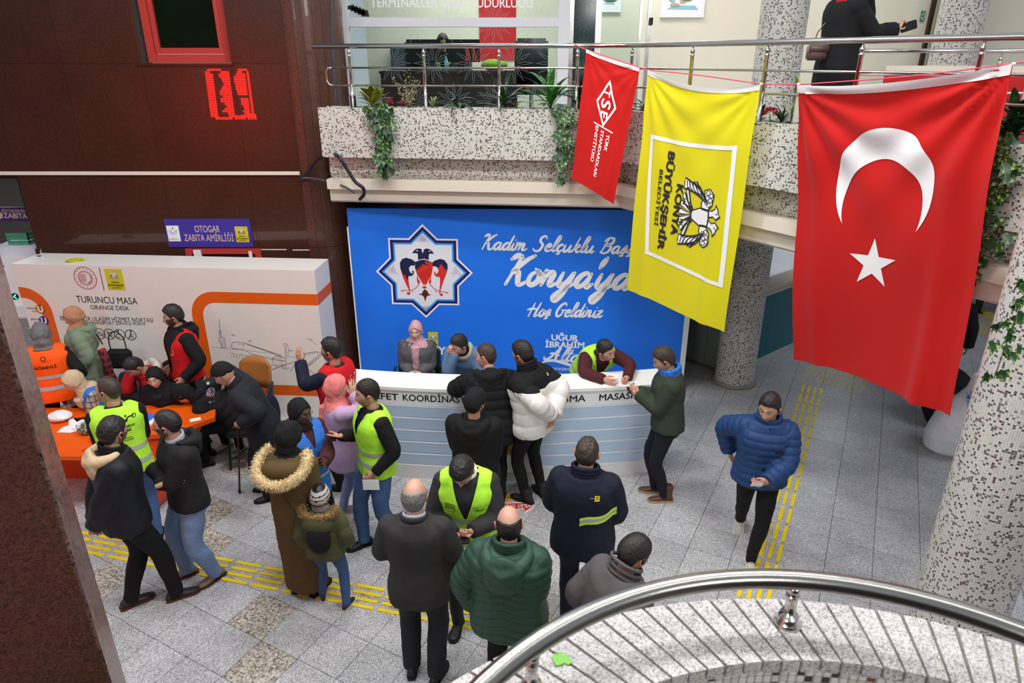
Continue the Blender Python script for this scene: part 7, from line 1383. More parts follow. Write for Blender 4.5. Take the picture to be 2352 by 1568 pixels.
person('man in hi-vis green vest and maroon jumper bending over the counter', P_(.92, 7.55, 164, S_=1.80, pz=.93, lean=54, LH=('w', 1.27, 6.78, 1.20), RH=('w', 1.00, 6.72, 1.20), LE=(-1, -.1, .1), RE=(1, .2, .0), head=(-34, -20, 0), LF=(-.12, .0, 0, 5), RF=(.12, .0, 0, 5)), 'rosy', True, stub=.5, hair=hr(t=crop), legs=dict(m=NV), hands=('fist', 'relaxed'), top=seq(garment('jumper', MR, c=.028), vest(.042, HV, .50, -.1, t=((.1, .16),)), collar('collar', MR, .068, .04)))
s25 = P_(1.62, 6.26, 276, S_=1.80, wf=1.04, LF=(-.08, -.04, 0, 4), RF=(.08, .05, 0, 4), LH=('t', -.02, .30, .32), RH=('t', .04, .28, .30), LE=(-.4, -.4, -1), RE=(.4, -.4, -1), head=(0, 20, 0), lean=3)
person('young man in olive bomber jacket and blue scarf typing on a phone', s25, 'tan', True, hair=hr(t=quiff, m=H_BROWN), legs=dict(m=F('trousers_navyblack', S(26, 28, 38))), shoes=(88, 56, 44), sole=(176, 150, 110), shoe_h=.14, hands=('grip', 'grip'), top=seq(garment('bomber_jacket', F('bomber_olive', S(52, 62, 48), 800), c=.045, hem=-.10, fold=.009), collar('scarf', F('scarf_bluepattern', S(52, 110, 196), 120, var=.45), .095, .05, thick=.024)))
held('phone', 'phone held by the young man in olive bomber jacket', 'phone', s25, 1, (.075, .14, .009), M_BLACK, (-.03, .10, .03), Matrix.Rotation(.4, 4, 'Y'))
# -- front row ----------------------------------------------------------------------------------
s26 = P_(-.35, 4.52, 182, S_=1.80, wf=1.06, lean=9, LF=(-.14, -.10, 0, 14), RF=(.10, .12, 0, 10), LH=('t', -.06, .30, .26), RH=('t', .08, .30, .22), LE=(-.8, -.2, -1), RE=(.8, -.2, -1), head=(10, 42, 0))
def lg(f): tline(f, 'KONYA', (-.03, .01), (.03, .01), .016, 0, bold=.05); tline(f, 'MODELİ', (-.03, -.012), (.03, -.012), .016, 0, bold=.05); f.stroke([(-.036, .03), (.036, .03), (.036, -.03), (.02, -.045), (-.03, -.045), (-.036, -.02)], .004, 0, closed=True)
def lg2(f): f.ring((-.02, .012), .018, .003, 0); tline(f, 'Konya', (-.02, -.012), (.045, -.008), .020, 0, bold=.02, shear=.3)
person('man in hi-vis green vest over charcoal jacket looking down at a phone', s26, 'rosy', True, hair=hr(t=quiff), legs=dict(m=F('trousers_charcoal', S(44, 42, 44))), shoes=(24, 24, 25), hands=('grip', 'grip'), hdir=((.5, .8, .1), (-.5, .8, .1)), hback=((0, .3, -1), (0, .3, -1)), top=seq(garment('jacket', CH, c=.034), garment('vest', HV, c=.052, sleeve=0, hem=-.18, vneck=.40, neck=.975), flatfn(lg, 'print', [I_BLACK], .66, .11, False), flatfn(lg2, 'print', [I_BLACK], .62, -.10, False), band('reflective_stripe', REF, .34, .42), collar('shirt_collar', M_PAP, .074, .04), collar('jersey', CH, .070, .02)))
ph = held('phone', 'phone with dark screen in the hands of the hi-vis man in charcoal', 'phone', s26, 1, (.14, .075, .009), M_BLACK, (-.07, .14, .05), Matrix.Rotation(.15, 4, 'Z')); pb_ = held('power_bank', 'white power bank held under the phone of the hi-vis man in charcoal', 'power bank', s26, 1, (.10, .06, .02), M_WHITE, (-.12, .15, -.01))
w_ = Vector(s26.WR); MB().tube(catmull([tuple(w_ + Vector(q)) for q in ((-.02, -.12, .0), (-.05, -.13, -.12), (-.09, -.13, -.26), (-.07, -.13, -.38), (-.11, -.12, -.34), (-.12, -.12, -.18), (-.05, -.13, -.04))], 6), .0028, 6).build('charging_cable', I_WHITE, smooth=True, label='thin white charging cable looping from the phone', cat='cable')
s27 = P_(-.68, 3.93, 2, S_=1.78, wf=1.10, LF=(-.10, .02, 0, 4), RF=(.10, -.06, 0, 16), LH=('t', -.14, .26, .20), RH=('t', .14, .26, .20), LE=(-.7, -.7, -.8), RE=(.7, -.7, -.8), head=(4, 10, 0))
person('grey-haired balding man in dark grey suit with his back to camera', s27, 'rosy', True, hair=dict(mask=bald_mask(.058), m=H_GREY, t=.012), glasses=M_STEEL, legs=dict(m=F('trousers_suit', S(36, 35, 38)), bag=.012, flare=.006), shoes=(26, 24, 24), top=seq(garment('suit_jacket', SUIT, c=.032, hem=-.30, flare=.03, fold=.007), collar('shirt_collar', F('shirt_paleblue', S(176, 190, 206)), .070, .035), collar('lapel', SUIT, .084, .018, thick=.014)))
GP = F('puffer_green', S(46, 74, 62), 1000, rough=.5)
person('balding man in dark green quilted jacket with his back to camera', P_(-.02, 3.66, 12, S_=1.75, wf=1.24, LH='down', RH='belly', LE=(-1, -.6, 0), head=(-14, 8, 0)), 'rosy', True, hair=dict(mask=bald_mask(.056, 1.30), m=H_BLACK, t=.009), legs=dict(m=BT, bag=.01), top=seq(garment('quilted_jacket', GP, c=.062, hem=-.26, quilt=(.062, .012, True, .35), voxel=.0105), collar('collar', GP, .095, .05, thick=.018), hood('hood', GP, 1.35, drop=.04)))
FN = F('fire_navy', S(22, 26, 44), 700)
def fstripe(s, root):
    bt = BVHTree.FromPolygons([tuple(v.co) for v in s.last.data.vertices], [tuple(p.vertices) for p in s.last.data.polygons]); R, F_, U = s.axes(.5)
    for nm, m, h0, h1, off in (('hivis_band', F('tape_yellow', S(216, 252, 40)), -.035, .035, .003), ('reflective_stripe', REF, -.014, .014, .005)):
        v = []; n = 26
        for i in range(n + 1):
            x = .0 + .25 * i / n
            for h in (h0, h1):
                c = Vector(s.at(x, 0, .40 + (x * .55 + .02 * math.sin(x * 30)) + h / .55)); hit = bt.ray_cast(c - Vector(F_) * .5, Vector(F_), .6); p = hit[0] if hit[0] is not None else c - Vector(F_) * .1; v.append(tuple(p - Vector(F_) * off))
        MB().add(v, [(2 * i, 2 * i + 2, 2 * i + 3, 2 * i + 1) for i in range(n)]).build(nm, m, s.last, True)
def flogo(f): f.poly([(-.035, -.02), (.0, -.02), (.0, .022), (-.035, .022)], 0); f.poly([(0, -.02), (.035, -.02), (.035, .022), (0, .022)], 1); tline(f, 'KONYA', (-.033, .002), (-.003, .002), .006, 2, .001); tline(f, 'KONYA', (.006, -.008), (.03, -.008), .006, 0, .001); f.ring((.018, .008), .007, .003, 0, .001, 10)
person('man in dark navy uniform jacket with yellow stripe, back to camera', P_(.56, 4.42, 16, S_=1.83, wf=1.12, LH='belly', RH='belly', LE=(-1, -.5, -.6), RE=(1, -.6, -.6), head=(0, 6, 0)), 'tan', True, hair=hr(m=H_BROWN, t=.006), legs=dict(m=F('trousers_navy', S(20, 24, 40)), bag=.01), top=seq(garment('uniform_jacket', FN, c=.055, hem=-.24), fstripe, flatfn(flogo, 'logo', [I_BLACK, I_YELLOW, I_WHITE], .80, .10), collar('collar', FN, .095, .06, thick=.016)))
rd = empty('radio', (0, 0, 0), 'black walkie-talkie clipped to the shoulder of the man in navy uniform', 'radio'); sN = P_(.56, 4.42, 16, S_=1.83, wf=1.12); p = Vector(sN.at(-.225, -.02, .74)); MB().box((p.x - .03, p.y - .02, p.z - .06), (p.x + .02, p.y + .02, p.z + .06), bev=.008).build('body', M_BLACK, rd); MB().tube([(p.x, p.y, p.z + .06), (p.x + .01, p.y, p.z + .14)], .006, 8).build('antenna', M_BLACK, rd)
GW = F('coat_greywool', S(88, 84, 86), 600)
person('man in grey wool coat with upturned collar behind the steel handrail', P_(.62, 3.36, 58, S_=1.74, wf=1.08, lean=12, LH='pocket', RH='pocket', head=(6, 14, 0)), 'tan', True, hair=dict(mask=H1, m=H_BLACK, t=.016), legs=dict(m=BT), top=seq(garment('coat', GW, c=.05, hem=-.45), collar('collar', GW, .105, .085, thick=.014, tiltf=.03, open_=.35)))
BP = F('puffer_blue', S(30, 62, 108), 1000, rough=.55)
s31 = P_(2.26, 5.30, 193, S_=1.80, wf=1.08, lean=3, LF=(-.02, .14, 0, 4), RF=(.03, -.46, .05, 10, 38), LH=('t', -.02, .30, .12), RH=('t', .26, -.20, .08), LE=(-1, -.4, -.5), RE=(.8, -.8, 0), head=(26, 10, 0), hip=(0, 0))
def zipf(s, root): P = []; 
person('young man walking in blue puffer jacket and black trousers, holding a paper', s31, 'tan', True, stub=.3, hair=hr(t=quiff), legs=dict(m=BT), shoes=(186, 184, 176), sole=(220, 218, 212), hands=('grip', 'relaxed'), hdir=((.8, .5, -.1), None), top=seq(garment('puffer_jacket', BP, c=.055, hem=-.12, quilt=(.072, .013), voxel=.0105), collar('collar', BP, .092, .05, thick=.018), flatfn(lambda f: f.poly([(-.006, -.36), (.006, -.36), (.006, .2), (-.006, .2)], 0), 'zip', [M_BLACK], .62, 0, False), flatfn(lambda f: f.poly([(-.035, -.008), (.035, -.008), (.035, .012), (-.035, .012)], 0), 'badge', [M_BLACK], .60, -.10, False)))
held('paper_sheet', 'white card in the hand of the walking man in blue puffer', 'paper', s31, -1, (.10, .002, .06), M_PAP, (.10, .10, .02), Matrix.Rotation(.5, 4, 'X'))
# -- mezzanine, office, far right -----------------------------------------------------------------
s32 = P_(2.92, 6.62, 86, S_=1.70, z0=3.5, wf=1.08, LH=('h', .0, .13, -.08), RH=('t', .10, .42, .28), LE=(-.4, .5, -1), RE=(.3, -.3, -1), head=(0, 4, 0))
person('woman in long black coat on the mezzanine, hand at her mouth, looking at a phone', s32, 'light', True, legs=dict(m=BT), hands=('relaxed', 'grip'), hdir=((0, .2, 1), None), hback=(None, (0, 0, -1)), top=seq(garment('coat', BK2, c=.045, hem=-.95, flare=.05), hijab(F('scarf_red', S(150, 22, 26)), cape=.90, front=.88), loosestrap([(.08, .14, .75), (.12, .02, .98), (-.05, -.18, .55), (-.1, -.2, .25)], mat('gold_chain', S(190, 170, 110), .3, 1), .005)))
held('phone', 'black phone held out by the woman on the mezzanine', 'phone', s32, 1, (.14, .075, .02), M_BLACK, (0, .13, .03), Matrix.Rotation(PI / 2, 4, 'X') @ Matrix.Rotation(.3, 4, 'Z'))
b_ = empty('shoulder_bag', tuple(s32.at(.06, -.24, .16)), 'small taupe shoulder bag of the woman on the mezzanine', 'bag'); MB().box((-.085, -.04, -.06), (.085, .04, .07), bev=.015).build('body', mat('taupe_leather', S(112, 92, 88), .4), b_, True); MB().box((-.087, -.044, .0), (.087, -.03, .072), bev=.008).build('flap', mat('taupe_dark', S(92, 74, 72), .4), b_, True)
P = onp(1030, 45, (0, 12.0, 0), (0, 1, 0)); person('office worker in hi-vis vest seated behind the glass upstairs', P_(P.x - .1, 12.0, 178, S_=1.74, z0=3.5, pz=.50, LF=(-.12, .38, 0, 5), RF=(.12, .38, 0, 5), LH='table', RH='table', lean=8, head=(-6, 12, 0)), 'tan', True, hair=hr(), legs=dict(m=BT), top=seq(garment('jumper', NV), vest(.04, HV, .4)))
person('person in black coat bending down behind the big red flag', P_(5.42, 7.75, 60, S_=1.70, lean=46, pz=.62, LF=(-.12, .1, 0, 5), RF=(.12, .25, 0, 5), head=(0, 20, 0)) if False else P_(5.9, 8.6, 40, S_=1.72, lean=20, head=(0, 10, 0)), 'tan', False, hair=hr(), legs=dict(m=BT), top=seq(garment('coat', BK2, c=.05, hem=-.3)))
P = onz(2318, 820, 0); person('person in black coat half hidden behind the near mosaic column', P_(P.x + .02, P.y, 20, S_=1.74), 'tan', False, hair=hr(), legs=dict(m=BT), top=seq(garment('coat', BK2, c=.055, hem=-.4)))
P = onz(2222, 712, 0); person('distant person in brown trousers under the mezzanine edge', P_(P.x, P.y, 200, S_=1.76, LF=(-.16, 0, 0, 8), RF=(.16, .1, 0, 8)), 'tan', False, hair=hr(), legs=dict(m=F('trousers_brown', S(62, 48, 40)), bag=.01), top=seq(garment('coat', F('coat_brown', S(50, 40, 36)), c=.04, hem=-.2)))
# ------------------------------------------------------------------ flags
def cloth_mat(name, col):
    m = fabric(name, col, 1600, .1, .7, var=.04, crease=.12); nt, b, N, L = nodes(m); b.inputs['Sheen Weight'].default_value = .15
    tr = N('ShaderNodeBsdfTranslucent'); tr.inputs[0].default_value = col; mx = N('ShaderNodeMixShader'); mx.inputs[0].default_value = .22; out = nt.nodes['Material Output']; L(b.outputs[0], mx.inputs[1]); L(tr.outputs[0], mx.inputs[2]); L(mx.outputs[0], out.inputs[0]); return m
class Flag:
    """hanging cloth between four world corners, sagging between its two tied corners, with folds running from them"""
    def __init__(s, tl, tr, br, bl, sag, fold, seed, gather=.0, midb=0):
        s.c = [Vector(q) for q in (tl, tr, br, bl)]; s.sag, s.fold, s.seed, s.midb = sag, fold, seed, midb; a = s.c[1] - s.c[0]; d = (s.c[3] + s.c[2] - s.c[0] - s.c[1]); s.n = a.cross(d).normalized(); 
        if s.n.y > 0: s.n = -s.n
        s.W = a.length; s.H = ((s.c[3] - s.c[0]).length + (s.c[2] - s.c[1]).length) / 2
    def __call__(s, u, t, z=0):
        c = s.c; p = (c[0] * (1 - u) + c[1] * u) * (1 - t) + (c[3] * (1 - u) + c[2] * u) * t
        hang = 4 * u * (1 - u); p = p + Vector((0, 0, -s.sag * hang * (1 - t) ** 2)) + Vector((0, 0, s.midb * hang * t ** 3))
        # drapes: swags near the top, long flutes lower down
        r1, r2 = math.hypot(u, t * s.H / s.W), math.hypot(1 - u, t * s.H / s.W); e = 0
        a1, a2 = math.atan2(t * s.H / s.W, u + 1e-6), math.atan2(t * s.H / s.W, 1 - u + 1e-6)
        e += s.fold * .8 * math.exp(-r1 * 1.6) * math.sin(a1 * 15 + s.seed) * min(1, r1 * 5) + s.fold * .8 * math.exp(-r2 * 1.6) * math.sin(a2 * 15 + s.seed * 2) * min(1, r2 * 5)
        e += s.fold * 1.5 * (.15 + .85 * t) * (math.sin(u * 5.2 + s.seed * 1.3 + t * 1.4) * .6 + .45 * math.exp(-((u - .10 - .06 * t) / .045) ** 2) + .8 * math.exp(-((u - .86 + .05 * t) / .05) ** 2) - .3 * math.exp(-((u - .95) / .03) ** 2)) + s.fold * .35 * math.sin(t * 9 + u * 4 + s.seed)
        e += s.fold * 1.1 * hang * math.sin(t * 7.5 + 1.0) * math.exp(-t * 4)
        return p + s.n * (e + z)
    def build(s, root, name, m, nu=60, nv=90, t0=0, t1=1, z=0):
        v = [tuple(s(i / nu, t0 + (t1 - t0) * j / nv, z)) for j in range(nv + 1) for i in range(nu + 1)]; f = [(j * (nu + 1) + i, (j + 1) * (nu + 1) + i, (j + 1) * (nu + 1) + i + 1, j * (nu + 1) + i + 1) for j in range(nv) for i in range(nu)]
        return MB().add(v, f).build(name, m, root, True)
    def lay(s, fl, name, mats, parent, cuts=2):
        me = bpy.data.meshes.new('t'); me.from_pydata(fl.v, [], fl.f); me.polygons.foreach_set('material_index', fl.m); bm = bmesh.new(); bm.from_mesh(me)
        for _ in range(7):
            es = [e for e in bm.edges if (e.verts[0].co.xy - e.verts[1].co.xy).length > .03]
            if not es: break
            bmesh.ops.subdivide_edges(bm, edges=es, cuts=1); bmesh.ops.triangulate(bm, faces=[q for q in bm.faces if len(q.verts) > 3])
        for q in bm.verts: q.co = s(q.co.x / s.W, -q.co.y / s.H, .004 + q.co.z)
        bm.to_mesh(me); bm.free(); return put(name, me, mats, parent, False)
F_RED = cloth_mat('flag_red', S(212, 24, 20)); F_YEL = cloth_mat('flag_yellow', S(244, 232, 24)); F_HEM = cloth_mat('flag_hem', S(240, 238, 240))
P_W = mat('flag_white', S(244, 244, 246), .7); P_K = mat('flag_print_dark', S(40, 42, 46), .7)
# crescent-and-star flag
fl1 = empty('flag', (0, 0, 0), 'very large red flag with white crescent and star', 'flag')
def dp(u, v, y): return onp(u, v, (0, y, 0), (0, 1, 0))
A = Flag(dp(1838, 196, 6.12), dp(2326, 150, 4.72), dp(2192, 949, 4.72), dp(1822, 826, 6.16), .045, .048, 1.2, midb=.02)
cl = A.build(fl1, 'cloth', F_RED); A.build(fl1, 'hem', F_HEM, 60, 3, -.004, .022, .012)
f = Flat(); Wd = A.W; cxx, cyy = .495 * A.W, -.322 * A.H; R1 = .262 * A.W; f_r2 = R1 * .83; dd = R1 * .34; VS = 1.17
th0 = math.acos((R1 ** 2 + dd ** 2 - f_r2 ** 2) / (2 * R1 * dd)); th1 = math.acos((f_r2 ** 2 + dd ** 2 - R1 ** 2) / (2 * f_r2 * dd))
o1 = [(cxx + R1 * math.cos(a), cyy + R1 * math.sin(a)) for a in np.linspace(-PI / 2 + th0, 1.5 * PI - th0, 60)]; i1 = [(cxx + f_r2 * math.cos(a), cyy - dd + f_r2 * math.sin(a)) for a in np.linspace(1.5 * PI - (PI - th1) if False else -PI / 2 - (PI - th1) + 2 * PI, -PI / 2 + (PI - th1), 60)]
f.poly([(x, cyy + (y - cyy) * VS) for x, y in o1 + i1[1:-1]], 0, .002); sx, sy = cxx - .03, -.570 * A.H; rs_ = .138 * A.W
f.poly([(sx + (rs_ if k % 2 == 0 else rs_ * .382) * math.sin(k * PI / 5), sy + (rs_ if k % 2 == 0 else rs_ * .382) * math.cos(k * PI / 5)) for k in range(10)][::-1], 0, .002)
A.lay(f, 'crescent_and_star', P_W, fl1)
# yellow municipal flag: print runs down the cloth
fl2 = empty('flag', (0, 0, 0), 'tall yellow flag with white frame, dark lettering and double-headed eagle', 'flag')
B = Flag(dp(1490, 163, 7.72), dp(1748, 198, 6.50), dp(1664, 762, 6.62), dp(1437, 666, 7.82), .09, .022, 2.1, midb=.01); B.build(fl2, 'cloth', F_YEL); B.build(fl2, 'hem', F_HEM, 40, 3, -.006, .014, .010)
W_, H_ = B.W, B.H
def bq(x, y): return (x * W_, -y * H_)
f = Flat(); f.stroke([bq(.10, .255), bq(.88, .225), bq(.92, .80), bq(.18, .78)], .032 * W_, 0, .002, closed=True)
eagle(f, bq(.655, .535), .25 * W_, 0, 1, -PI / 2, .003, True, .74)
def down(body, x, y0, y1, cap, mi=1, bold=.05):
    tv, tf = text_geo(body, cap / .73, 'LEFT', bold); x0 = min(p[0] for p in tv); x1 = max(p[0] for p in tv); o = len(f.v)
    for p in tv: f.v.append((x * W_ + p[1], -(y0 + (y1 - y0) * (p[0] - x0) / (x1 - x0)) * H_, .003 + p[2]))
    f.f.extend([tuple(i + o for i in q) for q in tf]); f.m.extend([mi] * len(tf))
down('KONYA', .405, .42, .655, .066 * W_, bold=.085); down('BÜYÜKŞEHİR', .285, .29, .745, .064 * W_, bold=.085); down('BELEDİYESİ', .225, .38, .64, .034 * W_, bold=.03)
B.lay(f, 'print', [P_W, P_K], fl2)
fl3 = empty('flag', (0, 0, 0), 'smaller red flag with white diamond emblem and white lettering', 'flag')
C_ = Flag(dp(1347, 114, 8.12), dp(1470, 157, 7.80), dp(1408, 470, 7.86), dp(1312, 410, 8.2), .01, .016, 3.3, midb=.02); C_.build(fl3, 'cloth', F_RED, 40, 60); C_.build(fl3, 'hem', F_HEM, 30, 3, -.004, .022, .010)
W_, H_ = C_.W, C_.H; f = Flat()
f.stroke([(.52 * W_, -.155 * H_), (.70 * W_, -.32 * H_), (.52 * W_, -.475 * H_), (.34 * W_, -.32 * H_)], .035 * W_, 0, .002, closed=True)
down('T', .45, .21, .265, .13 * W_, 0); down('S', .43, .285, .355, .18 * W_, 0); down('E', .45, .375, .425, .13 * W_, 0)
down('TÜRK', .62, .525, .655, .062 * W_, 0); down('STANDARDLARI', .50, .515, .88, .062 * W_, 0); down('ENSTİTÜSÜ', .38, .50, .78, .062 * W_, 0)
f.stroke([(.34 * W_, -.485 * H_), (.72 * W_, -.50 * H_)], .022 * W_, 0, .002); C_.lay(f, 'print', P_W, fl3)
M_CORD = mat('cord_pink', S(232, 84, 112), .6)
cd = empty('cord', (0, 0, 0), 'pink cord stringing the three flags along the railing', 'cord')
def seg(pts, nm='cord_run'): MB().tube([tuple(p) for p in catmull([tuple(p) for p in pts], 5)], .0055, 6).build(nm, M_CORD, cd, True)
seg([dp(1322, 103, 8.28), dp(1347, 114, 8.14), dp(1400, 132, 8.0), dp(1470, 155, 7.82)]); seg([dp(1470, 155, 7.82), dp(1490, 161, 7.74)]); seg([dp(1490, 161, 7.74), dp(1600, 172, 7.2), dp(1748, 193, 6.52)]); seg([dp(1748, 193, 6.52), dp(1838, 194, 6.14)]); seg([dp(1838, 194, 6.14), dp(2080, 176, 5.35), dp(2326, 146, 4.74), dp(2370, 139, 4.6)])
for q in ((1749, 193, 6.5), (1834, 193, 6.13), (1322, 104, 8.27), (2328, 147, 4.72)): p = dp(*q); MB().ball(tuple(p), (.015, .012, .012), 10).build('knot', F_HEM if q[0] != 1322 else M_CORD, cd, True)
# ------------------------------------------------------------------ upstairs office behind glass
of = empty('window_2'); of['kind'] = 'structure'; fy = 10.45; al = mat('white_aluminium', S(222, 224, 230), .35)
X = lambda u, v: dp(u, v, fy)
def fbox(x0, x1, z0, z1, nm='window_frame', m=al, y0=fy, y1=fy + .09, par=of): return MB().box((x0, y0, z0), (x1, y1, z1), bev=.004).build(nm, m, par)
fbox(-2.55, -2.27, 3.5, 6.5); fbox(-2.27, .64, 4.835, 4.955); fbox(.64, .80, 3.5, 6.5); fbox(-2.27, .64, 3.5, 3.6)
MB().box((-2.27, fy + .03, 3.6), (.64, fy + .036, 4.835)).build('pane', M_GLASS, of); MB().box((-2.27, fy + .03, 4.955), (.64, fy + .036, 6.5)).build('pane', M_GLASS, of)
d = empty('door_4'); d['kind'] = 'structure'; fbox(.80, .86, 3.5, 6.5, 'door_frame', M_STEELB, par=d); fbox(1.16, 1.24, 3.5, 6.5, 'door_frame', M_STEELB, par=d); MB().box((.86, fy + .03, 3.5), (1.16, fy + .04, 6.5)).build('pane', mat('dark_glass_door', S(44, 62, 62), .1, bump=(3, 0, .1)), d)
fr = Flat(); rs = np.random.RandomState(4)
def rosette(c, r, z=0):
    for k in range(12): a = k * PI / 6; p = [(c[0] + r * math.cos(a + q) * l, c[1] + r * math.sin(a + q) * l) for q, l in ((0, .15), (.13, .55), (0, 1), (-.13, .55))]; fr.stroke(p, .0035, 0, z, closed=True)
for i in range(5):
    for j in range(4): rosette((-2.0 + i * .58 + (.29 if j % 2 else 0), 3.85 + j * .52), .27)
fr.build('etched_pattern', mat('etching', S(150, 170, 172), .5), frame((0, fy + .028, 0), (1, 0, 0), (0, 0, 1)), of)
fr = Flat(); 
for j in range(7): rosette((1.01, 3.7 + j * .30), .14)
fr.build('etched_pattern', mat('etching_dim', S(96, 116, 108), .5), frame((0, fy + .028, 0), (1, 0, 0), (0, 0, 1)), d)
f = Flat(); opl = Plane(Vector((0, fy + .026, 0)), (1, 0, 0)); ptext(f, opl, 'TERMİNALLER ŞUBE MÜDÜRLÜĞÜ', (851, 16), (1223, 17), 19, 0, bold=.03)
for k in range(5): a, b = opl.q(797 + 8 * k, 14 + 3 * k), opl.q(800 + 8 * k, 22 + 4 * k); f.poly([(a[0], a[1]), (b[0] + .08, a[1] + .02), (b[0] + .10, b[1]), (a[0], b[1])][::-1], 1)
f.build('lettering', [I_WHITE, I_BLACK], opl.M, of)
# right-hand glass edge and wall corner
d = empty('door_5'); d['kind'] = 'structure'; MB().box((1.86, 11.0, 3.5), (1.90, 11.04, 6.5)).box((1.98, 11.0, 3.5), (2.03, 11.06, 6.5)).build('door_frame', M_STEELB, d); MB().box((1.24, 11.02, 3.5), (1.86, 11.026, 6.5)).build('pane', M_GLASS, d); MB().box((2.00, 10.94, 4.88), (2.05, 11.0, 4.98), bev=.006).build('door_handle', M_BLACK, d)
# pictures on the cream wall
def picture(label, u0, v1, u1, seed):
    t = empty('picture', (0, 0, 0), label, 'picture'); a, b = dp(u0, v1, 12.26), dp(u1, v1, 12.26); MB().box((a.x, 12.26, a.z), (b.x, 12.295, a.z + 1.1)).build('canvas', M_PAP, t); f = Flat(); r = np.random.RandomState(seed); W_ = b.x - a.x
    cols = [mat('paint_green', S(60, 110, 70), .7), mat('paint_olive', S(110, 130, 90), .7), mat('paint_sky', S(150, 196, 214), .7), mat('paint_sand', S(190, 176, 140), .7)]
    for k in range(46):
        x, y, s_ = .12 + (W_ - .24) * r.rand(), .06 + .5 * r.rand() ** .7 + .1, .02 + .05 * r.rand(); n = 8; f.poly([(x + s_ * (1.4 + .5 * r.rand()) * math.cos(q * 2 * PI / n), y + s_ * (.5 + .5 * r.rand()) * math.sin(q * 2 * PI / n)) for q in range(n)], 2 if y < .16 else r.randint(4), .0002 * k)
    f.poly([(.1, .12), (W_ - .1, .11), (W_ - .15, .17), (.2, .18)], 2, .0003); f.build('landscape', cols, frame((a.x, 12.258, a.z), (1, 0, 0), (0, 0, 1)), t)
picture('white-edged landscape painting on the cream wall, left one', 1372, 28, 1426, 3); picture('white-edged landscape painting on the cream wall, right one', 1516, 40, 1616, 5)
ex = empty('exit_sign', (0, 0, 0), 'small green exit sign with white left arrow upstairs', 'sign'); a, b = dp(2114, 49, 12.26), dp(2127, 25, 12.26); MB().box((a.x, 12.27, a.z), (b.x, 12.295, b.z)).build('plate', mat('exit_green', S(16, 140, 84), .4), ex)
f = Flat(); w_, h_ = b.x - a.x, b.z - a.z; f.stroke([(w_ * .85, h_ * .5), (w_ * .3, h_ * .5)], .03); f.stroke([(w_ * .55, h_ * .78), (w_ * .22, h_ * .5), (w_ * .55, h_ * .22)], .03); f.build('arrow', I_WHITE, frame((a.x, 12.268, a.z), (1, 0, 0), (0, 0, 1)), ex)
# office furniture
tb = empty('office_desk', (0, 0, 0), 'long dark desk inside the glazed office upstairs', 'desk'); M_DW = mat('dark_desk', S(52, 34, 36), .4)
MB().box((-2.0, 11.0, 4.22), (.1, 11.75, 4.26), bev=.004).build('desk_top', M_DW, tb); MB().box((-1.98, 11.03, 3.5), (.08, 11.06, 4.22)).build('front_panel', M_DW, tb)
for x in (-1.98, .04): MB().box((x, 11.06, 3.5), (x + .04, 11.7, 4.22)).build('side_panel', M_DW, tb)
for (x, lab) in ((-1.35, 'black computer monitor seen through the office glass, left one'), (-.75, 'black computer monitor seen through the office glass, right one')):
    t = empty('monitor', (x, 11.35, 4.26), lab, 'monitor'); MB().box((-.26, -.02, .12), (.26, .02, .44), bev=.008).build('screen', M_BLACK, t); MB().box((-.02, .0, .0), (.02, .03, .2)).build('stand', M_BLACK, t); MB().box((-.1, -.07, 0), (.1, .08, .012), bev=.004).build('foot', M_BLACK, t)
for (x, y, lab) in ((-1.55, 12.25, 'large black swivel chair at the left of the office'), (.30, 11.25, 'black leather visitor chair at the right of the office'), (-.95, 12.35, 'black chair of the seated office worker')):
    t = empty('office_chair', (x, y, 3.5), lab, 'chair'); m = mat('office_leather', S(34, 36, 42), .4); MB().box((-.26, -.24, .42), (.26, .24, .52), bev=.04).build('seat', m, t, True); MB().box((-.26, .2, .55), (.26, .29, 1.22), bev=.04).build('backrest', m, t, True); MB().lathe([(.26, 0), (.26, .03), (.03, .06), (.03, .42)], (0, 0, 0), 12).build('leg', M_STEELB, t)
    for sg in (-1, 1): MB().tube([(sg * .27, .2, .72), (sg * .29, -.15, .70), (sg * .27, -.16, .5)], .016, 8).build('armrest', M_STEEL if x > 0 else m, t)
blob('hivis_jacket', (-.28, 11.35, 4.26), (.22, .16, .09), F('jacket_hivis', S(140, 180, 40)), 'crumpled yellow-green hi-vis jacket lying on the office desk', 'jacket', 8, .3, .012, nz=14)
o = empty('red_cloth', (-.28, 13.28, 4.4), 'red cloth panel hanging on the back wall of the office', 'banner'); MB().box((-.3, 0, 0), (.35, .02, 1.3)).build('cloth', mat('office_red', S(196, 40, 44), .7), o)
o = empty('cabinet', (-1.6, 13.0, 3.5), 'dark cabinet at the back of the glazed office', 'cabinet'); MB().box((-.5, -.2, 0), (.7, .25, 1.15), bev=.01).build('body', mat('office_cabinet', S(56, 60, 66), .5), o); [MB().box((-.48 + k * .59, -.215, .04), (.09 + k * .59, -.2, 1.1)).build('door', mat('office_cabinet_door', S(70, 74, 80), .5), o) for k in range(2)]
o = empty('table_flags', (-.62, 11.2, 4.26), 'pair of small red table flags on the office desk', 'flag'); MB().lathe([(.04, 0), (.04, .015), (.008, .02)], (0, 0, 0), 12).build('base', M_STEEL, o)
for sg in (-1, 1): MB().tube([(0, 0, .01), (sg * .06, 0, .38)], .004, 6).build('pole', M_STEEL, o); MB().add([(sg * .06, 0, .37), (sg * .02, .0, .36), (sg * .10, .01, .12), (sg * .03, .02, .14)], [(0, 1, 3, 2)]).build('cloth', F_RED, o)
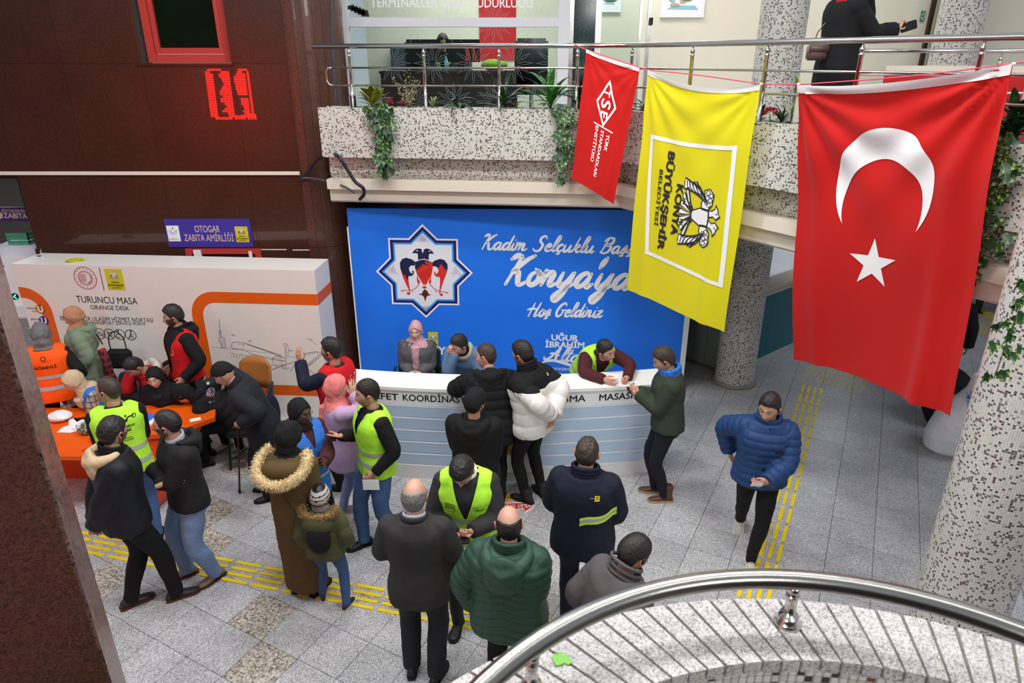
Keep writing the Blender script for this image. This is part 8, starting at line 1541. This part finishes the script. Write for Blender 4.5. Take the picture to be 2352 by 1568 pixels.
o = empty('desk_bottle', (-1.0, 11.2, 4.26), 'small water bottle on the office desk', 'bottle'); MB().lathe([(.03, 0), (.03, .14), (.012, .18), (.012, .2)], (0, 0, 0), 14).build('bottle_body', mat('bottle_blue', S(150, 190, 220), .2), o, True)
t = empty('router', (0, 0, 0), 'small black box with wires at the left end of the planter', 'electrical box'); p = dp(811, 236, 8.72); MB().box((p.x - .03, 8.70, 3.85), (p.x + .03, 8.76, 4.02), bev=.006).build('body', M_BLACK, t); MB().tube(catmull([(p.x - .02, 8.72, 4.0), (p.x - .10, 8.70, 4.08), (p.x - .12, 8.7, 3.98), (p.x - .07, 8.7, 3.9)], 5), .004, 6).build('wire', M_BLACK, t)
# ------------------------------------------------------------------ plants
def leafmat(name, c1, c2, stripes=False):
    m = bpy.data.materials.new(name); m.use_nodes = True; nt, b, N, L = nodes(m); tc = N('ShaderNodeTexCoord'); nz = N('ShaderNodeTexNoise'); nz.inputs['Scale'].default_value = 34 if stripes else 18; nz.inputs['Detail'].default_value = 3; L(tc.outputs['Object'], nz.inputs['Vector'])
    r = ramp(nt, [(.50, S(*c1)), (.62, S(*c2))]); L(nz.outputs['Fac'], r.inputs[0]); oi = N('ShaderNodeObjectInfo'); mr = N('ShaderNodeMapRange'); mr.inputs['To Min'].default_value = .7; mr.inputs['To Max'].default_value = 1.25; L(oi.outputs['Random'], mr.inputs['Value']); mx = N('ShaderNodeMix'); mx.data_type = 'RGBA'; mx.blend_type = 'MULTIPLY'; mx.inputs[0].default_value = 1; L(r.outputs[0], mx.inputs[6]); L(mr.outputs[0], mx.inputs[7]); L(mx.outputs[2], b.inputs['Base Color']); b.inputs['Roughness'].default_value = .4; return m
L_DK, L_GR, L_IVY, L_YL, L_PALE = leafmat('leaf_dark', (28, 62, 34), (44, 92, 44)), leafmat('leaf_green', (58, 120, 44), (96, 168, 60)), leafmat('leaf_variegated', (30, 74, 34), (150, 176, 92), True), leafmat('leaf_yellowish', (120, 132, 34), (184, 176, 52)), leafmat('leaf_pale', (134, 150, 96), (180, 184, 136))
STEM = mat('stem_green', S(70, 84, 44), .6)
def blade(L_, W_, bend=.35, fold=.2, n=5):
    v = []; f = []
    for i in range(n + 1): t = i / n; w = W_ * math.sin(PI * min(.96, t * .92 + .06)) ** .8; y = L_ * t * (1 - bend * t * .35); z = -bend * L_ * t * t * .6; v += [(-w / 2, y, z + fold * w / 2), (0, y, z), (w / 2, y, z + fold * w / 2)]
    for i in range(n): o = i * 3; f += [(o, o + 1, o + 4, o + 3), (o + 1, o + 2, o + 5, o + 4)]
    return MB().add(v, f)
def ivy(sz):
    o = [(0, 0), (.30, -.12), (.48, .10), (.34, .28), (.42, .55), (.18, .52), (0, .95), (-.18, .52), (-.42, .55), (-.34, .28), (-.48, .10), (-.30, -.12)]; v = [(0, .3 * sz, -.06 * sz)] + [(x * sz, y * sz, .10 * sz * abs(x) - .05 * sz * y) for x, y in o]; return MB().add(v, [(0, i + 1, (i + 1) % 12 + 1) for i in range(12)])
def lmesh(mb, m): me = mb.mesh('leaf'); me.materials.append(m); me.polygons.foreach_set('use_smooth', [True] * len(me.polygons)); return me
def orient(p, d, up=Vector((0, 0, 1)), roll=0, s=1):
    d = Vector(d).normalized(); x = d.cross(up); x = x.normalized() if x.length > 1e-4 else Vector((1, 0, 0)); z = x.cross(d); M = Matrix([[x[i], d[i], z[i], Vector(p)[i]] for i in range(3)] + [[0, 0, 0, 1]]); return M @ Matrix.Rotation(roll, 4, 'Y') @ Matrix.Scale(s, 4)
def tuft(label, x, y, z, n, me, spread=(.2, 1.1), cat='plant', s0=.7, s1=1.1, stem=.0, hz=0, name='plant'):
    t = empty(name, (x, y, z), label, cat); MB().tube([(0, 0, 0), (0, 0, .02 + hz * .9)], .008, 6).build('stem', STEM, t)
    for k in range(n):
        a = k * 2.399 + rnd.uniform(-.3, .3); e = rnd.uniform(*spread); d = (math.cos(a) * math.cos(e), math.sin(a) * math.cos(e), math.sin(e)); inst(me, 'leaf', orient((0, 0, .02 + hz * rnd.random()), d, roll=rnd.uniform(-.3, .3), s=rnd.uniform(s0, s1)), t)
    return t
pp = lambda u, v=245, d=.17: (lambda q: q)(None)
po_ = offs(.17)
def onpl(u, seg=0):
    a, b = po_[seg], po_[seg + 1]; r = ray(u, 240); k = r.x / r.y   # where the sight line crosses the planter axis in plan
    t = (a.x - k * a.y) / (k * (b.y - a.y) - (b.x - a.x)); return a.lerp(b, t)
def at_(u, seg=0): p = onpl(u, seg); return p.x, p.y, 3.85
big = lmesh(blade(.46, .075, .5), L_GR); bigd = lmesh(blade(.44, .05, .45), L_DK); broad = lmesh(blade(.28, .095, .3), L_YL); fern = lmesh(blade(.34, .035, .9), L_DK); small = lmesh(blade(.09, .022, .2), L_PALE)
tuft('yellow-green broad-leaved plant at the left end of the planter', *at_(856), 22, broad, (.35, 1.3), hz=.12); 
t = tuft('fine twiggy plant with tiny cream buds in the planter', *at_(938), 8, small, (.3, 1.2), hz=.05)
tw = MB(); bd = MB()
for k in range(16):
    a, e = rnd.uniform(0, 6.28), rnd.uniform(.9, 1.45); d = Vector((math.cos(a) * math.cos(e), math.sin(a) * math.cos(e) * .6, math.sin(e))); L_ = rnd.uniform(.25, .46); tw.tube([(0, 0, 0), tuple(d * L_ * .5 + Vector((0, 0, .01))), tuple(d * L_)], .0022, 4)
    for j in range(9): q = d * L_ * (.35 + .65 * j / 8) + Vector([rnd.uniform(-.025, .025) for _ in range(3)]); bd.ball(tuple(q), .006, 5)
tw.build('twigs', mat('twig', S(120, 104, 72), .7), t, kind='stuff'); bd.build('buds', mat('bud_cream', S(206, 196, 150), .6), t, kind='stuff')
tuft('low pale bushy plant beside the second railing post', *at_(995), 26, lmesh(blade(.11, .02, .2), L_PALE), (.1, 1.3), hz=.08)
tuft('dark fern spilling over the planter edge', at_(1052)[0], at_(1052)[1] - .08, 3.87, 26, fern, (-.5, 1.2), hz=.06)
tuft('tall dark-leaved lily plant by the third railing post', *at_(1158), 20, bigd, (.35, 1.4), hz=.10)
tuft('tiny spiky pale plant between the lily plants', *at_(1186), 22, small, (.2, 1.4), hz=.06)
tuft('large bright green lily plant in the planter', *at_(1265), 34, big, (.25, 1.45), hz=.16)
tuft('dark lily plant partly behind the small red flag', *at_(1330), 20, bigd, (.5, 1.4), hz=.12); tuft('dark fern to the right of the small red flag', *at_(1478), 18, fern, (.1, 1.2), hz=.05)
tuft('small yellow-leaved plant above the yellow flag', *at_(1612, 1), 16, lmesh(blade(.14, .05, .3), L_YL), (.3, 1.3), hz=.16)
tuft('dark spiky plant right of the red flowers', *at_(1800, 1), 20, lmesh(blade(.16, .02, .2), L_DK), (.4, 1.4), hz=.06); tuft('dark leafy plant left of the red flowers', *at_(1752, 1), 18, lmesh(blade(.12, .045, .3), L_DK), (.2, 1.3), hz=.10)
def flower(label, x, y, z, r, n, col):
    t = empty('flower', (x, y, z), label, 'flower'); MB().tube([(0, 0, 0), (0, 0, .08)], .005, 6).build('stem', STEM, t); me = lmesh(MB().add([(0, 0, 0), (.010, .012, .003), (0, .024, 0), (-.010, .012, .003)], [(0, 1, 2, 3)]), mat('petal_%d' % col[0], S(*col), .6))
    for k in range(n): a, e = k * 2.399, math.asin(min(1, k / n)); d = Vector((math.cos(a) * math.cos(e), math.sin(a) * math.cos(e), math.sin(e))); inst(me, 'petal', orient(Vector((0, 0, .09)) + d * r, (d + Vector((rnd.uniform(-.5, .5), rnd.uniform(-.5, .5), rnd.uniform(-.5, .5)))), roll=rnd.random() * 3, s=1.2), t)
    for k in range(6): inst(small_g, 'leaf', orient((0, 0, .01), (math.cos(k), math.sin(k), .3), s=1), t)
small_g = lmesh(blade(.10, .05, .3), L_GR)
x, y, z = at_(1773, 1); flower('red kalanchoe-like flower head in the planter beside the big red flag', x, y, z, .055, 70, (196, 36, 52)); x, y, z = at_(898); flower('small dark red flower above the left ivy', x, y - .10, z, .03, 36, (140, 26, 34)); x, y, z = at_(926); flower('second small dark red flower beside the twiggy plant', x, y - .10, z - .02, .03, 36, (128, 28, 36))
tuft('tall budding plant beside the railing post by the red flag', *at_(1822, 1), 30, small, (.2, 1.4), hz=.40)
for k, u in enumerate((2330, 2346)): tuft(('dark leafy plant at the right end of the planter', 'second dark leafy plant at the right picture edge')[k], *at_(u, 1), 24, lmesh(blade(.2, .07, .3), L_DK), (.2, 1.4), hz=.22)
def vine(label, u, z1, n, seg=0, w=.16, seed=1, x=None, dx=0):
    r = random.Random(seed); p = onpl(u, seg); a, b = PP[seg], PP[seg + 1]; tdir = (b - a).normalized(); nrm_ = Vector((tdir.y, -tdir.x, 0)); f0 = p + nrm_ * .21
    t = empty('ivy', (f0.x, f0.y, 3.88), label, 'ivy'); me = lmesh(ivy(.10), L_IVY); me2 = lmesh(ivy(.085), L_DK)
    for k in range(4):
        off = tdir * r.uniform(-w, w) * .6; L_ = (3.88 - z1) * r.uniform(.55, 1); pts = [off - nrm_ * .12, off + nrm_ * .02 + Vector((0, 0, .04))] + [off * (1 - .5 * q) + tdir * (dx * q + .02 * math.sin(q * 9 + k)) + nrm_ * .03 + Vector((0, 0, -L_ * q)) for q in (.2, .5, .8, 1)]
        MB().tube([tuple(q) for q in catmull([tuple(q) for q in pts], 4)], .004, 5).build('stem', STEM, t)
    for k in range(n):
        q = r.random() ** 1.15; ww = w * (1 - .55 * q); c = tdir * (r.gauss(0, .45) * ww + dx * q) + nrm_ * (.02 + .06 * r.random()) + Vector((0, 0, .06 - (3.88 - z1 + .06) * q)); d = Vector((0, 0, -1)) + tdir * r.uniform(-.9, .9) + nrm_ * r.uniform(0, .7)
        M = orient(c, d, up=nrm_, s=r.uniform(.7, 1.25)); inst(me if r.random() < .7 else me2, 'leaf', M, t)
vine('variegated ivy hanging over the parapet, left cascade', 884, 3.10, 120, 0, .17, 1); vine('variegated ivy hanging over the parapet beside the small red flag', 1298, 3.08, 90, 0, .14, 2)
vine('thick ivy cascade hanging at the right end of the parapet', 2338, 2.86, 190, 1, .26, 3, dx=.05)
# sprig hanging in front of the near column
r = random.Random(9); t = empty('ivy', (3.02, 3.35, 3.2), 'loose ivy sprig hanging in front of the near mosaic column', 'ivy'); me = lmesh(ivy(.075), L_IVY); c0 = dp(2346, 700, 3.55); pts = [(c0.x - 3.02 + .12, c0.y - 3.35, 4.2 - 3.2), (c0.x - 3.02 + .08, c0.y - 3.35, 3.5 - 3.2), (c0.x - 3.02, c0.y - 3.35, c0.z - 3.2), (c0.x - 3.02 - .03, c0.y - 3.35, c0.z - .45 - 3.2)]
sp = catmull(pts, 8); MB().tube([tuple(p) for p in sp], .003, 5).build('stem', STEM, t)
for k in range(46): p = sp[min(len(sp) - 1, int(r.random() * len(sp)))] + Vector((r.gauss(0, .04), r.gauss(0, .03), r.gauss(0, .04))); inst(me, 'leaf', orient(p, (r.uniform(-.8, .8), r.uniform(-.5, .2), -1), up=Vector((0, -1, 0)), s=r.uniform(.7, 1.2)), t)
# ------------------------------------------------------------------ give every group root its base point and tidy up
bpy.context.view_layer.update()
for o in [q for q in bpy.data.objects if q.parent is None and q.type == 'EMPTY' and q.location.length < 1e-6 and q.children]:
    pts = [c.matrix_world @ Vector(b) for c in o.children_recursive if c.type == 'MESH' for b in c.bound_box]
    if not pts: continue
    c = Vector(((min(p.x for p in pts) + max(p.x for p in pts)) / 2, (min(p.y for p in pts) + max(p.y for p in pts)) / 2, min(p.z for p in pts))); o.location = c
    for ch in o.children: ch.matrix_parent_inverse = Matrix.Translation(-c) @ ch.matrix_parent_inverse
